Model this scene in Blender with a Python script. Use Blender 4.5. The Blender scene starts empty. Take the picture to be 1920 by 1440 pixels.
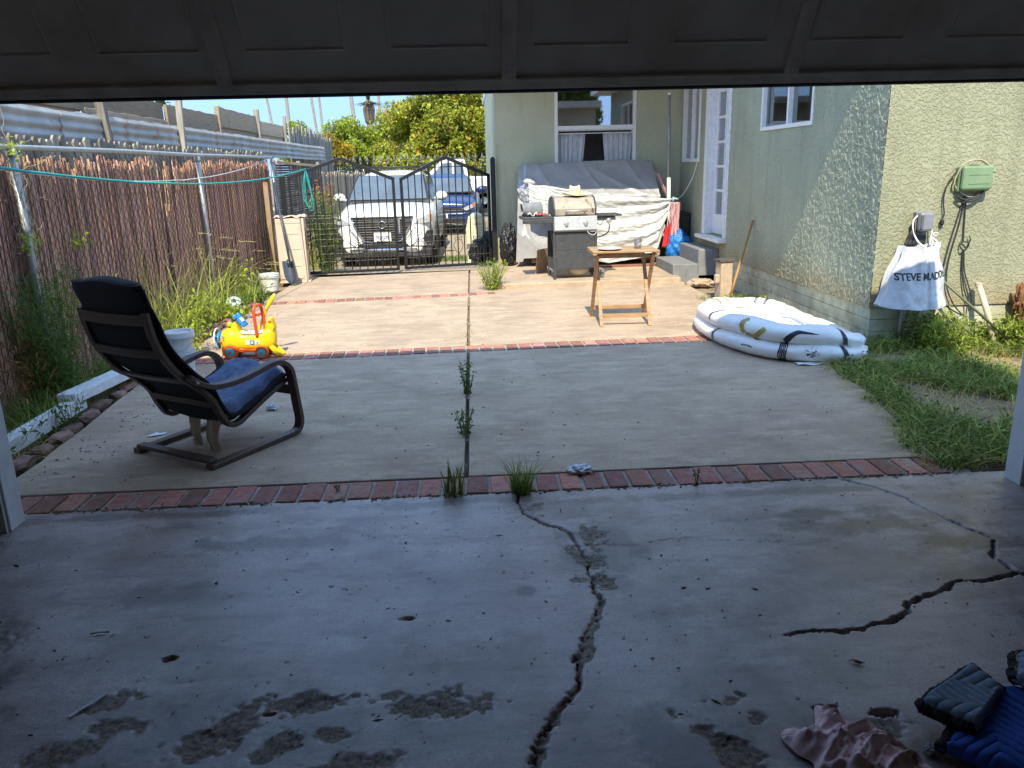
import bpy, bmesh, math, random
import numpy as np
from mathutils import Vector, Matrix, Quaternion, noise
rad = math.radians
random.seed(7); rng = np.random.default_rng(7)
scene = bpy.context.scene
COL = scene.collection

# ------------------------------------------------------------------ camera
CAM_H = 1.55
cam_d = bpy.data.cameras.new("camera"); cam = bpy.data.objects.new("camera", cam_d); COL.objects.link(cam)
cam_d.sensor_width = 36.0; cam_d.lens = 36.0*1470/1920
cam_d.clip_start = 0.02; cam_d.clip_end = 2000
right = Vector((0.998316, -0.051827, -0.025462)); fwd = Vector((0.0441, 0.9627, -0.2669))
fwd.normalize(); right = (right - fwd*right.dot(fwd)).normalized(); up = right.cross(fwd)
mw = Matrix((right, up, -fwd)).transposed().to_4x4(); mw.translation = (0, 0, CAM_H)
cam.matrix_world = mw
scene.camera = cam

# ------------------------------------------------------------------ world, sun, exposure
SUN_EL = 49.0
world = bpy.data.worlds.new("World"); scene.world = world; world.use_nodes = True
wn = world.node_tree.nodes; wl = world.node_tree.links
bgn = wn.get("Background") or wn.new("ShaderNodeBackground")
sky = wn.new("ShaderNodeTexSky"); sky.sky_type = 'NISHITA'; sky.sun_disc = False
sky.sun_elevation = rad(SUN_EL); sky.sun_rotation = rad(185.7); sky.altitude = 0; sky.air_density = 1.6; sky.dust_density = 0.0; sky.ozone_density = 1.6
# clear dry air: the sky is sampled higher up, so it stays blue down to the roofs
tcw = wn.new("ShaderNodeTexCoord"); mpw = wn.new("ShaderNodeVectorMath"); mpw.operation = 'ADD'; mpw.inputs[1].default_value = (0, 0, 1.3); nrw = wn.new("ShaderNodeVectorMath"); nrw.operation = 'NORMALIZE'
wl.new(tcw.outputs["Generated"], mpw.inputs[0]); wl.new(mpw.outputs[0], nrw.inputs[0]); wl.new(nrw.outputs[0], sky.inputs[0])
wl.new(sky.outputs[0], bgn.inputs[0]); bgn.inputs[1].default_value = 0.15
outn = wn.get("World Output") or wn.new("ShaderNodeOutputWorld"); wl.new(bgn.outputs[0], outn.inputs[0])
sun_d = bpy.data.lights.new("sun", 'SUN'); sun = bpy.data.objects.new("sun", sun_d); COL.objects.link(sun)
sun_d.energy = 2.15; sun_d.angle = rad(0.5); sun_d.color = (1.0, 0.925, 0.70)
sdir = Vector((0.10, 1.0, -math.tan(rad(SUN_EL)))).normalized()
sun.rotation_euler = sdir.to_track_quat('-Z', 'Y').to_euler(); sun.location = (0, -20, 30)
scene.view_settings.view_transform = 'Standard'; scene.view_settings.look = 'None'
scene.view_settings.gamma = 1.0; scene.view_settings.use_curve_mapping = False
scene.view_settings.exposure = 1.82
scene.cycles.use_denoising = True
scene.cycles.max_bounces = 10; scene.cycles.diffuse_bounces = 6; scene.cycles.transparent_max_bounces = 12
scene.cycles.sample_clamp_indirect = 6.0

# ------------------------------------------------------------------ helpers
class MB:
    """collects shapes, links them as one mesh object"""
    def __init__(s): s.v = []; s.f = []; s.c = []
    def add(s, vs, fs, col=1.0):
        o = len(s.v); s.v += [tuple(v) for v in vs]; s.f += [tuple(i+o for i in f) for f in fs]
        c = col if isinstance(col, (tuple, list)) else (col, col, col)
        s.c += [c]*len(vs); return s
    def box(s, c, d, rot=None, col=1.0):
        x, y, z = d[0]/2, d[1]/2, d[2]/2
        vs = [Vector(p) for p in ((-x,-y,-z),(x,-y,-z),(x,y,-z),(-x,y,-z),(-x,-y,z),(x,-y,z),(x,y,z),(-x,y,z))]
        if rot is not None:
            m = rot if isinstance(rot, Matrix) else Matrix.Rotation(rot, 3, 'Z'); vs = [m@v for v in vs]
        c = Vector(c)
        return s.add([v+c for v in vs], [(3,2,1,0),(4,5,6,7),(0,1,5,4),(1,2,6,5),(2,3,7,6),(3,0,4,7)], col)
    def bx(s, x0, x1, y0, y1, z0, z1, col=1.0):
        return s.box(((x0+x1)/2,(y0+y1)/2,(z0+z1)/2), (x1-x0,y1-y0,z1-z0), None, col)
    def beam(s, a, b, w, h, upv=(0,0,1), col=1.0):
        a = Vector(a); b = Vector(b); d = b-a; L = d.length; d.normalize(); u = Vector(upv)
        if abs(d.dot(u)) > .98: u = Vector((0,1,0))
        r = d.cross(u).normalized(); u = r.cross(d)
        return s.box((a+b)/2, (w, L, h), Matrix((r, d, u)).transposed(), col)
    def tube(s, pts, r, n=8, cap=True, col=1.0, flat=1.0):
        pts = [Vector(p) for p in pts]; N = len(pts); rs = r if isinstance(r, (list, tuple)) else [r]*N
        vs = []; fs = []; prev = None
        for i, p in enumerate(pts):
            t = (pts[min(i+1, N-1)]-pts[max(i-1, 0)])
            t = t.normalized() if t.length > 1e-9 else Vector((0,0,1))
            if prev is None:
                a = Vector((0,0,1)) if abs(t.z) < .9 else Vector((1,0,0)); u = (a-t*a.dot(t)).normalized()
            else:
                u = prev-t*prev.dot(t); u = u.normalized() if u.length > 1e-6 else t.orthogonal().normalized()
            prev = u; w = t.cross(u)
            for k in range(n):
                an = 2*math.pi*k/n; vs.append(p+(u*math.cos(an)*flat+w*math.sin(an))*rs[i])
        for i in range(N-1):
            for k in range(n):
                k2 = (k+1) % n; fs.append((i*n+k, i*n+k2, (i+1)*n+k2, (i+1)*n+k))
        if cap: fs.append(tuple(range(n-1, -1, -1))); fs.append(tuple((N-1)*n+k for k in range(n)))
        return s.add(vs, fs, col)
    def lathe(s, prof, n=24, c=(0,0,0), m=None, col=1.0):
        c = Vector(c); vs = []; fs = []
        for r, z in prof:
            for k in range(n):
                a = 2*math.pi*k/n; v = Vector((r*math.cos(a), r*math.sin(a), z)); vs.append((m@v if m else v)+c)
        P = len(prof)
        for i in range(P-1):
            for k in range(n):
                k2 = (k+1) % n; fs.append((i*n+k, i*n+k2, (i+1)*n+k2, (i+1)*n+k))
        if prof[0][0] > 1e-5: fs.append(tuple(range(n-1, -1, -1)))
        if prof[-1][0] > 1e-5: fs.append(tuple((P-1)*n+k for k in range(n)))
        return s.add(vs, fs, col)
    def sheet(s, fn, nu, nv, col=1.0):
        vs = [fn(i/nu, j/nv) for j in range(nv+1) for i in range(nu+1)]
        fs = [(j*(nu+1)+i, j*(nu+1)+i+1, (j+1)*(nu+1)+i+1, (j+1)*(nu+1)+i) for j in range(nv) for i in range(nu)]
        return s.add(vs, fs, col)
    def prism(s, poly, fn, d0, d1, col=1.0):
        n = len(poly); vs = [fn(a, b, d0) for a, b in poly]+[fn(a, b, d1) for a, b in poly]
        fs = [tuple(range(n-1, -1, -1)), tuple(range(n, 2*n))]+[(i, (i+1) % n, n+(i+1) % n, n+i) for i in range(n)]
        return s.add(vs, fs, col)
    def ell(s, c, r, n=16, m=8, col=1.0):
        return s.lathe([(math.sin(math.pi*i/m)*1.0 if 0 < i < m else 0.0, -math.cos(math.pi*i/m)) for i in range(m+1)], n, c, Matrix.Diagonal(r), col)
    def strap(s, pts, w, th, across, col=1.0):
        """bent strip of rectangular section following pts; across = width direction"""
        a = Vector(across).normalized(); pts = [Vector(p) for p in pts]; N = len(pts); vs = []; fs = []
        for i, p in enumerate(pts):
            t = (pts[min(i+1, N-1)]-pts[max(i-1, 0)]).normalized(); nn = t.cross(a).normalized()
            for sa, sn in ((-1,-1),(1,-1),(1,1),(-1,1)): vs.append(p+a*sa*w/2+nn*sn*th/2)
        for i in range(N-1):
            for k in range(4):
                k2 = (k+1) % 4; fs.append((i*4+k, i*4+k2, (i+1)*4+k2, (i+1)*4+k))
        fs += [(3,2,1,0), tuple((N-1)*4+k for k in range(4))]
        return s.add(vs, fs, col)
    def obj(s, name, mat, parent=None, smooth=False, bevel=0.0, sub=0, solid=0.0, angle=None):
        me = bpy.data.meshes.new(name); me.from_pydata(s.v, [], s.f)
        at = me.color_attributes.new("tint", 'FLOAT_COLOR', 'POINT')
        ca = np.ones((len(s.v), 4), dtype=np.float32); ca[:, :3] = np.array(s.c, dtype=np.float32).reshape(-1, 3); at.data.foreach_set("color", ca.ravel())
        bm = bmesh.new(); bm.from_mesh(me); bmesh.ops.recalc_face_normals(bm, faces=bm.faces); bm.to_mesh(me); bm.free()
        me.materials.append(mat)
        o = bpy.data.objects.new(name, me); COL.objects.link(o)
        if parent is not None: o.parent = parent
        if smooth or angle: me.polygons.foreach_set("use_smooth", [True]*len(me.polygons))
        if angle: me.set_sharp_from_angle(angle=rad(angle))
        if solid: md = o.modifiers.new("thickness", 'SOLIDIFY'); md.thickness = solid; md.offset = 0
        if sub: md = o.modifiers.new("smooth", 'SUBSURF'); md.levels = sub; md.render_levels = sub
        if bevel:
            md = o.modifiers.new("bevel", 'BEVEL'); md.width = bevel; md.segments = 2; md.limit_method = 'ANGLE'; md.angle_limit = rad(40)
        return o

def fast_mesh(name, V, F, mat, parent=None, tint=None, smooth=False):
    """V (n,3), F (m,k) numpy arrays"""
    me = bpy.data.meshes.new(name); n, (m, k) = len(V), F.shape
    me.vertices.add(n); me.vertices.foreach_set("co", V.astype(np.float32).ravel())
    me.loops.add(m*k); me.loops.foreach_set("vertex_index", F.astype(np.int32).ravel())
    me.polygons.add(m); me.polygons.foreach_set("loop_start", np.arange(0, m*k, k, dtype=np.int32))
    me.polygons.foreach_set("use_smooth", np.full(m, smooth))
    me.update(calc_edges=True)
    if tint is not None:
        at = me.color_attributes.new("tint", 'FLOAT_COLOR', 'POINT'); c = np.ones((n, 4), np.float32); c[:, :3] = tint; at.data.foreach_set("color", c.ravel())
    me.materials.append(mat); o = bpy.data.objects.new(name, me); COL.objects.link(o)
    if parent is not None: o.parent = parent
    return o

def tag(o, label=None, cat=None, group=None, kind=None):
    if label: o['label'] = label
    if cat: o['category'] = cat
    if group: o['group'] = group
    if kind: o['kind'] = kind
    return o
def thing(name, label, cat, loc=(0,0,0), rz=0.0, group=None):
    o = bpy.data.objects.new(name, None); COL.objects.link(o); o.location = loc; o.rotation_euler = (0,0,rz); o.empty_display_size = .1
    return tag(o, label, cat, group)
def structure(o): o['kind'] = 'structure'; return o

def cr(pts, n=8, closed=False):
    """Catmull-Rom through points of any dimension"""
    P = [np.array(p, float) for p in pts]; N = len(P); out = []
    for i in range(N if closed else N-1):
        if closed: a, b, c, d = P[(i-1) % N], P[i], P[(i+1) % N], P[(i+2) % N]
        else: a, b, c, d = P[max(i-1, 0)], P[i], P[i+1], P[min(i+2, N-1)]
        for k in range(n):
            t = k/n; out.append(.5*((2*b)+(c-a)*t+(2*a-5*b+4*c-d)*t*t+(3*b-a-3*c+d)*t**3))
    if not closed: out.append(P[-1])
    return [tuple(p) for p in out]
def nz(x, y=0.0, z=0.0): return noise.noise(Vector((x, y, z)))
def vnoise(x, y, seed=0):
    xi = np.floor(x).astype(np.int64); yi = np.floor(y).astype(np.int64); xf = x-xi; yf = y-yi
    def h(a, b):
        n = (a*374761393+b*668265263+seed*974634777) & 0xffffffff
        n = ((n ^ (n >> 13))*1274126177) & 0xffffffff
        return ((n ^ (n >> 16)) & 0xffff)/65535.0
    u = xf*xf*(3-2*xf); v = yf*yf*(3-2*yf)
    return (h(xi, yi)*(1-u)+h(xi+1, yi)*u)*(1-v)+(h(xi, yi+1)*(1-u)+h(xi+1, yi+1)*u)*v
def fbm(x, y, o=4, seed=0):
    s = 0; a = .5
    for i in range(o): s = s+a*vnoise(x*2**i, y*2**i, seed+i*17); a *= .5
    return s

# ------------------------------------------------------------------ materials
def mat(name, col, rough=.6, metal=0.0, var=.25, vs=6.0, col2=None, vs2=None, bump=.0, bs=60.0, bd=.004, spec=.5, stretch=None, tint=True, trans=0.0, coat=0.0, dirt=None):
    m = bpy.data.materials.new(name); m.use_nodes = True; N = m.node_tree.nodes; L = m.node_tree.links
    p = N["Principled BSDF"]; p.inputs["Roughness"].default_value = rough; p.inputs["Metallic"].default_value = metal
    p.inputs["Specular IOR Level"].default_value = spec
    if coat: p.inputs["Coat Weight"].default_value = coat; p.inputs["Coat Roughness"].default_value = .05
    tc = N.new("ShaderNodeTexCoord"); src = tc.outputs["Object"]
    if stretch:
        mp = N.new("ShaderNodeMapping"); mp.inputs["Scale"].default_value = stretch; L.new(src, mp.inputs[0]); src = mp.outputs[0]
    def nt(scale, det=5, rgh=.6):
        n = N.new("ShaderNodeTexNoise"); n.inputs["Scale"].default_value = scale; n.inputs["Detail"].default_value = det; n.inputs["Roughness"].default_value = rgh
        L.new(src, n.inputs["Vector"]); return n
    def mix(a, b, f, typ='MIX'):
        x = N.new("ShaderNodeMix"); x.data_type = 'RGBA'; x.blend_type = typ
        for sock, val in ((x.inputs[6], a), (x.inputs[7], b), (x.inputs[0], f)):
            if hasattr(val, "is_output"): L.new(val, sock)
            elif isinstance(val, (int, float)): sock.default_value = val
            else: sock.default_value = (*val, 1)
        return x.outputs[2]
    def ramp(s, a, b):
        r = N.new("ShaderNodeMapRange"); r.inputs[1].default_value = a; r.inputs[2].default_value = b; L.new(s, r.inputs[0]); return r.outputs[0]
    n1 = nt(vs); lo = tuple(c*(1-var) for c in col); hi = tuple(min(1, c*(1+var*.8)) for c in col)
    c = mix(lo, hi, ramp(n1.outputs[0], .3, .7))
    if col2 is not None: c = mix(c, col2, ramp(nt(vs2 or vs*.35).outputs[0], .5, .68))
    if dirt is not None: c = mix(c, dirt[0], ramp(nt(dirt[1]).outputs[0], dirt[2], dirt[2]+.08))
    if tint:
        a = N.new("ShaderNodeAttribute"); a.attribute_name = "tint"; c = mix(c, a.outputs["Color"], 1.0, 'MULTIPLY')
    L.new(c, p.inputs["Base Color"])
    if bump:
        b = N.new("ShaderNodeBump"); b.inputs["Strength"].default_value = bump; b.inputs["Distance"].default_value = bd
        L.new(nt(bs, 6, .65).outputs[0], b.inputs["Height"]); L.new(b.outputs[0], p.inputs["Normal"])
    if trans:
        o = N["Material Output"]; t = N.new("ShaderNodeBsdfTranslucent"); mx = N.new("ShaderNodeMixShader"); mx.inputs[0].default_value = trans
        L.new(c, t.inputs[0]); L.new(p.outputs[0], mx.inputs[1]); L.new(t.outputs[0], mx.inputs[2]); L.new(mx.outputs[0], o.inputs[0])
    return m
def glass_mat(name, tintc=(.8,.9,.88), see=.6, rough=.02, refl=.12):
    m = bpy.data.materials.new(name); m.use_nodes = True; N = m.node_tree.nodes; L = m.node_tree.links
    N.remove(N["Principled BSDF"]); o = N["Material Output"]
    g = N.new("ShaderNodeBsdfGlossy"); g.inputs["Roughness"].default_value = rough; t = N.new("ShaderNodeBsdfTransparent"); t.inputs[0].default_value = (*[c*see for c in tintc], 1)
    lw = N.new("ShaderNodeLayerWeight"); pw = N.new("ShaderNodeMath"); pw.operation = 'POWER'; pw.inputs[1].default_value = 3.5; L.new(lw.outputs["Facing"], pw.inputs[0]); f = N.new("ShaderNodeMapRange"); f.inputs[3].default_value = refl; f.inputs[4].default_value = 1.0; L.new(pw.outputs[0], f.inputs[0]); mx = N.new("ShaderNodeMixShader")
    L.new(f.outputs[0], mx.inputs[0]); L.new(t.outputs[0], mx.inputs[1]); L.new(g.outputs[0], mx.inputs[2]); L.new(mx.outputs[0], o.inputs[0]); return m
def stucco(name, col, strength=1.0, smear=None):
    m = bpy.data.materials.new(name); m.use_nodes = True; N = m.node_tree.nodes; L = m.node_tree.links; p = N["Principled BSDF"]
    p.inputs["Roughness"].default_value = .85; p.inputs["Specular IOR Level"].default_value = .2
    tc = N.new("ShaderNodeTexCoord")
    w = N.new("ShaderNodeTexNoise"); w.inputs["Scale"].default_value = 9; w.inputs["Detail"].default_value = 3; L.new(tc.outputs["Object"], w.inputs[0])
    ad = N.new("ShaderNodeMix"); ad.data_type = 'RGBA'; ad.blend_type = 'ADD'; ad.inputs[0].default_value = .07; L.new(tc.outputs["Object"], ad.inputs[6]); L.new(w.outputs[1], ad.inputs[7])
    n = N.new("ShaderNodeTexNoise"); n.inputs["Scale"].default_value = 44; n.inputs["Detail"].default_value = 4; n.inputs["Roughness"].default_value = .55; L.new(ad.outputs[2], n.inputs[0])
    r = N.new("ShaderNodeValToRGB"); r.color_ramp.elements[0].position = .44; r.color_ramp.elements[1].position = .56; L.new(n.outputs[0], r.inputs[0])
    f = N.new("ShaderNodeTexNoise"); f.inputs["Scale"].default_value = 220; f.inputs["Detail"].default_value = 3; L.new(tc.outputs["Object"], f.inputs[0])
    sm = N.new("ShaderNodeMath"); sm.operation = 'MULTIPLY_ADD'; sm.inputs[1].default_value = .25; L.new(f.outputs[0], sm.inputs[0]); L.new(r.outputs[0], sm.inputs[2])
    b = N.new("ShaderNodeBump"); b.inputs["Strength"].default_value = strength; b.inputs["Distance"].default_value = .004; L.new(sm.outputs[0], b.inputs["Height"]); L.new(b.outputs[0], p.inputs["Normal"])
    v = N.new("ShaderNodeTexNoise"); v.inputs["Scale"].default_value = 1.6; v.inputs["Detail"].default_value = 6; L.new(tc.outputs["Object"], v.inputs[0])
    mr = N.new("ShaderNodeMapRange"); mr.inputs[1].default_value = .3; mr.inputs[2].default_value = .7; L.new(v.outputs[0], mr.inputs[0])
    mx = N.new("ShaderNodeMix"); mx.data_type = 'RGBA'; mx.inputs[6].default_value = (*[c*.82 for c in col], 1); mx.inputs[7].default_value = (*col, 1); L.new(mr.outputs[0], mx.inputs[0])
    # splashed soil and rust on the lowest part of the wall
    sp = N.new("ShaderNodeSeparateXYZ"); L.new(tc.outputs["Object"], sp.inputs[0]); zr = N.new("ShaderNodeMapRange"); zr.inputs[1].default_value = .75; zr.inputs[2].default_value = .30; L.new(sp.outputs[2], zr.inputs[0])
    dn = N.new("ShaderNodeTexNoise"); dn.inputs["Scale"].default_value = 3.2; dn.inputs["Detail"].default_value = 8; dn.inputs["Roughness"].default_value = .7; L.new(tc.outputs["Object"], dn.inputs[0])
    ml = N.new("ShaderNodeMath"); ml.operation = 'MULTIPLY'; L.new(zr.outputs[0], ml.inputs[0]); L.new(dn.outputs[0], ml.inputs[1]); dr = N.new("ShaderNodeMapRange"); dr.inputs[1].default_value = .16; dr.inputs[2].default_value = .5; dr.inputs[4].default_value = .75; L.new(ml.outputs[0], dr.inputs[0])
    m2 = N.new("ShaderNodeMix"); m2.data_type = 'RGBA'; m2.inputs[7].default_value = (.36, .27, .15, 1); L.new(mx.outputs[2], m2.inputs[6]); L.new(dr.outputs[0], m2.inputs[0])
    vs_ = N.new("ShaderNodeTexNoise"); vs_.inputs["Scale"].default_value = 2.2; vs_.inputs["Detail"].default_value = 7; mpv = N.new("ShaderNodeMapping"); mpv.inputs["Scale"].default_value = (3.5, 3.5, .35); L.new(tc.outputs["Object"], mpv.inputs[0]); L.new(mpv.outputs[0], vs_.inputs[0]); vr = N.new("ShaderNodeMapRange"); vr.inputs[1].default_value = .52; vr.inputs[2].default_value = .72; vr.inputs[4].default_value = .4; L.new(vs_.outputs[0], vr.inputs[0])
    m3 = N.new("ShaderNodeMix"); m3.data_type = 'RGBA'; m3.inputs[7].default_value = (*[c*.55 for c in col], 1); L.new(m2.outputs[2], m3.inputs[6]); L.new(vr.outputs[0], m3.inputs[0])
    L.new(m3.outputs[2], p.inputs["Base Color"]); return m

M = {}
M['concrete'] = None
M['brick'] = mat('brick_paver', (.42,.17,.12), .85, var=.35, vs=30, col2=(.36,.25,.2), vs2=9, bump=.5, bs=120, bd=.003)
M['mortar'] = mat('mortar', (.34,.3,.25), .95, var=.3, vs=30, bump=.6, bs=150)
M['dirt'] = mat('dry_dirt', (.26,.19,.13), .95, var=.45, vs=7, col2=(.17,.12,.08), vs2=3, bump=.8, bs=45, bd=.02)
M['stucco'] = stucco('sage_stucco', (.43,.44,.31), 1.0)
M['stucco_dimmed'] = stucco('sage_stucco_dimmed', (.335,.33,.215), 1.0)  # same sage paint, darkened in colour against the sun on the front wall
M['stucco_lifted'] = stucco('sage_stucco_lifted', (.54,.54,.37), .8)  # same sage paint, lightened in colour against the porch shade
M['found'] = mat('painted_foundation', (.45,.44,.31), .85, var=.25, vs=9, col2=(.34,.31,.2), vs2=4, bump=.5, bs=90, bd=.004, dirt=((.26,.2,.13), 14, .62))
M['white'] = mat('white_paint', (.78,.77,.72), .5, var=.08, vs=14, dirt=((.5,.46,.4), 40, .66))
M['whitewood'] = mat('worn_white_paint', (.74,.74,.74), .6, var=.12, vs=20, dirt=((.33,.27,.22), 30, .66), bump=.3, bs=80)
M['dark_int'] = mat('garage_interior_wall', (.5,.46,.4), .9, var=.2, vs=3)
M['doorpanel'] = mat('garage_door_steel', (.78,.70,.58), .5, var=.12, vs=5, col2=(.62,.52,.4), vs2=2)
M['doorrail'] = mat('garage_door_rail', (.72,.64,.53), .5, var=.2, vs=9)
M['rubber'] = mat('black_rubber', (.02,.02,.02), .7, var=.2)
M['glass'] = glass_mat('window_glass', refl=.34)
M['darkglass'] = glass_mat('car_glass', (.5,.62,.68), .38)
M['curtain'] = mat('grey_curtain', (.82,.79,.79), .9, var=.1, vs=10, trans=.25)
M['galv'] = mat('galvanised_pipe', (.42,.42,.39), .5, .5, var=.2, vs=12)
M['wire'] = mat('chainlink_wire', (.7,.67,.6), .6, .0, var=.25, vs=20)
M['reed'] = mat('willow_reed', (.62,.36,.245), .8, var=.35, vs=6, stretch=(40,40,3))
M['oldwood'] = mat('weathered_boards', (.42,.32,.22), .9, var=.4, vs=5, stretch=(8,.8,8), col2=(.25,.18,.12), vs2=5, bump=.6, bs=20, bd=.006)
M['greywood'] = mat('grey_pickets', (.27,.235,.19), .9, var=.4, vs=4, stretch=(10,10,1), bump=.5, bs=20)
M['corr'] = mat('corrugated_zinc', (.40,.385,.355), .6, .25, var=.25, vs=3, col2=(.30,.27,.23), vs2=1.7, dirt=((.33,.13,.05), 2.6, .60))
M['iron'] = mat('black_iron', (.018,.018,.02), .45, .3, var=.3, vs=30)
M['thinwire'] = mat('welded_wire', (.2,.17,.15), .6, .5, var=.3)
M['black'] = mat('black_plastic', (.02,.02,.022), .5, var=.2)
M['blackbag'] = mat('black_trash_bag', (.012,.012,.013), .22, var=.2, bump=.9, bs=26, bd=.02)
M['leaf'] = mat('leaf_green', (.11,.2,.035), .55, var=.35, vs=3, trans=.4)
M['leafy'] = mat('leaf_yellowgreen', (.38,.46,.06), .55, var=.35, vs=2, trans=.45)
M['leafdark'] = mat('leaf_dark', (.05,.1,.03), .5, var=.35, vs=3, trans=.35)
M['grass'] = mat('grass_blades', (.16,.26,.05), .6, var=.3, vs=5, trans=.4)
M['drygrass'] = mat('seeding_grass', (.5,.47,.2), .7, var=.3, vs=5, trans=.4)
M['bark'] = mat('bark', (.13,.1,.075), .95, var=.4, vs=10, bump=.7, bs=30, bd=.02)
M['palmbark'] = mat('palm_trunk', (.27,.23,.19), .95, var=.3, vs=6)

def concrete(name, base, alt, stain, rough=.75, worn=False):
    m = bpy.data.materials.new(name); m.use_nodes = True; N = m.node_tree.nodes; L = m.node_tree.links; p = N["Principled BSDF"]
    g = N.new("ShaderNodeNewGeometry"); pos = g.outputs["Position"]
    def nt(scale, det=6, rgh=.6, st=None):
        n = N.new("ShaderNodeTexNoise"); n.inputs["Scale"].default_value = scale; n.inputs["Detail"].default_value = det; n.inputs["Roughness"].default_value = rgh
        if st:
            mp = N.new("ShaderNodeMapping"); mp.inputs["Scale"].default_value = st; L.new(pos, mp.inputs[0]); L.new(mp.outputs[0], n.inputs[0])
        else: L.new(pos, n.inputs[0])
        return n.outputs[0]
    def mr(s, a, b, c=0.0, d=1.0):
        r = N.new("ShaderNodeMapRange"); 
        for i, x in enumerate((a, b, c, d)): r.inputs[i+1].default_value = x
        L.new(s, r.inputs[0]); return r.outputs[0]
    def mix(a, b, f, typ='MIX'):
        x = N.new("ShaderNodeMix"); x.data_type = 'RGBA'; x.blend_type = typ
        for sock, val in ((x.inputs[6], a), (x.inputs[7], b), (x.inputs[0], f)):
            if hasattr(val, "is_output"): L.new(val, sock)
            elif isinstance(val, (int, float)): sock.default_value = val
            else: sock.default_value = (*val, 1)
        return x.outputs[2]
    c = mix(base, alt, mr(nt(.9), .35, .65)); c = mix(c, stain, mr(nt(1.7, 9, .68), .46, .62, 0, .85)); c = mix(c, tuple(x*.7 for x in stain), mr(nt(7, 8, .7, (.35,1.6,1)), .52, .66, 0, .6))
    c = mix(c, tuple(x*1.18 for x in base), mr(nt(4.0, 8, .75, (.6,1.3,1)), .50, .66, 0, .9))
    c = mix(c, tuple(x*.35 for x in stain), mr(nt(34, 4, .6), .665, .70, 0, .85)); c = mix(c, tuple(min(1,x*1.5) for x in base), mr(nt(47, 3, .5, (1,1.4,1)), .70, .73, 0, .6))
    c = mix(c, tuple(x*.55 for x in base), mr(nt(95, 5, .8), .46, .62, 0, .75)); c = mix(c, tuple(x*.6 for x in base), mr(nt(19, 7, .75, (.7,1.5,1)), .52, .64, 0, .6))
    h = nt(140, 6, .7); rr = mr(nt(3.0, 6, .7), .35, .65, rough-.1, rough+.1)
    if worn:
        sa = N.new("ShaderNodeAttribute"); sa.attribute_name = "stain"; c = mix(c, (.08,.06,.045), mr(sa.outputs["Fac"], 0, .7, 0, .9))
        a = N.new("ShaderNodeAttribute"); a.attribute_name = "worn"
        wc = mix((.10,.08,.06), (.36,.29,.225), mr(nt(70, 6, .75), .4, .62)); c = mix(c, wc, mr(a.outputs["Fac"], .15, .9, 0, .85))
        x = N.new("ShaderNodeMath"); x.operation = 'MAXIMUM'; L.new(rr, x.inputs[0]); L.new(mr(a.outputs["Fac"], .2, .5, 0, .95), x.inputs[1]); rr = x.outputs[0]
    L.new(c, p.inputs["Base Color"]); L.new(rr, p.inputs["Roughness"])
    b = N.new("ShaderNodeBump"); b.inputs["Strength"].default_value = .35; b.inputs["Distance"].default_value = .003; L.new(h, b.inputs["Height"]); L.new(b.outputs[0], p.inputs["Normal"])
    return m
M['concrete'] = concrete('patio_concrete', (.505,.375,.262), (.425,.312,.215), (.33,.235,.16), .8)
M['floor'] = concrete('garage_concrete', (.47,.385,.355), (.37,.29,.26), (.2,.145,.115), .36, worn=True)
M['drive'] = concrete('driveway_concrete', (.42,.34,.25), (.34,.27,.19), (.26,.2,.14), .85)

def text_mesh(body, size, xs=1.0, bold=0.0):
    cu = bpy.data.curves.new('text_outline', 'FONT'); cu.body = body; cu.size = size; cu.align_x = 'CENTER'; cu.align_y = 'CENTER'; cu.offset = bold; cu.resolution_u = 3
    ob = bpy.data.objects.new('text_outline', cu); COL.objects.link(ob); dg = bpy.context.evaluated_depsgraph_get(); dg.update()
    me = bpy.data.meshes.new_from_object(ob.evaluated_get(dg))
    vs = [(v.co.x*xs, v.co.y) for v in me.vertices]; fs = [tuple(p.vertices) for p in me.polygons]
    bpy.data.objects.remove(ob); bpy.data.meshes.remove(me); bpy.data.curves.remove(cu); return vs, fs

# leaf clouds and grass, vectorised
def leaf_quads(P, size, rg, upbias=.3, aspect=.55):
    n = len(P); d = rg.normal(size=(n, 3)); d[:, 2] -= .2; d /= np.linalg.norm(d, axis=1)[:, None]
    nn = rg.normal(size=(n, 3)); nn[:, 2] += upbias*3; s = np.cross(d, nn); s /= (np.linalg.norm(s, axis=1)[:, None]+1e-9)
    sz = (size*(.6+.8*rg.random(n)))[:, None]; up = np.cross(s, d)
    b = P-d*sz*.5; t = P+d*sz*.5; l = P-s*sz*aspect*.5+up*sz*.12-d*sz*.06; r = P+s*sz*aspect*.5+up*sz*.12-d*sz*.06
    V = np.stack([b, l, t, r], 1).reshape(-1, 3); F = np.arange(4*n).reshape(-1, 4); return V, F
def blades(P, L, w, rg, lean=.5, seg=4):
    """curved tapering grass blades"""
    n = len(P); az = rg.random(n)*2*np.pi; ln = lean*(.3+rg.random(n)); L = L*(.6+.7*rg.random(n)); dirx = np.cos(az); diry = np.sin(az)
    V = []; tt = np.linspace(0, 1, seg+1)
    sx = -diry; sy = dirx; ww = w*(.7+.6*rg.random(n))
    for t in tt:
        out = L*ln*t**1.8; z = L*(t-.38*ln*t**2.2); wd = ww*(1-t)**.7*.5+.0004
        cx_ = P[:, 0]+dirx*out; cy_ = P[:, 1]+diry*out; cz = P[:, 2]+z
        V.append(np.stack([cx_-sx*wd, cy_-sy*wd, cz], 1)); V.append(np.stack([cx_+sx*wd, cy_+sy*wd, cz], 1))
    V = np.stack(V, 1); k = 2*(seg+1); V = V.reshape(-1, 3); base = np.arange(n)*k
    F = np.concatenate([np.stack([base+2*i, base+2*i+1, base+2*i+3, base+2*i+2], 1) for i in range(seg)]); return V, F, k
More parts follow.
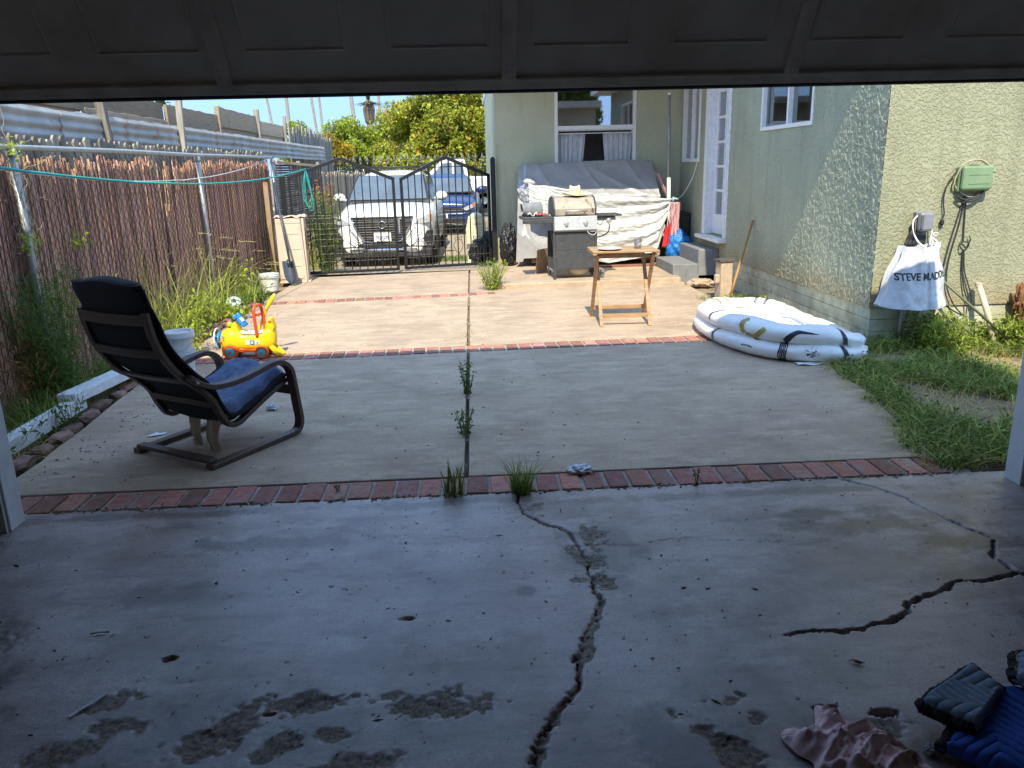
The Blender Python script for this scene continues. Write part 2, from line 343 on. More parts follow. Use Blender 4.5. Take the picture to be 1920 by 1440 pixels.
def tint_rand(n, k, rg, a=.3, warm=.0):
    t = 1+a*(rg.random(n)-.5)*2; c = np.stack([t*(1+warm*rg.random(n)), t, t*(1-.3*rg.random(n))], 1); return np.repeat(c, k, 0)
# ------------------------------------------------------------------ ground, slabs, brick bands
def dz(y):
    if y < 12.7: return 0.0
    if y < 15: return -.18*(y-12.7)/2.3
    if y < 24: return -.18+.22*(y-15)/9
    return .04
def ground():
    xs = [-500,-150,-60,-25,-12]+list(np.arange(-8, 10.1, .25))+[14,25,60,150,500]; ys = [-500,-120,-40,-12]+list(np.arange(-6, 26, .25))+[30,40,60,100,200,500]
    V = []; 
    for y in ys:
        for x in xs:
            n = nz(x*.9, y*.9)*.025+nz(x*4, y*4, 3)*.012
            inside = -3.3 < x < 5.5 and -5 < y < 13
            bump = n if abs(x) < 9 and y < 20 else 0
            z = dz(y)-.055+bump*.6-(.06 if y > 23 else 0)
            if -5 < y < 3.75: z = -.13
            elif y > 12.5 and -3.2 < x < .6: z = dz(y)-.09
            elif x > 2.2 and 3.6 < y < 6.5: z += .035
            V.append((x, y, z))
    nx = len(xs); F = [(j*nx+i, j*nx+i+1, (j+1)*nx+i+1, (j+1)*nx+i) for j in range(len(ys)-1) for i in range(nx-1)]
    b = MB(); b.add(V, F); return structure(b.obj('ground', M['dirt'], smooth=True))
ground()

def xl(y): return -2.5-.12*min(1, max(0, (y-4.3)/1.7))+.03*nz(y*2.3, 4)+.012*nz(y*9, 1)
def xr(y):
    e = np.interp(y, [3.6, 4.0, 4.7, 5.5, 6.0, 7.5, 9.0, 10.3, 12.4], [2.45, 2.5, 2.62, 2.72, 2.78, 2.85, 2.8, 2.82, 2.82]); return float(e)+.03*nz(y*2.1, 9)
def slab(name, y0, y1, side, s0=0., s1=0., m='concrete', top=0.0):
    ys = np.linspace(0, 1, max(3, int((y1-y0)/.12))); L = []; Rr = []
    for t in ys:
        def yy(x): return (y0+s0*x)*(1-t)+(y1+s1*x)*t
        ym = y0*(1-t)+y1*t
        jx = -.075+.0022*(ym-3.9)
        a, b = (xl(ym), jx-.012-.004*nz(ym*7)) if side < 0 else (jx+.012+.004*nz(ym*7, 5), xr(ym))
        L.append((a, yy(a))); Rr.append((b, yy(b)))
    poly = L+Rr[::-1]; o = MB().prism(poly[::-1], lambda a, b, d: (a, b, d), -.1, top).obj(name, M[m], bevel=.006); return structure(o)
def band(name, x0, x1, y, slope, w=.215, pitch=.118, gaps=()):
    ang = math.atan(slope); o = structure(MB().prism([(x0, y+slope*x0-w/2-.012), (x1, y+slope*x1-w/2-.012), (x1, y+slope*x1+w/2+.012), (x0, y+slope*x0+w/2+.012)], lambda a, b, d: (a, b, d), -.1, -.008).obj(name+'_mortar', M['mortar']))
    b = MB(); x = x0+pitch/2; 
    while x < x1-pitch*.4:
        c = random.uniform(.55, 1.2); h = random.uniform(-.003, .003)
        b.box((x, y+slope*x+random.uniform(-.004, .004), -.03+h), (pitch-random.uniform(.014, .022), w-random.uniform(0, .01), .065), ang+random.uniform(-.015, .015), (c, c*random.uniform(.92, 1.08), c*random.uniform(.9, 1.1))); x += pitch
    return structure(b.obj(name, M['brick'], bevel=.006))
band('near_brick_band', -2.32, 2.5, 3.70, 0.0)
slab('near_patio_slab', 3.83, 6.70, -1, 0, .04); slab('near_patio_slab', 3.83, 6.70, 1, 0, .04)
band('middle_brick_band', -2.45, 2.75, 6.835, .04, .22)
slab('middle_patio_slab', 6.97, 9.82, -1, .04, .08); slab('middle_patio_slab', 6.97, 9.82, 1, .04, .08)
band('far_brick_band', -2.55, .3, 9.95, .08, .2)
slab('far_patio_slab', 10.08, 12.35, -1, .08, .1); slab('far_patio_slab', 9.85, 12.35, 1, .06, .1)
def porch():
    fr = [(x, 10.27+.04*(x-.4)+.02*nz(x*4, 2)+.01*nz(x*13)) for x in np.linspace(.25, 2.78, 34)]
    poly = fr+[(2.8, 10.6), (3.36, 10.6), (3.36, 12.8), (.35, 12.8), (.3, 11.5)]
    return structure(MB().prism(poly, lambda a, b, d: (a, b, d), -.1, .07).obj('porch_slab', M['concrete'], bevel=.018))
porch()
def driveway():
    ys = [12.42, 12.7, 13.2, 13.8, 14.4, 15, 16, 17.5, 20, 24.2]
    b = MB()
    for a, c in zip(ys[:-1], ys[1:]):
        x0, x1 = (-2.55, .42) if a < 13 else (-2.75, .4)
        b.add([(x0, a, dz(a)-.005), (x1, a, dz(a)-.005), (x1, c, dz(c)-.005), (x0, c, dz(c)-.005)], [(0, 1, 2, 3)])
    return structure(b.obj('driveway', M['drive']))
driveway()
M['asphalt'] = mat('asphalt', (.06,.06,.06), .9, var=.25, vs=3, bump=.4, bs=200)
structure(MB().add([(-80, 25.4, .0), (80, 25.4, .0), (80, 34, .0), (-80, 34, .0)], [(0, 1, 2, 3)]).obj('street', M['asphalt']))
structure(MB().bx(-80, 80, 24.2, 25.4, -.5, .045).obj('pavement', M['drive'], bevel=.02))
structure(MB().bx(-80, 80, 34, 35.4, -.5, .1).obj('far_pavement', M['drive'], bevel=.02))

# ------------------------------------------------------------------ cracked garage floor
def seg_dist(X, Y, pts, wd):
    """distance to polyline and interpolated width"""
    D = np.full(X.shape, 9e9); W = np.zeros(X.shape); S = np.zeros(X.shape)
    for (x0, y0), (x1, y1), w0, w1 in zip(pts[:-1], pts[1:], wd[:-1], wd[1:]):
        dx, dy = x1-x0, y1-y0; t = np.clip(((X-x0)*dx+(Y-y0)*dy)/(dx*dx+dy*dy), 0, 1)
        d = np.hypot(X-x0-t*dx, Y-y0-t*dy); sg = (X-x0)*dy-(Y-y0)*dx
        k = d < D; D = np.where(k, d, D); W = np.where(k, w0+(w1-w0)*t, W); S = np.where(k, np.sign(sg), S)
    return D, W, S
def floor():
    x = np.arange(-2.35, 2.85, .0068); y = np.arange(1.5, 3.60, .0068); X, Y = np.meshgrid(x, y)
    n1 = fbm(X*9, Y*9, 4, 3)-.47; n2 = fbm(X*9, Y*9, 4, 11)-.47; n3 = fbm(X*70, Y*70, 3, 51)-.44; n4 = fbm(X*70, Y*70, 3, 52)-.44; Xw = X+n1*.075+n3*.014; Yw = Y+n2*.075+n4*.014
    g = fbm(X*45, Y*45, 3, 5)-.44
    Z = (fbm(X*1.3, Y*1.3, 3, 21)-.45)*.006+(fbm(X*25, Y*25, 3, 2)-.45)*.0008; worn = np.zeros(X.shape)
    def crack(pts, wd, depth, fill=True):
        nonlocal Z, worn
        D, W, S = seg_dist(Xw, Yw, pts, wd); W = W*(.74+n2*1.5+n3*1.1); ins = np.clip((W-D)/.006+.5, 0, 1)
        edge = np.exp(-((D-W*.8)/.009)**2)*(S > 0)
        if fill:
            ln = np.exp(-((D-np.maximum(W-.003, .0015))/.0038)**2)*(S > 0)*np.clip(.55+n4*3, .15, 1); wide = np.clip((W-.009)/.006, 0, 1); Z = Z-ins*((1-wide)*depth*.8+wide*(.005+g*.010))-ln*depth*.9
        else: Z = Z-ins*depth*(1+g)
        worn = np.maximum(worn, ins)
    main = [(.185,3.60),(.182,3.471),(.199,3.348),(.26,3.25),(.33,3.19),(.40,3.02),(.42,2.82),(.41,2.65),(.405,2.5),(.36,2.38),(.33,2.28),(.293,2.19),(.27,2.06),(.205,1.95),(.14,1.84),(.10,1.74),(.08,1.5)]
    crack(main, [.004,.009,.011,.009,.010,.012,.007,.006,.017,.019,.022,.016,.015,.017,.026,.032,.03], .022)
    crack([(1.00,2.288),(1.1,2.288),(1.207,2.284),(1.30,2.305),(1.36,2.329),(1.43,2.36),(1.495,2.402),(1.60,2.47),(1.677,2.512),(1.78,2.545),(1.898,2.569),(2.05,2.585),(2.3,2.56),(2.85,2.62)], [.001,.012,.014,.006,.008,.011,.008,.013,.012,.008,.007,.01,.012,.012], .026, False)
    crack([(2.05,2.585),(2.03,2.703),(2.118,2.855),(2.067,3.011),(2.023,3.182),(2.008,3.334),(1.863,3.513),(1.80,3.60)], [.008,.008,.009,.006,.004,.004,.005,.006], .02, False)
    crack([(.45,3.0),(.62,2.96),(.8,3.02),(1.05,2.98),(1.3,2.93)], [.0015,.0012,.002,.0012,.001], .008, False)
    # spalled patches: (x, y, rx, ry, angle, depth)
    SP = [(-.2,2.03,.16,.062,-.1,.011),(-.31,2.08,.07,.03,.3,.008),(-.72,2.0,.10,.07,.5,.012),(-.62,2.06,.1,.035,.1,.01),(-.49,2.055,.085,.03,.25,.011),(-.83,1.9,.12,.05,.1,.011),(-.62,1.86,.06,.05,.9,.012),(-.45,1.9,.05,.03,0,.009),(-.4,1.8,.12,.045,.2,.011),(-1.18,2.12,.1,.045,.4,.01),(-1.08,2.0,.11,.035,.1,.01),(-1.75,2.45,.12,.06,.3,.01),(-1.25,1.9,.15,.05,.2,.007),
          (.61,1.86,.045,.1,.45,.014),(.56,1.92,.04,.03,0,.01),(.68,1.74,.06,.07,.2,.013),(.78,1.88,.03,.035,0,.012),(.76,2.0,.03,.02,0,.01),(.73,1.97,.05,.02,.2,.008),(.9,1.73,.05,.06,.5,.012),(1.12,1.8,.07,.05,.4,.011),(.95,1.62,.1,.06,0,.012),
          (.46,3.04,.05,.16,.1,.004),(.37,2.93,.03,.09,.3,.004),(.45,2.82,.05,.12,-.1,.005),(.47,2.68,.05,.05,0,.005),(.25,3.38,.05,.05,0,.003),(.36,2.7,.03,.02,0,.004)]
    for sx, sy, rx, ry, an, dp in SP:
        ca, sa = math.cos(an), math.sin(an); u = ((Xw-sx)*ca+(Yw-sy)*sa)/rx; v = (-(Xw-sx)*sa+(Yw-sy)*ca)/ry
        r = np.hypot(u, v)+n1*1.7+n2*.8+g*1.5; ins = np.clip((1-r)/.16, 0, 1); Z = Z-ins*(dp*.4+g*.010); worn = np.maximum(worn, np.clip((1-r)/.4, 0, 1))
    for hx, hy, r0, r1, dp in [(1.14,1.878,.058,.024,.05),(.985,1.905,.035,.016,.035),(-.66,2.02,.026,.012,.03),(-1.06,2.33,.02,.012,.02),(-.28,2.5,.03,.014,.012)]:
        r = np.hypot((X-hx)/r0, (Y-hy)/r1)+n1*1.3+n3*.9; ins = np.clip((1-r)/.4, 0, 1); Z = Z-ins*dp; worn = np.maximum(worn, ins)
    # small pits
    for k in range(420):
        px, py = rng.uniform(-2.3, 2.8), rng.uniform(1.55, 3.55); r = rng.uniform(.0015, .0042)*(1.5 if rng.random() < .15 else 1)
        i0, i1 = np.searchsorted(x, [px-.03, px+.03]); j0, j1 = np.searchsorted(y, [py-.03, py+.03])
        sub = np.hypot((X[j0:j1, i0:i1]-px)/(r*rng.uniform(1, 2)), (Y[j0:j1, i0:i1]-py)/r); ins = np.clip((1.2-sub)/.5, 0, 1); Z[j0:j1, i0:i1] -= ins*.004; worn[j0:j1, i0:i1] = np.maximum(worn[j0:j1, i0:i1], ins)
    # chipped far edge
    ed = 3.585+.012*(fbm(X*6, X*0+2, 3, 9)-.45)+.01*(fbm(X*30, X*0+7, 2, 4)-.4); out = np.clip((Y-ed)/.006, 0, 1); Z -= out*.05; worn = np.maximum(worn, out)
    stn = np.zeros(X.shape)       # soaked-in oil and damp stains
    for sx, sy, rx, ry, k in [(1.75,3.05,.45,.12,.55),(2.0,2.85,.3,.1,.6),(1.55,3.2,.3,.06,.5),(1.9,2.62,.5,.06,.4),(-1.9,2.3,.4,.3,.55),(-1.5,1.75,.5,.2,.6),(-.6,1.95,.6,.16,.35),(.5,2.9,.14,.3,.45),(.62,2.45,.12,.06,.35),(.6,1.8,.25,.2,.5),(1.0,1.75,.4,.15,.5),(-.9,3.15,.45,.06,.4),(-1.2,2.75,.35,.08,.35),(2.3,2.2,.4,.3,.5),(-.15,3.5,.5,.05,.4),(1.3,3.45,.9,.05,.4),(-1.5,3.5,.8,.04,.4),(.15,2.65,.05,.035,.5),(.52,2.72,.05,.03,.5)]:
        r = np.hypot((X-sx)/rx, (Y-sy)/ry)+n1*2.0+n2*1.2+n3*.8; stn = np.maximum(stn, k*np.clip((1.1-r)/.7, 0, 1))
    ny, nx = X.shape; V = np.stack([X, Y, Z], 2).reshape(-1, 3); i = np.arange(nx-1); j = np.arange(ny-1); I, J = np.meshgrid(i, j); b = (J*nx+I).ravel()
    F = np.stack([b, b+1, b+nx+1, b+nx], 1)
    o = fast_mesh('garage_floor', V, F, M['floor'], smooth=True); at = o.data.attributes.new("worn", 'FLOAT', 'POINT'); at.data.foreach_set("value", worn.astype(np.float32).ravel()); at = o.data.attributes.new("stain", 'FLOAT', 'POINT'); at.data.foreach_set("value", stn.astype(np.float32).ravel()); structure(o)
    b = MB(); b.bx(-3.1, 3.45, -3.6, 1.502, -.12, 0.0); b.bx(-3.1, -2.346, 1.502, 3.5, -.12, 0); b.bx(2.844, 3.45, 1.502, 3.5, -.12, 0)
    o = b.obj('garage_floor_rear', M['floor']); at = o.data.attributes.new("worn", 'FLOAT', 'POINT'); structure(o)
floor()

# ------------------------------------------------------------------ garage round the camera
def garage():
    g = thing('garage', 'dark garage framing the view, with white painted door jambs', 'garage')
    b = MB(); b.bx(-3.1, -2.95, -3.6, 3.4, 0, 2.9); b.bx(3.30, 3.45, -3.6, 3.4, 0, 2.9); b.bx(-2.95, 3.30, -3.6, -3.45, 0, 2.9)
    b.bx(-3.1, -2.31, 3.4, 3.5, 0, 3.0); b.bx(2.76, 3.45, 3.4, 3.5, 0, 3.0); b.bx(-2.31, 2.76, 3.4, 3.5, 2.16, 3.0)
    b.obj('wall', M['dark_int'], g)
    MB().bx(-2.95, 3.30, -3.45, 3.4, 2.6, 2.66).obj('ceiling', M['dark_int'], g)
    MB().bx(-3.6, 3.52, -3.9, 4.06, 3.0, 3.16).obj('roof', M['dark_int'], g)
    for x0, x1 in ((-2.31, -2.15), (2.60, 2.76)):
        b = MB(); b.bx(x0, x1, 3.392, 3.508, 0, 2.1); o = b.obj('jamb', M['jamb'], g, bevel=.004)
        inner = MB(); inner.bx(x0-(.02 if x0 < 0 else -.02), x1-(.012 if x0 < 0 else -.012), 3.375, 3.3915, 0, 2.1); inner.obj('jamb_back', M['dark_int'], g)
    MB().bx(-2.15, 2.6, 3.392, 3.508, 2.02, 2.158).obj('header', M['jamb'], g)
M['jamb'] = mat('jamb_white_paint', (.66,.66,.66), .55, var=.08, vs=10, dirt=((.16,.12,.1), 34, .665))
garage()

def garage_door():
    d = thing('garage_door', 'half raised dark panelled garage door seen from inside', 'garage door', (0, 3.24, 1.845))
    t = Vector((0, -.57, .82)).normalized(); nrm = Vector((0, -.82, -.57)).normalized()   # up along panel, towards camera
    def P(x, s, o): return Vector((x, 0, 0))+t*s+nrm*o
    x0, x1 = -2.45, 2.9
    def panel(s0, s1, origin=None):
        b = MB(); xs = [x0]; es = []
        w = 0.36; x = -.801-.527*3
        while x+w < x1: es.append((x, x+w)); x += .527
        b.prism([(x0, s0), (x1, s0), (x1, s1), (x0, s1)], lambda a, s, dd: P(a, s, dd), -.03, 0.0)
        for a, c in es:      # pressed rectangle rims standing a little proud
            u0, u1 = s0+.135, s1-.09
            for (p, q) in (((a, u0), (c, u0)), ((c, u0), (c, u1)), ((c, u1), (a, u1)), ((a, u1), (a, u0))):
                b.tube([P(p[0], p[1], 0.001), P(q[0], q[1], .001)], .006, 6)
        return b.obj('door_section', M['doorpanel'], d)
    panel(.035, .535)
    panel(.539, 1.03)
    b = MB(); b.prism([(x0, -.0), (x1, -.0), (x1, .034), (x0, .034)], lambda a, s, dd: P(a, s, dd), -.035, .012); b.prism([(x0, .0345), (x1, .0345), (x1, .048), (x0, .048)], lambda a, s, dd: P(a, s, dd), .0005, .018); b.obj('bottom_rail', M['doorrail'], d, bevel=.003)
    MB().tube([P(x0, -.012, -.012), P(x1, -.012, -.012)], .014, 8).obj('bottom_seal', M['rubber'], d, smooth=True)
    for sx in (-2.38, -.905, .166, 1.262, 2.8):
        for (s0, s1) in ((.05, .53), (.545, 1.02)):
            b = MB(); b.prism([(sx-.028, s0), (sx+.028, s0), (sx+.028, s1), (sx-.028, s1)], lambda a, s, dd: P(a, s, dd), .0012, .022)
            for q in (s0+.025, s0+.055):
                for qx in (-.012, .012): b.lathe([(.005, 0), (.005, .003), (0, .004)], 8, P(sx+qx, q, .022), Matrix((Vector((1,0,0)), t, nrm)).transposed())
            b.obj('stile', M['doorrail'], d, bevel=.002)
    # sections already turned up under the ceiling
    b = MB(); top = P(0, 1.033, 0); b.bx(x0, x1, -1.4, top.y-.003, top.z-.012, top.z+.03); b.obj('door_section', M['doorpanel'], d)
garage_door()

# ------------------------------------------------------------------ house
def wall_plane(b, P, L, z0, z1, th, holes):
    """P(u, z, d): d=0 outer face, d=th inner"""
    us = sorted({0, L, *[h[0] for h in holes], *[h[1] for h in holes]}); zs = sorted({z0, z1, *[h[2] for h in holes], *[h[3] for h in holes]})
    hole = lambda u, z: any(h[0] < u < h[1] and h[2] < z < h[3] for h in holes)
    G = [[hole((us[i]+us[i+1])/2, (zs[j]+zs[j+1])/2) for j in range(len(zs)-1)] for i in range(len(us)-1)]
    for i in range(len(us)-1):
        for j in range(len(zs)-1):
            if G[i][j]: continue
            a, c, e, f = us[i], us[i+1], zs[j], zs[j+1]
            for d in (0, th): b.add([P(a, e, d), P(c, e, d), P(c, f, d), P(a, f, d)], [(0, 1, 2, 3)])
            for di, dj, q in ((-1, 0, ((a, e), (a, f))), (1, 0, ((c, e), (c, f))), (0, -1, ((a, e), (c, e))), (0, 1, ((a, f), (c, f)))):
                ii, jj = i+di, j+dj
                if not (0 <= ii < len(us)-1 and 0 <= jj < len(zs)-1) or G[ii][jj]:
                    (p, r) = q; b.add([P(*p, 0), P(*r, 0), P(*r, th), P(*p, th)], [(0, 1, 2, 3)])
HX, FY, BY, TOPZ = 3.35, 6.42, 12.76, 3.1
def frame_rect(b, P, u0, u1, z0, z1, w, d0, d1):
    for q in (((u0, z0), (u1, z0+w)), ((u0, z1-w), (u1, z1)), ((u0, z0+w), (u0+w, z1-w)), ((u1-w, z0+w), (u1, z1-w))):
        (a, e), (c, f) = q; b.prism([(a, e), (c, e), (c, f), (a, f)], P, d0, d1)
def quad(b, P, u0, u1, z0, z1, d): b.add([P(u0, z0, d), P(u1, z0, d), P(u1, z1, d), P(u0, z1, d)], [(0, 1, 2, 3)])
def house():
    h = thing('house', 'sage green stucco house with white windows and porch steps', 'house', (HX, FY, 0))
    off = Vector((HX, FY, 0))
    PF = lambda u, z, d: Vector((HX+.1505+u, FY+d, z))-off           # front wall facing the garage
    PL = lambda u, z, d: Vector((HX+d, FY+u, z))-off           # side wall facing the yard
    PB = lambda u, z, d: Vector((.5705+u, BY+d, z))-off          # back wall of the porch
    PE = lambda u, z, d: Vector((.42+d, BY+u, z))-off          # return wall along the drive
    win1 = (7.83-FY, 9.23-FY, 1.87, 2.78); door = (10.36-FY, 11.30-FY, .56, 2.62); slid = (11.70-FY, 12.62-FY, 1.55, 2.75); win2 = (.78, 2.06, 1.15, 2.8)
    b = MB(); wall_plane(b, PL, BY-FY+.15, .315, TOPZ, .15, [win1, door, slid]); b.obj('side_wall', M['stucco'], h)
    b = MB(); wall_plane(b, PF, 6, .315, TOPZ, .145, []); b.obj('front_wall', M['stucco_dimmed'], h)
    # trowelled relief of the render, modelled on the parts near the garage
    def coat(name, m, A, B, z0, z1, lo, hi, dep, pos, hole=None, sc=30, st=.0062):
        us = np.arange(A, B, st); zs = np.arange(z0, z1, st); U, Zz = np.meshgrid(us, zs); wx = (fbm(U*16, Zz*16, 2, 31)-.4)*.05; wz = (fbm(U*16+40, Zz*16, 2, 32)-.4)*.05
        n = fbm((U+wx*.5)*sc, (Zz+wz*.5)*sc*.8, 3, 33); k = np.clip((n-lo)/(hi-lo), 0, 1); hh = k*k*(3-2*k)*dep+(fbm(U*70, Zz*70, 2, 34)-.4)*.0016+(fbm(U*3, Zz*3, 2, 35)-.4)*.004
        V = pos(U, Zz, hh).reshape(-1, 3); ny, nx = U.shape; I, J = np.meshgrid(np.arange(nx-1), np.arange(ny-1)); b0 = J*nx+I
        ok = np.ones(I.shape, bool)
        if hole: uc = us[:-1]+st/2; zc = zs[:-1]+st/2; ok = ~((uc[None, :] > hole[0]) & (uc[None, :] < hole[1]) & (zc[:, None] > hole[2]) & (zc[:, None] < hole[3]))
        b0 = b0[ok]; fast_mesh(name, V, np.stack([b0, b0+1, b0+nx+1, b0+nx], 1), m, h, np.ones((len(V), 3), np.float32), True)
    coat('side_render_coat', M['stucco'], -.004, 3.90, .318, 2.72, .40, .52, .0058, lambda u, z, d: np.stack([-.003-d, u, z], 2), (win1[0]+.01, win1[1]-.01, win1[2]+.01, win1[3]-.01), 46)
    coat('front_render_coat', M['stucco_dimmed'], -.002, 1.75, .318, 2.5, .24, .35, .0019, lambda u, z, d: np.stack([u, -.003-d, z], 2), None, 56)
    b = MB(); wall_plane(b, PB, HX-.5705-.002, .02, TOPZ, .15, [win2]); b.obj('porch_wall', M['stucco_lifted'], h)
    b = MB(); wall_plane(b, PE, 7, -.3, TOPZ, .15, []); wall_plane(b, lambda u, z, d: Vector((.42+u, BY+7+d, z))-off, 9, -.3, TOPZ, .15, []); wall_plane(b, lambda u, z, d: Vector((9.2+d, FY+u, z))-off, 14, 0, TOPZ, .15, []); b.obj('outer_wall', M['stucco_lifted'], h)
    # foundation of stacked boards marks
    b = MB()
    for z0, z1 in ((-.1, .105), (.108, .212), (.215, .312)):
        b.bx(HX+.012-off.x, HX+.14-off.x, .012, BY-FY, z0, z1); b.bx(HX+.1405-off.x, 6, .012, .14, z0, z1)
    b.obj('foundation', M['found'], h, bevel=.004)
    MB().bx(2.92-off.x, 6.2, -.3, 15, TOPZ, TOPZ+.16).obj('roof', M['white'], h)
    MB().bx(.41-off.x, 2.92-off.x-.003, 10.46-off.y, 15, TOPZ-.0, TOPZ+.14).bx(-.15-off.x, .4095-off.x, 10.46-off.y, 13.0-off.y, TOPZ, TOPZ+.14).obj('porch_roof', M['white'], h)  # narrow side strip is unseen, added to keep sun off the wall's edge
    # porch window: upper pane, open lower half with curtains
    w = MB(); u0, u1, z0, z1 = win2
    frame_rect(w, PB, u0, u1, z0, z1, .05, -.022, .09); w.prism([(u0+.05, 2.075), (u1-.05, 2.075), (u1-.05, 2.14), (u0+.05, 2.14)], PB, -.012, .07)
    fo = w.obj('window', M['white'], h, bevel=.004)
    g = MB(); quad(g, PB, u0+.05, u1-.05, 2.14, z1-.05, .03); g.obj('pane', M['glass'], fo)
    s = MB(); frame_rect(s, PB, u0+.052, u1-.052, 2.02, 2.074, .012, .02, .05); s.obj('raised_sash', M['white'], fo, bevel=.003)
    for k, (a, c, a2, c2) in enumerate(((u0+.05, u0+.5, u0+.1, u0+.38), (u1-.5, u1-.05, u1-.4, u1-.09))):
        s = MB()
        def cur(u, v):
            lo, hi = a+(a2-a)*v**1.3, c+(c2-c)*v**1.3; x = lo+(hi-lo)*u
            return PB(x, 2.04-v*1.0, .13+.02*math.sin(u*34+k)+.012*math.sin(u*80+v*3))
        s.sheet(cur, 60, 12); s.obj('curtain', M['curtain'], fo, smooth=True)
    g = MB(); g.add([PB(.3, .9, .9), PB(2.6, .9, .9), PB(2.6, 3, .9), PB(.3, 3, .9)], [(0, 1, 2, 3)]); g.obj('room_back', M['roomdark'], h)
    # slider window on the side wall near the camera
    w = MB(); u0, u1, z0, z1 = win1; frame_rect(w, PL, u0, u1, z0, z1, .04, -.02, .08); m0 = (u0+u1)/2-.03; w.prism([(m0-.02, z0+.04), (m0+.02, z0+.04), (m0+.02, z1-.04), (m0-.02, z1-.04)], PL, -.004, .05)
    fo = w.obj('window', M['white'], h, bevel=.003); s = MB(); frame_rect(s, PL, m0+.021, u1-.041, z0+.041, z1-.041, .03, .03, .06); s.obj('sash', M['frame_dark'], fo)
    g = MB(); quad(g, PL, u0+.04, u1-.04, z0+.04, z1-.04, .045); g.obj('pane', M['glass'], fo)
    s = MB(); s.sheet(lambda u, v: PL(u0+.05+(m0-u0-.1)*u, z0+.05+v*(z1-z0-.1), .17+.02*math.sin(u*40)), 40, 2); s.obj('curtain', M['curtain_green'], fo, smooth=True)
    w = MB(); u0, u1, z0, z1 = slid; frame_rect(w, PL, u0, u1, z0, z1, .05, -.02, .09); m0 = (u0+u1)/2; w.prism([(m0-.03, z0+.05), (m0+.03, z0+.05), (m0+.03, z1-.05), (m0-.03, z1-.05)], PL, .0, .06)
    fo = w.obj('window', M['white'], h, bevel=.003); g = MB(); quad(g, PL, u0+.05, u1-.05, z0+.05, z1-.05, .045); g.obj('pane', M['glass'], fo)
    s = MB(); s.sheet(lambda u, v: PL(u0+.05+(m0-u0-.05)*u, z0+.05+v*(z1-z0-.1), .16+.02*math.sin(u*50)), 40, 2); s.obj('curtain', M['curtain_green'], fo, smooth=True)
    # French door in its white reveal
    u0, u1, z0, z1 = door; w = MB()
    for a, c, e, f in ((u0, u0+.045, z0, z1-.05), (u1-.045, u1, z0, z1-.05), (u0, u1, z1-.05, z1)): w.prism([(a, e), (c, e), (c, f), (a, f)], PL, -.03, .16)
    w.prism([(u1+.001, z0), (u1+.07, z0), (u1+.07, z1+.05), (u1+.001, z1+.05)], PL, -.03, -.001); w.prism([(u0-.04, z0), (u0-.001, z0), (u0-.001, z1+.05), (u0-.04, z1+.05)], PL, -.014, -.001)
    fo = w.obj('door_frame', M['whitewood'], h, bevel=.003)
    d = MB(); a0, a1 = u0+.048, u1-.048; n = 5; zz = [z0+.28+(z1-.17-z0-.28)*i/n for i in range(n+1)]; mid = (a0+a1)/2
    d.prism([(a0, z0+.01), (a1, z0+.01), (a1, zz[0]), (a0, zz[0])], PL, .085, .125); d.prism([(a0, zz[-1]), (a1, zz[-1]), (a1, z1-.053), (a0, z1-.053)], PL, .085, .125)
    for q0, q1 in ((a0, a0+.1), (a1-.1, a1)): d.prism([(q0, zz[0]), (q1, zz[0]), (q1, zz[-1]), (q0, zz[-1])], PL, .085, .125)
    d.prism([(mid-.018, zz[0]), (mid+.018, zz[0]), (mid+.018, zz[-1]), (mid-.018, zz[-1])], PL, .088, .122)
    for z in zz[1:-1]: d.prism([(a0+.1, z-.018), (a1-.1, z-.018), (a1-.1, z+.018), (a0+.1, z+.018)], PL, .09, .12)
    do = d.obj('door', M['whitewood'], h, bevel=.003); g = MB(); quad(g, PL, a0+.1, a1-.1, zz[0], zz[-1], .108); g.obj('pane', M['glass'], do)
    s = MB(); s.prism([(u0-.06, .505), (u1+.1, .505), (u1+.1, .555), (u0-.06, .555)], PL, -.12, .16); s.obj('door_sill', M['whitewood'], h, bevel=.008)
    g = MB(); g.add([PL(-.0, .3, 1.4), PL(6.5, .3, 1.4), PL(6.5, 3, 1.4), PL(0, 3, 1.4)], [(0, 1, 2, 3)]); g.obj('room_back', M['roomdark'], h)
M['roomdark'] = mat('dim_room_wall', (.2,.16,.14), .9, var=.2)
M['frame_dark'] = mat('sash_grey', (.25,.25,.26), .5, .3)
M['curtain_green'] = mat('dark_green_curtain', (.07,.11,.08), .9, var=.2, trans=.2)
house()
M['steppaint'] = mat('worn_grey_step_paint', (.2,.2,.205), .7, var=.2, vs=8, dirt=((.36,.25,.19), 9, .63), bump=.4, bs=60)
def steps():
    s = thing('porch_steps', 'two grey painted concrete steps below the white door', 'steps', (3.05, 11.05, 0))
    o = (3.05, 11.05)
    MB().bx(3.07-o[0], 3.355-o[0], 10.6-o[1], 11.6-o[1], -.06, .405).obj('upper_step', M['steppaint'], s, bevel=.012)
    MB().bx(2.72-o[0], 3.067-o[0], 10.58-o[1], 11.58-o[1], -.06, .215).obj('lower_step', M['steppaint'], s, bevel=.012)
steps()
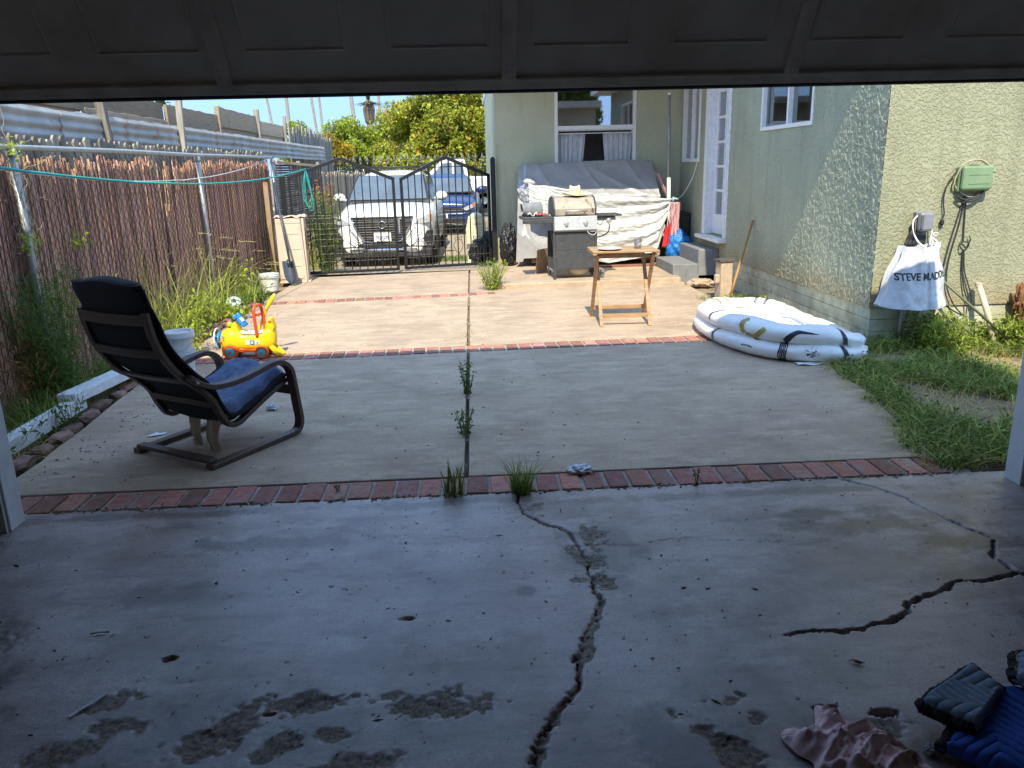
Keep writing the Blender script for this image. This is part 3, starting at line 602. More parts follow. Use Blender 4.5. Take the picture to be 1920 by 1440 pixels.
# ------------------------------------------------------------------ left boundary
FX = -3.15
def chain_fence():
    f = thing('chain_link_fence', 'galvanised chain link fence with round posts along the dirt strip', 'fence', (FX, 9, 0)); o = Vector((FX, 9, 0))
    for y, lean in ((2.6, 0), (5.78, .0), (9.6, .02), (13.15, 0)):
        b = MB(); b.tube([(.02, y-9, -.1), (.02+lean*.2, y-9, .9), (.02, y-9, 1.76)], .028 if y > 5 else .03, 14); b.obj('post', M['galv'], f, smooth=True)
        MB().lathe([(.036, 0), (.036, .03), (.02, .05), (0, .055)], 14, (.02, y-9, 1.71)).obj('post_cap', M['galv'], f, angle=40)
    MB().tube([(.02, 2.6-9, 1.765), (.02, 5.78-9, 1.765), (.02, 7.6-9, 1.775), (.02, 9.6-9, 1.77), (.02, 11.5-9, 1.785), (.02, 13.15-9, 1.785)], .02, 10).obj('top_rail', M['galv'], f, smooth=True)
    # diamond mesh of zigzag wires
    y0, y1, d, zt = 4.4, 13.1, .052, 1.74; n = int((y1-y0)/d); m = int(zt/(d)); V = []; F = []
    r = .0021; offs = [(0, r), (-r*.87, -r*.5), (r*.87, -r*.5)]
    zi = np.linspace(.02, zt+.045, m*1+2); cnt = 0
    for i in range(n):
        yc = y0+i*d; sgn = np.where(np.arange(len(zi)) % 2 == 0, 1, -1); ph = 1 if i % 2 == 0 else -1
        yy = yc+sgn*ph*d/2; xx = .004*sgn
        wob = np.array([.006*nz(yc*3, z*3, 7) for z in zi])
        for ox, oy in offs: V.append(np.stack([xx+ox+.0-.012, yy+oy-9+wob, zi], 1))
        k = len(zi); base = cnt*3*k
        for a in range(3):
            c = (a+1) % 3; q = np.arange(k-1); F.append(np.stack([base+a*k+q, base+c*k+q, base+c*k+q+1, base+a*k+q+1], 1))
        cnt += 1
    fast_mesh('wire_mesh', np.concatenate(V), np.concatenate(F), M['wire'], f)
chain_fence()
def reeds():
    b = MB(); y = 4.0
    while y < 13.1:
        dense = y > 9.3
        y += random.uniform(.0075, .013) if dense else random.uniform(.009, .019)
        if 8.35 < y < 9.0 and random.random() < .6: top = random.uniform(1.0, 1.5)
        else: top = 1.70+.05*nz(y*2)+random.uniform(-.08, .03)
        if nz(y*1.7, 8) > .38 and not dense: continue
        ln = random.gauss(0, .02); x = -3.185+random.uniform(-.012, .01); r = random.uniform(.0045, .0075) if dense else random.uniform(.0055, .0105)
        w = random.uniform(-.02, .02); c = random.uniform(.45, 1.45); cc = (c, c*random.uniform(.85, 1.1), c*random.uniform(.8, 1.15))
        b.tube([(x, y-9, -.05), (x+w*.5, y-9+ln*.35, .55), (x-w*.3, y-9+ln*.7+random.uniform(-.006, .006), 1.15), (x, y-9+ln, top)], [r, r, r*.9, r*.75], 5, False, cc)
    for z in (.25, .85, 1.4):
        b.tube([(-3.168+.004*nz(k*3), 4.1-9+k*.25, z+.008*nz(k*1.3, z)) for k in range(36)], .002, 4, False, .5)
    o = b.obj('reed_screen', M['reed']); o.location = (0, 9, 0)
    tag(o, 'brown willow reed screen tied behind the chain link fence', 'screen')
reeds()
def pickets(name, label, x, y0, y1, top, w, m, jag=.03, base=0.0, rail=True):
    b = MB(); y = y0
    while y < y1:
        ww = w*random.uniform(.85, 1.08); t = top+random.uniform(-jag, jag); c = random.uniform(.6, 1.3); xx = x+random.uniform(-.006, .006)
        b.prism([(y, base), (y+ww, base), (y+ww, t-.03), (y+ww*.72, t), (y+ww*.28, t), (y, t-.03)], lambda a, z, d: (xx+d, a, z), -.012, .007, (c, c, c*random.uniform(.9, 1))); y += ww+random.uniform(.003, .02)
    if rail:
        for z in (base+.35, top-.3): b.bx(x-.06, x-.014, y0, y1, z-.04, z+.04, .8)
    o = b.obj(name, m); return tag(o, label, 'fence')
pickets('picket_fence', 'grey dog eared picket fence seen just over the pipe rail', -3.30, 3.6, 13.3, 1.865, .095, M['greywood'])
def corrugated():
    spans = [(3.4, 7.2, 'zinc corrugated sheet at the near end of the row, beside the garage'), (7.12, 10.2, 'zinc corrugated sheet with an upright timber across its middle'), (10.12, 13.0, 'zinc corrugated sheet behind the far chain link post'), (12.92, 16.2, 'zinc corrugated sheet above the beige cabinet'), (16.12, 19.6, 'zinc corrugated sheet furthest away, ending at the yellow shrub')]
    for k, (y0, y1, lab) in enumerate(spans):
        z0, z1 = 1.81, 2.11; n = 70; b = MB(); bend = .01*(k % 2)
        def S(u, v):
            z = z0+(z1-z0)*v; y = y0+(y1-y0)*u
            return (-.012*k % .02+.009*math.cos(v*math.pi*2*3.5)+.012*nz(y*1.2, z*4, k)+.004*nz(y*7, z*9, k), y-(y0+y1)/2+.008*nz(z*14, k)*(u > .98 or u < .02), z+.02*nz(y*.6, k)+(.012*nz(y*5, 3) if v in (0, 1) else 0))
        b.sheet(S, n, 42); o = b.obj('corrugated_sheet', M['corr'], smooth=True, solid=.002); o.location = (-3.42, (y0+y1)/2, 0)
        tag(o, lab, 'metal sheet', 'zinc sheets over the fence')
corrugated()
def upright(y, w, z0, z1, lab, x=-3.385, tilt=.0, mt='greywood', c=1.0, nm='timber_post'):
    b = MB(); b.beam((0, 0, 0), (tilt, tilt*1.5, z1-z0), w, w*.9, (0, 1, 0), c); o = b.obj(nm, M[mt], bevel=.006); o.location = (x, y, z0); tag(o, lab, 'post', 'upright timbers over the fence')
upright(7.95, .08, 1.72, 2.40, 'grey split timber upright standing against the zinc sheet', tilt=-.03, c=.75)
upright(9.92, .07, 1.75, 2.55, 'pale squared timber upright taller than the zinc', tilt=.015, c=1.25)
upright(12.1, .07, 2.0, 2.50, 'short brown stub nailed to the old boards', x=-3.58, mt='oldwood', c=.8)
upright(14.3, .08, 2.05, 2.60, 'pale double batten on the old boards', x=-3.58, c=1.1)
upright(16.3, .06, 2.0, 2.62, 'weathered batten just before the row of thin pickets', x=-3.58, tilt=.02, c=1.0)
def boards():
    b = MB(); o = Vector((-3.65, 12, 0)); y = 6.2
    for y0, y1, zs in ((5.6, 8.0, (2.02, 2.2, 2.37)), (8.0, 10.1, (1.99, 2.2, 2.39)), (10.1, 12.2, (1.98, 2.17, 2.38)), (12.2, 14.3, (1.98, 2.25, 2.5)), (14.3, 16.4, (2.0, 2.24, 2.44))):
        for a, c in zip(zs[:-1], zs[1:]):
            n = 14; cc = random.uniform(.6, 1.3); P = []
            up_ = [(y0+.01+(y1-y0-.02)*i/n, c-.008+.016*nz(i*.7, c*9, y0)) for i in range(n+1)]; dn = [(yy, a-.035+.006*nz(yy*3, a*5)) for yy, _ in up_]
            xo = .012*len(b.v)%.05; b.prism(dn+up_[::-1], lambda p, q, d: (xo+d, p-12, q), -.02, .02, (cc, cc*.97, cc*.92))
    ob = b.obj('board_fence', M['oldwood'], bevel=.004); ob.location = o; tag(ob, 'weathered brown horizontal plank fence rising behind the zinc sheets', 'fence')
boards()
pickets('picket_fence', 'row of thin uneven greyish pickets above the far zinc sheet', -3.6, 16.8, 21.8, 2.42, .1, M['greywood'], .12, 1.2, False)
pickets('picket_fence', 'old brown wooden picket fence beside the white car', -3.05, 17.0, 24.0, 1.5, .11, M['oldwood'], .06, -.35)
M['screenmesh'] = mat('dark_fence_screen', (.075,.065,.055), .9, var=.4, vs=5)
def screened():
    f = thing('screened_fence', 'dark ribbed privacy screen fence with a tan top rail beyond the gate', 'fence', (-3.12, 15, 0))
    b = MB()
    for k in range(46):
        z = -.15+k*.04; b.bx(-.008+.008*(k % 2), .004+.008*(k % 2), -1.8, 2.0, z, z+.034, random.uniform(.5, 1.6))
    b.obj('screen', M['screenmesh'], f)
    MB().beam((.03, -1.8, 1.72), (.03, 2.0, 1.66), .05, .045).obj('top_rail', mat('tan_rail', (.45,.33,.18), .8), f, bevel=.004)
    for y in (-1.8, .1, 2.0): MB().beam((.0, y, -.2), (.0, y, 1.75), .06, .06).obj('post', M['greywood'], f)
screened()

# ------------------------------------------------------------------ entrance gate
def gate_leaf(name, label, A, B, z0, zA, zP, zB, lean=0.0):
    A = Vector((*A, 0)); B = Vector((*B, 0)); L = (B-A).length; dx = (B-A).normalized(); nv = Vector((-dx.y, dx.x, 0))
    g = thing(name, label, 'gate', A, 0, 'wrought iron gate leaves'); P = lambda u, z, d=0.0: dx*u+Vector((0, 0, z))+nv*d
    top = lambda u: zA+(zP-zA)*u/(L/2) if u < L/2 else zP+(zB-zP)*(u-L/2)/(L/2)
    b = MB(); w = .042
    b.beam(P(0, z0), P(0, zA), w, w, dx); b.beam(P(L, z0), P(L, zB), w, w, dx); b.beam(P(.021, z0+.021), P(L-.021, z0+.021), w, w); b.beam(P(-.02, zA), P(L/2, zP), w, w+.008); b.beam(P(L/2, zP), P(L+.02, zB), w, w+.008)
    b.obj('frame', M['iron'], g, bevel=.003)
    n = 13; b = MB()
    for i in range(1, n): u = L*i/n; b.beam(P(u, z0+.04), P(u, top(u)-.02), .016, .016, dx)
    b.obj('bars', M['iron'], g)
    b = MB()
    for i in range(int(L/.05)): b.tube([P(.03+i*.05, z0+.05, .014), P(.03+i*.05, z0+.86, .014)], .0016, 3, False)
    for z in (.18, .30, .42, .52, .60, .68, .76, .84, .88): b.tube([P(.02, z0+z, .014), P(L-.02, z0+z, .014)], .0018, 3, False)
    b.obj('welded_mesh', M['thinwire'], g)
    for c in (.18, .42, .62, .84):
        u0 = L*c; 
        for sgn in (-1, 1):
            path = [(u0+sgn*x, z0+z) for x, z in ((.018,.13),(.05,.12),(.06,.15),(.03,.165),(.012,.2),(.05,.27),(.075,.33),(.05,.4),(.01,.44),(.045,.47),(.06,.44),(.04,.42))]
            MB().tube([P(*q) for q in cr(path, 5)], .0045, 5).obj('scroll', M['iron'], g)
    return g, P, L
gate_leaf('iron_gate', 'left leaf of the peaked black iron gate, looped with teal rope', (-2.68, 12.20), (-1.165, 12.42), .03, 1.47, 1.735, 1.41)
g, P, L = gate_leaf('iron_gate', 'right leaf of the peaked black iron gate, hung at the house corner', (-1.06, 12.60), (.30, 12.93), .02, 1.40, 1.725, 1.42)
b = MB(); b.box(P(-.09, .82, -.03), (.11, .02, .018)); b.box(P(-.09, .70, -.04), (.05, .03, .2)); b.tube([P(-.09, .78, -.05), P(-.09, .6, -.05)], .018, 8); b.obj('latch', M['galv'], g)
def gate_post(name, lab, p, h):
    b = MB(); b.beam((0, 0, -.1), (0, 0, h), .075, .075); b.ell((0, 0, h), (.03, .03, .03)); o = b.obj(name, M['iron'], bevel=.004); o.location = p; tag(o, lab, 'post', 'black square gate posts')
gate_post('gate_post', 'black square gate post by the house corner', (.42-.05, 12.70, 0), 1.68)
gate_post('gate_post', 'black square gate post behind the beige cabinet', (-2.78, 12.2, 0), 1.5)
def ropes():
    def sag(a, c, s, n=40, w=.006, seed=0):
        a = Vector(a); c = Vector(c); return [a.lerp(c, i/n)-Vector((0, 0, s*4*(i/n)*(1-i/n)))+Vector((0, 0, w*nz(i*.7, seed))) for i in range(n+1)]
    teal = mat('teal_rope', (.02,.36,.33), .7, var=.2)
    t = thing('teal_rope', 'teal rope strung from the garage to the iron gate', 'rope', (-2.42, 12.2, 1.6))
    o = Vector((-2.42, 12.2, 1.6))
    MB().tube([Vector(p)-o for p in sag((-2.95, 3.65, 1.78), (-2.42, 12.2, 1.60), .22, seed=3)], .0085, 6).obj('line', teal, t, smooth=True)
    b = MB()
    for k in range(3):
        q = cr([(0, -.03, 0), (.015*k-.05, -.04, -.22), (.025*k-.06, -.035, -.44-.05*k), (.03*k, -.03, -.50-.05*k), (.05+.01*k, -.03, -.42), (.045-.012*k, -.04, -.2), (0, -.03, 0)], 6); b.tube(q, .0045, 5)
    b.obj('hanging_loops', teal, t, smooth=True)
    w = MB().tube(sag((-3.0, 3.65, 1.80), (-3.12, 13.12, 1.80), .30, seed=9), .0055, 6).obj('clothesline', mat('white_cord', (.6,.6,.57), .6), smooth=True); tag(w, 'white clothesline sagging above the teal rope to the corner fence post', 'clothesline')
ropes()

# ------------------------------------------------------------------ white beams, edging stones, small yard objects
def beam_thing(a, c, w, h, lab):
    a = Vector(a); c = Vector(c); b = MB(); n = 18; d = (c-a).normalized(); r = d.cross(Vector((0, 0, 1))).normalized(); u = r.cross(d); mid = (a+c)/2; vs = []; fs = []
    for i in range(n+1):
        p = a.lerp(c, i/n)-mid
        for sx, sz in ((-1,-1),(1,-1),(1,1),(-1,1)): vs.append(p+r*sx*(w/2+.003*nz(i*.9, sx*3))+u*sz*(h/2+.003*nz(i*1.1, sz*4, sx)))
    for i in range(n):
        for k in range(4): fs.append((i*4+k, i*4+(k+1) % 4, i*4+4+(k+1) % 4, i*4+4+k))
    fs += [(3,2,1,0), tuple(n*4+k for k in range(4))]; b.add(vs, fs); o = b.obj('timber_beam', M['whitewood'], bevel=.004); o.location = mid; tag(o, lab, 'beam', 'white beams lying in the dirt strip')
beam_thing((-2.74, 3.75, .055), (-2.75, 5.35, .06), .09, .09, 'lower white painted beam, nearer the garage')
beam_thing((-2.76, 5.2, .12), (-2.655, 6.2, .11), .13, .07, 'wider white painted beam lying over the end of the other')
def edging():
    b = MB(); y = 3.75
    while y < 9.8:
        w = random.uniform(.10, .24); c = random.uniform(.55, 1.1); x = xl(y)-.07+random.uniform(-.025, .02)
        pts = []; bmx = bmesh.new(); bmesh.ops.create_icosphere(bmx, subdivisions=2, radius=1)
        vs = [Vector((math.copysign(abs(v.co.x)**.55, v.co.x)*.05*(1+.5*nz(v.co.x*2.3+y, v.co.y*2.3, y)), math.copysign(abs(v.co.y)**.55, v.co.y)*w*.46*(1+.4*nz(v.co.z*2, y*3, v.co.x*2)), max(-.02, math.copysign(abs(v.co.z)**.5, v.co.z)*.026*(1+.6*nz(v.co.x*3, v.co.y*3, y*5)))))+Vector((x, y+w/2, .005)) for v in bmx.verts]; fs = [tuple(v.index for v in f.verts) for f in bmx.faces]; bmx.free()
        b.add(vs, fs, (c, c*random.uniform(.88, 1), c*random.uniform(.85, 1))); y += w*random.uniform(.85, 1.4)+random.uniform(0, .03)
    o = b.obj('edging_stones', mat('edging_stone', (.27,.16,.12), .9, var=.35, vs=12, bump=.6, bs=50)); structure(o)
edging()
M['bucket'] = mat('white_bucket_plastic', (.74,.74,.72), .4, var=.06, vs=8, dirt=((.5,.45,.38), 12, .64), trans=.12)
def bucket(loc, lab, r0, r1, h, lid=False, rings=True, scale=1):
    t = thing('plastic_bucket', lab, 'bucket', loc, 0, 'white plastic buckets')
    pr = [(r0, 0), (r0+.003, .005)]
    for k in range(1, 9): pr.append((r0+(r1-r0)*k/8, h*k/8*.86))
    if rings:
        for z in (.80, .88): pr += [(r1+.002, h*z), (r1+.014, h*(z+.01)), (r1+.014, h*(z+.03)), (r1+.004, h*(z+.04))]
    pr += [(r1+.008, h*.97), (r1+.010, h), (r1-.004, h), (r1-.008, h*.9), (r0-.005, .02), (0, .015)]
    MB().lathe(pr, 40).obj('body', M['bucket'], t, angle=35)
    pts = [(math.cos(a)*(r1+.016), math.sin(a)*(r1+.016)*.45-.02, h*.84-.10*math.sin(a)) for a in np.linspace(0.05, math.pi-.05, 20)]
    pts = [(x, -abs(y)-r1*.75*math.sin(math.acos(max(-1, min(1, x/(r1+.016))))), z) for x, y, z in pts]
    MB().tube(pts, .0025, 5).obj('handle', M['galv'], t, smooth=True)
    if lid: MB().lathe([(0, h+.012), (r1-.02, h+.010), (r1-.012, h+.002), (r1-.006, h+.02), (r1+.016, h+.022), (r1+.018, h-.02), (r1+.012, h-.022)], 40).obj('lid', M['bucket'], t, angle=35)
    return t
bucket((-2.40, 6.36, 0), 'lower white paint bucket, another stacked on it, behind the lounge chair', .09, .104, .18, False)
bucket((-2.40, 6.36, .135), 'lidded white paint bucket, upper one of the stack behind the lounge chair', .09, .104, .18, True)
bucket((-2.77, 10.82, 0), 'open white bucket in the sun before the beige cabinet', .10, .125, .235)
def ball():
    t = thing('soccer_ball', 'pale green and black soccer ball half hidden in weeds', 'ball', (-2.72, 8.95, .11)); b = MB(); bm = bmesh.new(); bmesh.ops.create_icosphere(bm, subdivisions=4, radius=.11); V = [v.co.copy() for v in bm.verts]; F = [tuple(v.index for v in f.verts) for f in bm.faces]; bm.free(); b.add(V, F); b.obj('cover', mat('ball_cover', (.45,.55,.42), .4, var=.1), t, smooth=True)
    b = MB()
    for a in range(10):
        d = Vector((math.sin(a*2.4), math.cos(a*2.4), -1+.2*a+.1)).normalized(); q = d.to_track_quat('Z', 'Y')
        poly = [(.032*math.cos(k*math.tau/5+a), .032*math.sin(k*math.tau/5+a)) for k in range(5)]
        vs = [q@Vector((x, y, math.sqrt(.1115**2-x*x-y*y))) for x, y in poly]+[d*.1118]; b.add(vs, [(k, (k+1) % 5, 5) for k in range(5)])
        for k in range(5): 
            u = poly[k]; b.tube([(q@Vector((u[0]*s, u[1]*s, 0))+d*.105).normalized()*.111 for s in (1, 1.4, 1.9)], .0035, 4)
    b.obj('patches', M['black'], t)
ball()
M['beige'] = mat('beige_resin', (.58,.46,.35), .55, var=.08, vs=5, dirt=((.42,.33,.25), 7, .62))
def cabinet():
    t = thing('storage_cabinet', 'beige resin storage cabinet beside the gate with a ragged top', 'cabinet', (-2.62, 11.75, 0), rad(8))
    W, D, H = .40, .40, .92
    b = MB(); b.bx(-W/2, W/2, -D/2, D/2, .03, H); b.obj('body', M['beige'], t, bevel=.012)
    b = MB(); b.bx(-W/2-.01, W/2+.03, -D/2-.015, D/2+.02, 0, .029); b.obj('base', M['beige'], t, bevel=.008)
    b = MB(); b.bx(-W/2+.01, W/2-.06, -D/2-.010, -D/2-.001, .06, H-.075); b.bx(-W/2+.01, W/2-.06, -D/2-.010, -D/2-.001, H-.07, H-.005); b.obj('door', M['beige'], t, bevel=.004)
    for z in (.24, .48, .70): MB().bx(-.06, W/2-.08, -D/2-.016, -D/2-.011, z, z+.02).obj('door_rib', M['beige'], t, bevel=.003)
    b = MB(); b.prism([(-D/2+.1, .5), (-D/2+.17, .46), (-D/2+.17, .78), (-D/2+.1, .74)], lambda a, z, d: (W/2+d, a, z), .001, .006); b.obj('opening_dark_patch', M['black'], t)  # black plate laid on the side in place of a dark hole
    b = MB(); b.sheet(lambda u, v: (-W/2-.01+(W+.04)*u, -D/2-.01+(D+.02)*v, H+.012+.03*nz(u*6, v*4)+.03*abs(nz(u*3, v*3, 4))), 30, 20); b.obj('top', mat('faded_tan_cover', (.55,.42,.31), .8, var=.2), t, smooth=True, solid=.008)
cabinet()
def shovel():
    t = thing('shovel', 'dark shovel leaning blade down against the beige cabinet', 'shovel', (-2.56, 11.22, .02)); o = Vector((-2.56, 11.22, .02)); top = Vector((-2.77, 11.62, 1.42))-o
    MB().tube([Vector((0, 0, .3)).lerp(top, 0), Vector((-.02, .08, .32)).lerp(top, .4), top], [.016, .017, .018], 10).obj('handle', mat('dark_blue_handle', (.035,.045,.06), .4), t, smooth=True)
    b = MB(); ax = top.normalized(); r = Vector((1, .15, 0)).normalized(); n = r.cross(ax)
    def S(u, v):
        w = .085*(1-max(0, v-.6)**2*4.5) if v > .6 else .085; x = (u-.5)*2; return ax*(.34-v*.33)+r*x*w+n*(.022*x*x-.012*v*v)+Vector((0, 0, 0))
    b.sheet(S, 12, 16); b.obj('blade', mat('shovel_steel', (.07,.08,.1), .35, .6), t, smooth=True, solid=.004)
    MB().tube([ax*.26, ax*.36], .02, 10).obj('socket', mat('shovel_steel_socket', (.07,.08,.1), .35, .6), t, smooth=True)
shovel()
b = MB(); b.beam((0, 0, 0), (-.02, .08, 1.42), .07, .06, (0, 1, 0)); o = b.obj('timber_post', mat('tan_timber', (.3,.2,.11), .8, var=.3, vs=4, stretch=(8,8,1)), bevel=.004); o.location = (-2.98, 12.0, 0); tag(o, 'tan timber post standing between the reed screen and the cabinet', 'post')
# ------------------------------------------------------------------ lounge chair and towel
M['bentwood'] = mat('dark_bent_plywood', (.075,.042,.03), .45, var=.3, vs=4, stretch=(3,3,14), dirt=((.16,.1,.065), 22, .66))
M['blackfab'] = mat('black_canvas', (.012,.012,.013), .95, var=.3, vs=30, bump=.4, bs=300, bd=.002)
CH = Vector((-1.451, 4.059, 0)); CRZ = math.atan2(-.528, .849)      # local x = right, y = forward
def chair():
    mid = CH-Vector((.849, -.528, 0))*.33
    t = thing('lounge_chair', 'black bentwood lounge chair with a torn seat seen from behind', 'armchair', mid, CRZ)
    def prof(pts, n=7): return cr(pts, n)
    arm = prof([(-.055,.535),(0,.49),(.057,.46),(.113,.446),(.22,.44),(.36,.452),(.52,.478),(.60,.465),(.655,.415),(.672,.33),(.69,.18),(.70,.085),(.675,.03),(.61,.0165),(.45,.0155),(.2,.0155),(.0,.0155)])
    rail = prof([(-.215,.90),(-.19,.76),(-.135,.634),(-.056,.53),(.05,.435),(.115,.36),(.155,.27),(.205,.195),(.272,.186),(.353,.22),(.483,.275),(.665,.345)])
    for sx in (-1, 1):
        b = MB(); b.strap([(sx*.305, u, z) for u, z in arm], .056, .030, (1, 0, 0)); b.obj('arm_frame', M['bentwood'], t, angle=40, bevel=.004)
        b = MB(); b.strap([(sx*.255, u, z) for u, z in rail], .042, .028, (1, 0, 0)); b.obj('seat_frame', M['bentwood'], t, angle=40, bevel=.004)
        b = MB()
        for u, z in ((-.03,.505),(.672,.345)):
            b.tube([(sx*.22, u, z), (sx*.345, u, z)], .008, 8)
        b.obj('bolt', M['galv'], t)
    def bar(name, u, z, w, th, an, half=.255, bow=.0):
        b = MB(); d = Vector((0, math.cos(an), math.sin(an))); n = 12; pts = [Vector((-half+2*half*i/n, u, z))+Vector((0, -d.z, d.y))*0+Vector((0, bow*4*(i/n)*(1-i/n)*-d.z*-1, 0)) for i in range(n+1)]
        b.strap(pts, w, th, d); return b.obj(name, M['bentwood'], t, angle=40)
    bar('back_slat', -.218, .86, .055, .012, rad(100), bow=-.03); bar('back_slat', -.165, .675, .05, .012, rad(115), bow=-.03); bar('back_slat', -.03, .50, .05, .012, rad(140), bow=-.03); bar('back_slat', .12, .33, .04, .012, rad(110))
    MB().bx(-.305, .305, .003, .06, .0315, .055).obj('rear_crossbar', M['bentwood'], t, bevel=.004)
    MB().bx(-.277, .277, .664, .683, .25, .31).obj('front_crossbar', M['bentwood'], t, bevel=.004)
    cush = prof([(-.232,1.05),(-.205,.96),(-.17,.86),(-.128,.74),(-.062,.625),(.03,.52),(.11,.435),(.162,.33),(.215,.25),(.295,.24),(.40,.278),(.52,.322),(.655,.378)], 6)
    b = MB(); N = len(cush)-1; K = 26
    def C(i, k, side):
        u, z = cush[i]; a = cush[max(i-1, 0)]; c = cush[min(i+1, N)]; tx, tz = c[0]-a[0], c[1]-a[1]; l = math.hypot(tx, tz); nx, nzv = tz/l, -tx/l
        if nx < 0 and nzv < 0: pass
        v = k/K; x = (v-.5)*2*(.283-.012*(i < 3)*(abs(v-.5) > .45)); rim = 1-abs(2*v-1)**6; th = (.026*rim+.006)*(1-.35*(i == N))
        s_ = side*th+.005*nz(u*9, z*9, v*5); top = .012*math.cos((v-.5)*math.pi*2) if i == 0 else 0
        return (x, u-nx*s_*1.0, z-nzv*s_+top)
    vs = [C(i, k, s_) for s_ in (-1, 1) for i in range(N+1) for k in range(K+1)]; off = (N+1)*(K+1); fs = []
    for s_ in (0, 1):
        for i in range(N):
            for k in range(K): q = s_*off+i*(K+1)+k; fs.append((q, q+1, q+K+2, q+K+1))
    for i in range(N):
        for k in (0, K): q = i*(K+1)+k; fs.append((q, q+K+1, off+q+K+1, off+q))
    for i in (0, N):
        for k in range(K): q = i*(K+1)+k; fs.append((q, q+1, off+q+1, off+q))
    b.add(vs, fs); b.obj('cushion', M['blackfab'], t, smooth=True)
    # sagging canvas under the cushion, torn lining hanging down
    b = MB(); b.sheet(lambda u, v: (-.235+.47*u, *(lambda p: (p[0]+.0, p[1]+.02-.02*math.sin(u*math.pi)))(rail[int(v*(len(rail)-1))])), 10, len(rail)-1); b.obj('canvas_sling', M['blackfab'], t, smooth=True)
    lin = mat('torn_lining', (.42,.33,.24), .95, var=.3, vs=9, trans=.35)
    for x0, x1, ln in ((-.12, -.02, .20), (.02, .135, .27)):
        b = MB()
        def S(u, v):
            fr = 1-.35*v; x = (x0+x1)/2+(x1-x0)*(u-.5)*fr; l = ln*(1-.18*abs(nz(u*13, x0*40))*(v > .9)); return (x+.008*nz(v*5, u*3), .235+.012*math.sin(u*9)+.02*nz(v*3, x0*9), .205-v*l)
        b.sheet(S, 24, 14); b.obj('torn_lining', lin, t, smooth=True)
chair()
def towel():
    t = thing('towel', 'folded blue grey towel lying on the lounge chair seat', 'towel', CH-Vector((.849, -.528, 0))*.33, CRZ)
    b = MB()
    for lay in range(2):
        def S(u, v):
            x = -.21+.45*u+.012*nz(v*4, lay)+.02*lay; y = .20+.48*v-.03*lay*(u > .5)+.012*nz(u*4, lay*3); zb = np.interp(y, [.14,.2,.3,.4,.52,.66,.72], [.31,.278,.270,.303,.347,.402,.42])
            z = zb+.012+lay*.028+.010*nz(u*5, v*6, lay)+.006*nz(u*16, v*12, lay)
            e = min(u, 1-u, v, 1-v); z -= .022*max(0, 1-e/.05)*(1+lay)
            if u > .9: z -= .035*(u-.9)/.1*(1+.6*nz(v*6, 3))
            return (x, y, z)
        b.sheet(S, 46, 46)
    b.obj('cloth', mat('blue_grey_towel', (.12,.16,.27), .98, var=.3, vs=16, bump=.9, bs=260, bd=.004, dirt=((.07,.08,.12), 9, .6)), t, smooth=True, solid=.012)
towel()

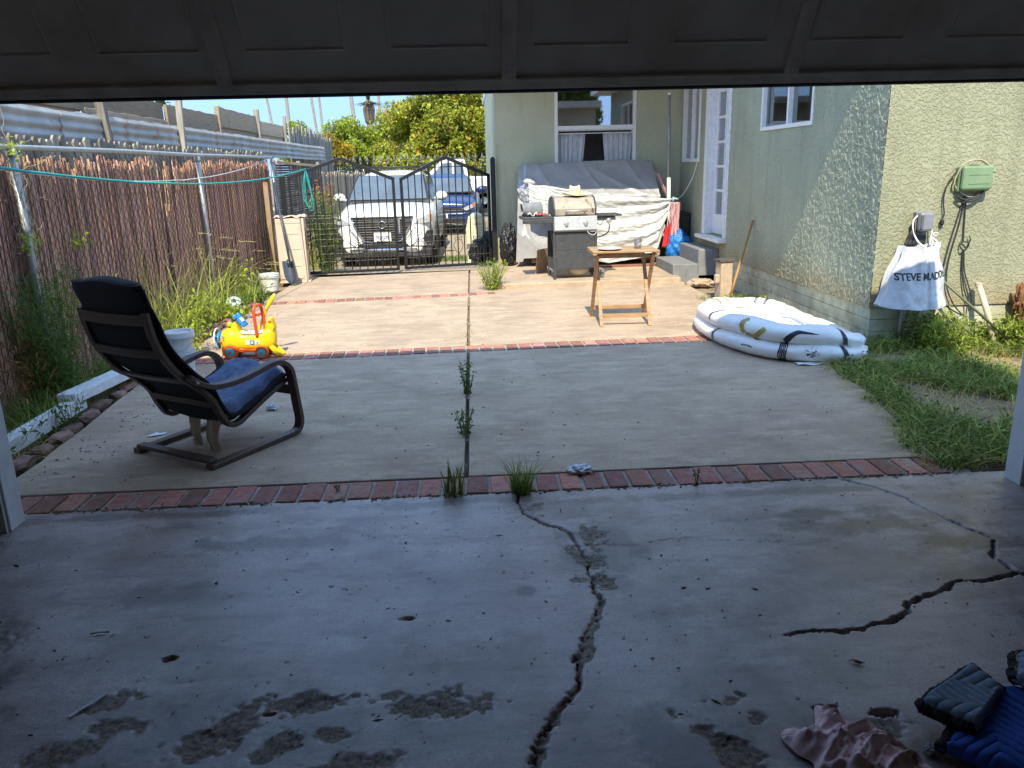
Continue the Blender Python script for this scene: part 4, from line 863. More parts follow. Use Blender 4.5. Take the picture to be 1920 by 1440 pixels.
# ------------------------------------------------------------------ ride-on toy plane
def toy():
    t = thing('ride_on_toy', 'yellow ride on toy plane with orange wheels and red back bar', 'toy', (-1.98, 6.83, 0), rad(-3))
    Y = mat('toy_yellow', (.85,.55,.012), .32, var=.05); O = mat('toy_orange', (.72,.12,.02), .35, var=.05); Bl = mat('toy_blue', (.02,.22,.62), .35, var=.05); Cy = mat('toy_cyan', (.03,.5,.62), .35); Rd = mat('toy_red', (.68,.07,.02), .35); W = mat('toy_white', (.8,.8,.76), .4); Gr = mat('toy_green', (.28,.6,.03), .35)
    # body: sections along x (nose -x)
    S = [(-.245,.10,.15,.02,.02),(-.235,.155,.06,.055,.06),(-.20,.165,.09,.092,.09),(-.13,.165,.105,.108,.11),(-.085,.158,.10,.10,.10),(-.06,.145,.085,.085,.085),(.03,.14,.078,.085,.07),(.12,.145,.082,.085,.08),(.18,.155,.095,.075,.105),(.225,.165,.08,.055,.12),(.245,.17,.05,.03,.10)]
    b = MB(); n = 20; vs = []; fs = []
    for x, zc, zr, yr, zt in S:
        for k in range(n):
            a = math.tau*k/n; c, s = math.cos(a), math.sin(a); sg = lambda q: math.copysign(abs(q)**.75, q); vs.append((x, sg(c)*yr, zc+sg(s)*(zt if s > 0 else zr)))
    for i in range(len(S)-1):
        for k in range(n): fs.append((i*n+k, i*n+(k+1) % n, (i+1)*n+(k+1) % n, (i+1)*n+k))
    fs += [tuple(range(n)), tuple((len(S)-1)*n+k for k in range(n))]; b.add(vs, fs); b.obj('body', Y, t, smooth=True, sub=1)
    b = MB(); b.prism([(.155,.20),(.215,.18),(.245,.26),(.222,.34),(.205,.35),(.17,.29)], lambda a, z, d: (a, d, z), -.05, .05); b.obj('backrest', Y, t, smooth=False, bevel=.018)
    b = MB(); b.prism([(-.14,.255),(-.055,.215),(-.075,.29),(-.10,.325)], lambda a, z, d: (a, d, z), -.06, .06); b.obj('cowl', Y, t, bevel=.018)
    b = MB(); b.sheet(lambda u, v: (-.05+.20*u, (v-.5)*.14, .222+.012*math.cos((v-.5)*2.6)-.012*math.sin(u*math.pi)), 14, 10); b.obj('seat', W, t, smooth=True, solid=.008)
    b = MB(); b.prism([(.17,.10),(.215,.11),(.30,.02),(.285,.005),(.24,.01)], lambda a, z, d: (a, d, z), -.055, -.02); b.prism([(.17,.10),(.215,.11),(.30,.02),(.285,.005),(.24,.01)], lambda a, z, d: (a, d, z), .02, .055); b.obj('tail_fin', Y, t, bevel=.008)
    MB().prism([(-.20,.10),(-.07,.10),(.0,.075),(.16,.09),(.15,.055),(-.19,.05)], lambda a, z, d: (a, d, z), -.075, .075).obj('chassis', O, t, bevel=.012)
    for x, y, r in ((-.135,-.10,.066),(-.135,.10,.066),(.135,-.10,.058),(.135,.10,.058)):
        m = Matrix.Rotation(rad(90), 3, 'X'); w = MB().lathe([(r*.55,-.022),(r*.86,-.024),(r*.98,-.016),(r,0),(r*.98,.016),(r*.86,.024),(r*.55,.022)], 28, (x, y, r+.001), m).obj('wheel', O, t, angle=40)
        h = MB(); h.lathe([(0,.028),(r*.2,.028),(r*.56,.023),(r*.58,.0)], 24, (x, y, r+.001), Matrix.Rotation(rad(90 if y < 0 else -90), 3, 'X')); h.obj('hub', Cy, w, angle=35)
        h = MB(); h.lathe([(0,.033),(r*.17,.031),(r*.2,.026)], 14, (x, y, r+.001), Matrix.Rotation(rad(90 if y < 0 else -90), 3, 'X')); h.obj('hub_cap', O, w, angle=35)
    b = MB()
    for sy in (-.058,):
        pass
    arch = cr([(.10,-.075,.19),(.095,-.075,.30),(.09,-.07,.40),(.095,-.045,.448),(.11,.0,.455),(.115,.045,.44),(.12,.07,.39),(.125,.075,.28),(.13,.075,.2)], 6)
    b.tube(arch, .0145, 10); b.tube([(.092,-.07,.375),(.118,.07,.365)], .011, 8); b.obj('back_bar', Rd, t, smooth=True)
    b = MB(); b.tube(cr([(.03,.085,.15),(.085,.09,.26),(.135,.095,.36),(.165,.09,.425),(.20,.10,.49),(.235,.09,.525),(.225,.07,.50),(.185,.07,.44),(.155,.085,.40)], 6), .0135, 10); b.obj('push_handle', Y, t, smooth=True)
    b = MB(); q = Matrix.Rotation(rad(-38), 3, 'Y'); c = Vector((-.045, 0, .315))
    b.box(c, (.03, .11, .11), q); b.box(c+q@Vector((0, -.045, .06)), (.03, .045, .045), q); b.box(c+q@Vector((0, .045, .06)), (.03, .045, .045), q); b.obj('control_panel', Bl, t, bevel=.013)
    b = MB(); b.box(c+q@Vector((-.018, .005, .0)), (.008, .05, .05), q); b.box(c+q@Vector((.018, -.01, .01)), (.008, .055, .04), q); b.obj('panel_window', W, t, bevel=.003)
    MB().ell((-.155, -.01, .29), (.028,.028,.028)).obj('knob', O, t, smooth=True); MB().ell((-.138, -.035, .295), (.024,.024,.024)).obj('knob', Gr, t, smooth=True)
    # propeller on the nose
    my = Matrix.Rotation(rad(-90), 3, 'Y'); MB().lathe([(.055,0),(.06,.012),(.045,.03),(.02,.045),(0,.048)], 20, (-.245, 0, .165), my).obj('nose_cone', Bl, t, smooth=True)
    b = MB()
    for k in range(3): a = math.tau*k/3+.6; d = Vector((0, math.cos(a), math.sin(a))); b.beam(Vector((-.272, 0, .165)), Vector((-.272, 0, .165))+d*.085, .012, .032, (1, 0, 0))
    p = b.obj('propeller', Bl, t, bevel=.005); MB().tube([(-.272, .092*math.cos(a), .165+.092*math.sin(a)) for a in np.linspace(0, math.tau, 30)], .006, 6).obj('guard_ring', W, p, smooth=True)
    # stickers on the near side
    for x, m_ in ((.055, Bl), (.10, W), (.015, Y)):
        MB().prism([(x-.017,.125),(x+.017,.125),(x+.017,.163),(x-.017,.163)], lambda a, z, d: (a, d, z), -.0885, -.0855).obj('sticker', m_ if m_ is not Y else W, t, bevel=.0005)
    MB().prism([(.048,.133),(.062,.133),(.062,.148),(.055,.153),(.048,.148)], lambda a, z, d: (a, d, z), -.0895, -.0886).obj('sticker_mark', W, t)
    MB().prism([(.092,.13),(.108,.13),(.108,.145),(.092,.145)], lambda a, z, d: (a, d, z), -.0895, -.0886).obj('sticker_mark', Rd, t)
    b = MB(); b.ell((.213, -.052, .315), (.016,.004,.009)); b.obj('tail_light', Rd, t, smooth=True)
    b = MB(); b.tube([(-.20,-.098,.20),(-.19,-.103,.208),(-.178,-.106,.203)], .004, 6); b.tube([(-.20,-.099,.188),(-.185,-.105,.178)], .003, 6); b.obj('nose_marking', Bl, t)
    MB().ell((-.222, -.082, .155), (.012,.006,.008)).obj('nose_light', O, t, smooth=True)
toy()

# ------------------------------------------------------------------ folding table with plate and glass
M['tablewood'] = mat('acacia_slats', (.36,.22,.11), .65, var=.35, vs=3, stretch=(2,16,16), dirt=((.2,.12,.06), 9, .62))
def table():
    t = thing('folding_table', 'wooden folding table with crossed legs standing in the sun', 'table', (1.50, 7.85, 0), rad(-2)); H = .735
    b = MB(); n = 9; d = .54/n
    for i in range(n): b.bx(-.325, .325, -.27+i*d+.004, -.27+(i+1)*d-.004, H-.016, H, random.uniform(.8, 1.15))
    b.bx(-.325, -.285, -.262, .262, H-.034, H-.0165); b.bx(.285, .325, -.262, .262, H-.034, H-.0165)
    b.obj('top', M['tablewood'], t, bevel=.003)
    for sx, x in ((-1, -.24), (1, .24)):
        b = MB(); b.beam((x, -.29, 0), (x, .20, H-.04), .022, .036, (1, 0, 0)); b.obj('leg', M['tablewood'], t, bevel=.003)
        b = MB(); b.beam((x+sx*.035, .29, 0), (x+sx*.035, -.20, H-.04), .022, .036, (1, 0, 0)); b.obj('leg', M['tablewood'], t, bevel=.003)
    for y, z, hx in ((-.225, .10, .229), (.215, .11, .264), (.155, .66, .229), (-.16, .68, .264)):
        MB().bx(-hx, hx, y-.011, y+.011, z-.02, z+.02).obj('stretcher', M['tablewood'], t, bevel=.003)
table()
o = MB().lathe([(0,0),(.07,.0),(.085,.006),(.12,.018),(.12,.021),(.085,.011),(0,.006)], 36).obj('plate', mat('cream_plate', (.66,.6,.52), .3, var=.05), angle=50); o.location = (1.35, 7.73, .7365); tag(o, 'cream dinner plate lying on the folding table', 'plate')
o = MB().lathe([(0,0),(.034,0),(.040,.095),(.038,.095),(.0325,.006),(0,.006)], 28).obj('drinking_glass', glass_mat('cup_plastic', (.95,.93,.93), .9, .05), smooth=True); o.location = (1.645, 7.80, .7365); tag(o, 'clear plastic cup standing on the folding table', 'cup')

# ------------------------------------------------------------------ barbecue corner
M['bbq_black'] = mat('dusty_black_enamel', (.05,.052,.056), .5, var=.25, vs=12, dirt=((.3,.28,.26), 34, .645))
M['bbq_lid'] = mat('rusty_dusty_lid', (.34,.29,.23), .6, .2, var=.2, vs=9, dirt=((.1,.08,.065), 13, .58), stretch=(1,1,.35))
M['bbq_steel'] = mat('dusty_steel', (.5,.49,.47), .42, .6, var=.12, vs=30, dirt=((.3,.27,.24), 22, .66))
def bbq():
    t = thing('gas_grill', 'dusty black gas barbecue grill with a rusted lid', 'grill', (1.36, 10.78, .07), rad(4)); W = .56
    for x in (-.28, .28):
        for y in (-.24, .2):
            if x > 0 : b = MB().beam((x, y, .13), (x, y, .62), .034, .034)
            else: b = MB().beam((x, y, 0), (x, y, .62), .038, .038)
            b.obj('leg', M['bbq_black'], t, bevel=.003)
    b = MB(); b.bx(-.262, .262, -.262, -.244, .14, .385); b.bx(-.262, .262, -.262, -.244, .389, .62); b.obj('front_panel', M['bbq_black'], t, bevel=.004)
    b = MB(); b.bx(-.26, .26, -.22, .18, .135, .15); b.bx(-.27, -.255, -.2, .18, .1, .13); b.bx(.255, .27, -.2, .18, .2, .60); b.bx(-.26, .26, .19, .2, .15, .62); b.obj('cart_shelf', M['bbq_black'], t)
    b = MB(); b.prism([(-.275,.63),(-.315,.655),(-.285,.83),(-.22,.83),(-.22,.63)], lambda y, z, d: (d, y, z), -.288, .288); b.obj('control_panel', M['bbq_steel'], t, bevel=.004)
    for x in (-.13, .13):
        m = Matrix.Rotation(rad(100), 3, 'X'); k = MB().lathe([(.036,0),(.036,.005),(.025,.008),(.023,.028),(0,.03)], 20, (x, -.302, .735), m).obj('knob', M['bbq_steel'], t, angle=35)
    # lid with bevelled front
    prof = [(-.255,.838),(-.262,.925),(-.225,.985),(-.15,1.065),(-.02,1.085),(.12,1.06),(.19,.98),(.20,.838)]
    b = MB(); b.prism(prof, lambda y, z, d: (d, y, z), -.27, .27); b.obj('lid', M['bbq_lid'], t, bevel=.012)
    for s_ in (-1, 1):
        b = MB(); pr = [(y*1.02, z+.004) for y, z in prof]; b.prism(pr, lambda y, z, d: (d, y, z), *(sorted((s_*.272, s_*.287)))); b.obj('lid_end', M['bbq_black'], t, bevel=.004)
    b = MB(); b.tube([(-.15,-.31,.90),(.15,-.31,.90)], .014, 10); 
    for x in (-.12, .12): b.tube([(x,-.31,.90),(x,-.258,.90)], .010, 8)
    b.obj('lid_handle', M['bbq_steel'], t, smooth=True)
    b = MB(); b.prism([(-.10,.995),(.10,.995),(.08,1.012),(-.08,1.012)], lambda x, z, d: (x, -.212+d+(z-.995)*.9, z), -.004, .004); b.obj('lid_plate', M['bbq_steel'], t)
    b = MB(); b.bx(-.255, .255, -.2, .19, .632, .834); b.obj('firebox', M['bbq_black'], t)
    b = MB(); b.bx(-.70, -.292, -.23, .16, .80, .832); b.bx(-.70, -.292, -.235, -.222, .745, .80); b.obj('side_shelf', M['bbq_black'], t, bevel=.006)
    b = MB(); b.bx(.292, .64, -.22, .16, .812, .84); b.bx(.292, .56, -.20, .14, .76, .811); b.obj('side_burner', M['bbq_black'], t, bevel=.006)
    m = Matrix.Rotation(rad(96), 3, 'X'); MB().lathe([(.036,0),(.036,.006),(.026,.009),(.024,.03),(0,.032)], 20, (.46, -.225, .755), m).obj('knob', M['bbq_steel'], t, angle=35)
    b = MB(); b.tube(cr([(.47,-.2,.72),(.475,-.2,.66),(.46,-.18,.6),(.40,-.12,.55),(.31,-.05,.52)], 8), .008, 8); b.tube(cr([(.30,-.2,.74),(.34,-.21,.70),(.37,-.2,.72),(.40,-.2,.77)], 8), .005, 6); b.obj('gas_hose', M['rubber'], t, smooth=True)
    b = MB(); b.tube(cr([(.15,-.29,.64),(.18,-.31,.60),(.24,-.31,.585),(.28,-.29,.62)], 8), .003, 6); b.obj('ignition_wire', M['white'], t)
    for y in (-.21, .17):
        my = Matrix.Rotation(rad(90), 3, 'X'); wv = MB().lathe([(.03,-.022),(.055,-.022),(.07,-.015),(.072,0),(.07,.015),(.055,.022),(.03,.022)], 26, (.33, y-.05, .073), my).obj('wheel', mat('grey_tyre', (.16,.155,.15), .8), t, angle=40)
        h = MB().lathe([(0,.026),(.012,.026),(.014,.02),(.05,.02),(.052,.0)], 20, (.33, y-.05, .073), my); 
        for k in range(5): a = math.tau*k/5; h.beam((.33, y-.076, .073), (.33+.045*math.cos(a), y-.076, .073+.045*math.sin(a)), .012, .01, (0, 1, 0))
        h.obj('hub', M['black'], wv)
    b = MB(); b.lathe([(.06,.0),(.13,.03),(.155,.08),(.155,.12)], 28, (.08, -.02, .02)); b.obj('gas_bottle', mat('cream_gas_bottle', (.5,.46,.36), .5, var=.15), t, smooth=True)
    MB().beam((-.28, -.22, .10), (-.28, .18, .10), .02, .02).obj('bottom_rail', M['bbq_steel'], t)
bbq()
def hat():
    t = thing('straw_hat', 'pale straw hat resting on top of the barbecue lid', 'hat', (1.40, 10.74, 1.150), rad(15)); S = mat('straw', (.66,.55,.34), .85, var=.15, vs=60, bump=.5, bs=200)
    b = MB()
    def brim(u, v):
        a = math.tau*u; r = .075+.075*v; return (r*1.2*math.cos(a), r*.95*math.sin(a), .012+.045*v*v*abs(math.cos(a))**2+.003*nz(a*2, v*3))
    b.sheet(brim, 48, 8); b.obj('brim', S, t, smooth=True, solid=.004)
    b = MB(); b.sheet(lambda u, v: ((.078-.022*v**2)*1.12*math.cos(math.tau*u)*(1 if v < .9 else (1-v)*10), (.078-.02*v**2)*.9*math.sin(math.tau*u)*(1 if v < .9 else (1-v)*10), .012+.135*min(v, .9)/.9-.03*abs(math.sin(math.tau*u))*(v > .7)-.018*(v > .93)), 48, 20); b.obj('crown', S, t, smooth=True)
hat()
def glove():
    t = thing('rolled_cloth', 'rolled grey cloth with bits of rag on the barbecue side shelf', 'cloth', (.83, 10.72, .905), rad(10)); g = mat('grey_rag', (.2,.2,.21), .9, var=.3, vs=12)
    b = MB(); b.sheet(lambda u, v: (-.15+.27*u+.01*nz(v*5), .02+(.075+.028*u*v)*math.cos(5.2*v-.4), .085+(.075+.02*u)*math.sin(5.2*v-.4)+.01*nz(u*6, v*6)), 26, 30); b.obj('roll', g, t, smooth=True, solid=.012)
    b = MB(); b.sheet(lambda u, v: (-.09+.14*u, -.09+.1*v, .012+.05*abs(nz(u*5, v*4, 2))+.02*math.sin(u*9)), 16, 12); b.obj('rag', mat('pale_rag', (.5,.46,.4), .9, var=.4, vs=9), t, smooth=True, solid=.004)
    b = MB(); b.sheet(lambda u, v: (.02+.17*u, -.14+.1*v, .012+.045*abs(nz(u*4, v*5, 8))), 16, 10); b.obj('red_rag', mat('red_rag', (.36,.06,.07), .9, var=.3, vs=14), t, smooth=True, solid=.004)
glove()
M['tarp'] = mat('silver_tarp', (.40,.395,.40), .40, .25, var=.12, vs=5, bump=.45, bs=38, bd=.006)
M['silversheet'] = mat('pale_silver_cover', (.5,.5,.49), .45, .15, var=.12, vs=6, bump=.5, bs=70, bd=.006, dirt=((.5,.49,.47), 5, .6))
def tarp():
    t = thing('silver_tarp', 'dark silver tarp draped over bulky furniture under the window', 'tarp', (1.8, 12.35, .07)); o = Vector((1.8, 12.35, .07))
    b = MB()
    def S(u, v):
        x = .66+2.2*u; d = v*1.9; ridge = 1.60-.015*math.sin(u*7)-.05*(u < .05)
        x += .1*(1-v)*(1-u)
        if d < .1: y = 12.72-d; z = ridge
        elif d < .95: k = (d-.1)/.85; y = 12.62-.62*k; z = ridge-.50*k-.05*math.sin(k*math.pi)
        else: y = 12.0-.03*(d-.95); z = ridge-.5-(d-.95)*.95
        fold = .028*math.sin(9*u-6*v+1.2*nz(u*2, v*2))*min(1, v*2)+.016*nz(u*6-v*5, v*2, 4)+.006*nz(u*22, v*19)+.045*(1-abs(math.sin(5.5*u-5.2*v+.8)))**4*min(1, v*3)+.02*(1-abs(math.sin(9.5*u-3.4*v+2)))**6+.004*nz(u*60, v*54)
        return Vector((x, y-fold*.8, max(.08, z+fold*.6)))-o
    b.sheet(S, 110, 70)
    def side(u, v):   # left end hanging to the floor
        y = 12.72-.72*u; zt = S(0, (.05+.45*u)); z = zt.z*(1-v)+(.12)*v; f = .03*nz(u*7, v*4, 3)+.016*nz(u*17, v*11)
        return Vector((zt.x-.03*v*(1-v)+f*.6*min(1, v*4), zt.y+.02*nz(v*6), z))
    b.sheet(side, 40, 40)
    b.obj('cover', M['tarp'], t, smooth=True)
    b = MB(); b.bx(.75-o.x, 2.78-o.x, 12.05-o.y, 12.7-o.y, .25, .95); b.obj('covered_furniture', mat('dark_upholstery', (.03,.028,.026), .9), t, bevel=.05)
    b = MB()
    for x in (1.0, 2.7): b.beam((x-o.x, 12.1-o.y, 0), (x-o.x, 12.1-o.y, .26), .05, .05)
    b.beam((.9-o.x, 12.02-o.y, .1), (2.8-o.x, 12.02-o.y, .1), .03, .08); b.obj('furniture_legs', mat('reddish_wood', (.2,.085,.05), .6), t)
tarp()
def sheet():
    t = thing('silver_sheet', 'bright pale silver sheet tied to the pole and hanging behind the barbecue', 'cover', (2.0, 11.9, .07)); o = Vector((2.0, 11.9, .07)); b = MB()
    A = Vector((.86, 11.86, 1.33)); B = Vector((3.0, 11.93, 1.03))
    def S(u, v):
        top = A.lerp(B, u)-Vector((0, 0, .05*math.sin(u*math.pi)))+Vector((0, .0, -.03*math.exp(-((u-.05)/.05)**2)))
        ln = np.interp(u, [0, .12, .2, .3, .55, .8, .93, 1], [.36, .42, .72, .95, 1.0, .88, .72, .40]); z = top.z-v*ln; pull = np.exp(-(1-u)*2.2)
        fold = (.05*math.sin((v**.7)*16*(1-.6*u)+u*2)+.03*math.sin(v*31+u*9))*pull*min(1, v*8)*(1-.3*v)+.022*nz(u*10, v*6)*v+.012*nz(u*26, v*24)+.008*nz(u*7, v*48, 2)
        x = top.x+(.05*nz(v*3, 2))*u-.10*v*(u > .86)*((u-.86)/.14)
        return Vector((x, top.y-.18*v*(1-.6*u)-fold, z))-o
    b.sheet(S, 150, 110)
    b.obj('cover', M['silversheet'], t, smooth=True)
    b = MB(); b.tube([S(0, 0)+Vector((-.06+.04*k, .02, .005+.015*math.sin(k*1.2))) for k in range(5)], [.03, .04, .038, .03, .02], 10); b.obj('bunched_corner', M['silversheet'], t, smooth=True)
    b = MB(); b.sheet(lambda u, v: S(0, v*.9)+Vector((-.16*u*(1-abs(v-.4)), .05+.25*u, .04*u*(1-v)+.0))+Vector((.02*nz(u*5, v*8), .02*nz(u*7, v*7, 3), 0)), 24, 40); b.obj('side_flap', M['tarp'], t, smooth=True)
    b = MB(); b.tube([Vector((3.0, 11.90, 1.02))-o, Vector((3.05, 11.93, 1.03))-o, Vector((3.12, 11.9, 1.02))-o], .014, 8); b.tube([Vector((3.03, 11.9+.03*math.cos(a), 1.02+.03*math.sin(a)))-o for a in np.linspace(0, 6, 12)], .01, 6); b.obj('tie', mat('pale_blue_tie', (.4,.55,.62), .8), t, smooth=True)
sheet()
def pole():
    t = thing('metal_pole', 'tall pole, its upper half coloured grey for shade, standing by the steps', 'pole', (3.0, 11.97, .07)); o = Vector((3.0, 11.97, .07)); top = Vector((2.955, 12.0, 2.50))-o; md = Vector((0, 0, 0)).lerp(top, .52)
    MB().tube([(0,0,0), md], .027, 14).obj('sunlit_lower_tube', M['white'], t, smooth=True); MB().tube([md, top], .023, 14).obj('shaded_upper_tube', mat('pole_shade_grey', (.33,.34,.36), .4, .5), t, smooth=True); MB().tube([top, top+Vector((0, 0, .035))], .024, 12).obj('end_cap', M['white'], t, smooth=True)  # roof shade is painted as grey on the upper tube, sunlight as white below
    
pole()
def cloth(name, lab, cat, fn, nu, nv, m, solid=.004, loc=(0,0,0)):
    o_ = Vector(loc); o = MB().sheet(lambda u, v: Vector(fn(u, v))-o_, nu, nv).obj(name, m, smooth=True, solid=solid); o.location = loc; return tag(o, lab, cat)
pink = mat('pink_cloth', (.62,.36,.36), .9, var=.15, vs=9, trans=.15)
cloth('pink_sheet', 'pink cloth hanging from the pole beside the steps', 'cloth', lambda u, v: (2.98+.17*u*(1-.3*v)+.02*nz(v*4, u*3), 11.86+.03*math.sin(u*14+v*2)+.02*nz(u*5, v*5), .98-v*.66*(1-.15*nz(u*3, 1))), 30, 30, pink, .004, (3.05, 11.86, .6))
cloth('pink_sheet', 'pink cloth strip slanting down from the tarp corner to the pole', 'cloth', lambda u, v: (2.80+.20*v+.12*u*(1-v), 12.15-.1*v+.03*math.sin(u*9), 1.42-.42*v-.05*u*(1-v)), 16, 20, pink, .004, (2.9, 12.1, 1.2))
cloth('red_cloth', 'red cloth showing low between the silver sheet and the pink one', 'cloth', lambda u, v: (2.90+.10*u-.04*v, 11.82+.02*math.sin(u*9), .70-v*.38-.1*(1-u)*(1-v)), 14, 14, mat('red_cloth', (.5,.02,.03), .85, var=.2), .004, (2.94, 11.82, .5))
def tub():
    t = thing('black_tub', 'black storage tub behind the pink cloth', 'tub', (3.18, 12.2, .07), rad(0)); 
    b = MB(); b.prism([(-.13,.0),(.13,.0),(.145,.70),(-.145,.70)], lambda x, z, d: (x, d, z), -.2, .2); b.obj('body', M['black'], t, bevel=.015); MB().bx(-.155, .155, -.21, .21, .7005, .74).obj('lid', M['black'], t, bevel=.008)
    b = MB(); b.sheet(lambda u, v: (-.1+.15*u, -.12+.2*v, .75+.08*math.sin(u*math.pi)*math.sin(v*math.pi)+.03*nz(u*5, v*5)), 14, 14); b.obj('bundle', M['blackfab'], t, smooth=True)
tub()
def blob(name, lab, cat, loc, r, m, rough=.25, fr=2.2, seed=0, topknot=False, group=None):
    bm = bmesh.new(); bmesh.ops.create_icosphere(bm, subdivisions=5, radius=1); V = []
    for v in bm.verts:
        p = v.co.copy(); n = 1+rough*nz(p.x*fr+seed, p.y*fr, p.z*fr)+rough*.55*abs(nz(p.x*fr*2.3, p.y*fr*2.3+seed, p.z*fr*2.3))+rough*.25*nz(p.x*fr*6, p.y*fr*6, p.z*fr*6+seed)
        q = Vector((p.x*r[0]*n, p.y*r[1]*n, p.z*r[2]*n+r[2]*.93)); 
        if topknot and p.z > .75: k = (p.z-.75)/.25; q.x *= 1-.75*k; q.y *= 1-.75*k; q.z += r[2]*.35*k*k
        q.z = max(0.0, q.z); V.append(q)
    F = [tuple(v.index for v in f.verts) for f in bm.faces]; bm.free(); o = MB().add(V, F).obj(name, m, smooth=True); o.location = loc; return tag(o, lab, cat, group)
blob('trash_bag', 'black rubbish bag standing between the wall and the tarp', 'trash bag', (.56, 12.25, .07), (.125, .15, .33), M['blackbag'], .26, 3.6, 3, False)
blob('trash_bag', 'lumpy black rubbish bag outside the gate by the cream bin', 'trash bag', (.16, 13.75, -.1), (.19, .2, .24), M['blackbag'], .35, 2.2, 8)
blob('blue_bag', 'crumpled bright blue plastic bag tucked behind the steps', 'bag', (3.12, 11.86, .07), (.17, .13, .24), mat('blue_plastic', (.01,.16,.5), .3, var=.2, bump=.8, bs=20, bd=.02), .3, 2.4, 5)
def slab_thing(name, lab, cat, c, d, rot, m): o = MB().box((0,0,0), d).obj(name, m, bevel=.004); o.location = c; o.rotation_euler = rot; return tag(o, lab, cat)
slab_thing('cardboard_sheet', 'tan cardboard sheet leaning behind the barbecue leg', 'cardboard', (1.0, 11.32, .24), (.012, .42, .34), (0, rad(6), rad(-28)), mat('cardboard', (.42,.29,.18), .9, var=.2))
slab_thing('wood_plank', 'reddish brown plank lying under the tarp', 'plank', (2.32, 11.66, .085), (.95, .09, .03), (0, 0, rad(2)), mat('red_brown_plank', (.22,.1,.06), .7, var=.3))
b = MB()
for s_ in (0, 1): b.sheet(lambda u, v: (.09*math.cos(math.tau*u)*(1-.1*v)+.0, .045*math.sin(math.tau*u)*(1-.2*v)+s_*.12, .05*v*(1 if math.cos(math.tau*u) < .2 else .55)), 24, 6)
o = b.obj('shoes', mat('pink_shoe', (.58,.25,.2), .8, var=.2), smooth=True, solid=.012); o.location = (1.78, 11.15, .072); tag(o, 'pair of pinkish shoes on the slab behind the folding table', 'shoes')
o = MB().tube(cr([(3.335, 11.75, 1.55), (3.30, 11.9, 1.30), (3.2, 12.1, 1.05), (3.05, 12.5, .9), (2.95, 12.72, .75)], 8), .007, 6).obj('white_cable', M['white'], smooth=True); tag(o, 'thin white cable running down from the slider window', 'cable')
def ashpost():
    t = thing('litter_post', 'tan square post bin with a dark cap beside the steps', 'bin', (2.98, 9.2, 0), rad(10)); T = mat('tan_metal', (.48,.36,.26), .7, var=.2, vs=14, dirt=((.3,.2,.14), 20, .63))
    MB().bx(-.075, .075, -.075, .075, -.03, .40).obj('body', T, t, bevel=.01); MB().prism([(-.09,.401),(.09,.401),(.10,.435),(-.10,.435)], lambda x, z, d: (x, d, z), -.085, .085).obj('cap', mat('dark_bronze', (.1,.085,.075), .5), t, bevel=.004)
    MB().bx(-.13, -.078, -.06, .0, .16, .26).obj('side_box', T, t, bevel=.01)
ashpost()
o = MB().tube([(3.05, 9.12, .0), (3.10, 9.14, .2), (3.32, 9.27, .87)], [.017,.017,.016], 10).obj('broom_handle', mat('orange_wood', (.42,.22,.08), .6, var=.2, stretch=(9,9,1)), smooth=True); tag(o, 'bare wooden broom handle leaning on the stucco wall', 'stick')
o = MB().lathe([(0,.004),(.06,.004),(.085,.03),(.10,.035),(.10,.04),(.08,.036),(.055,.012),(0,.01)], 30).obj('metal_bowl', M['bbq_steel'], angle=40); o.location = (2.72, 8.72, .0); tag(o, 'small steel pet bowl at the patio edge', 'bowl')
blob('broken_rock', 'broken lump of concrete at the foot of the steps', 'rock', (2.98, 10.15, -.03), (.16, .13, .055), M['concrete'], .35, 1.6, 2)
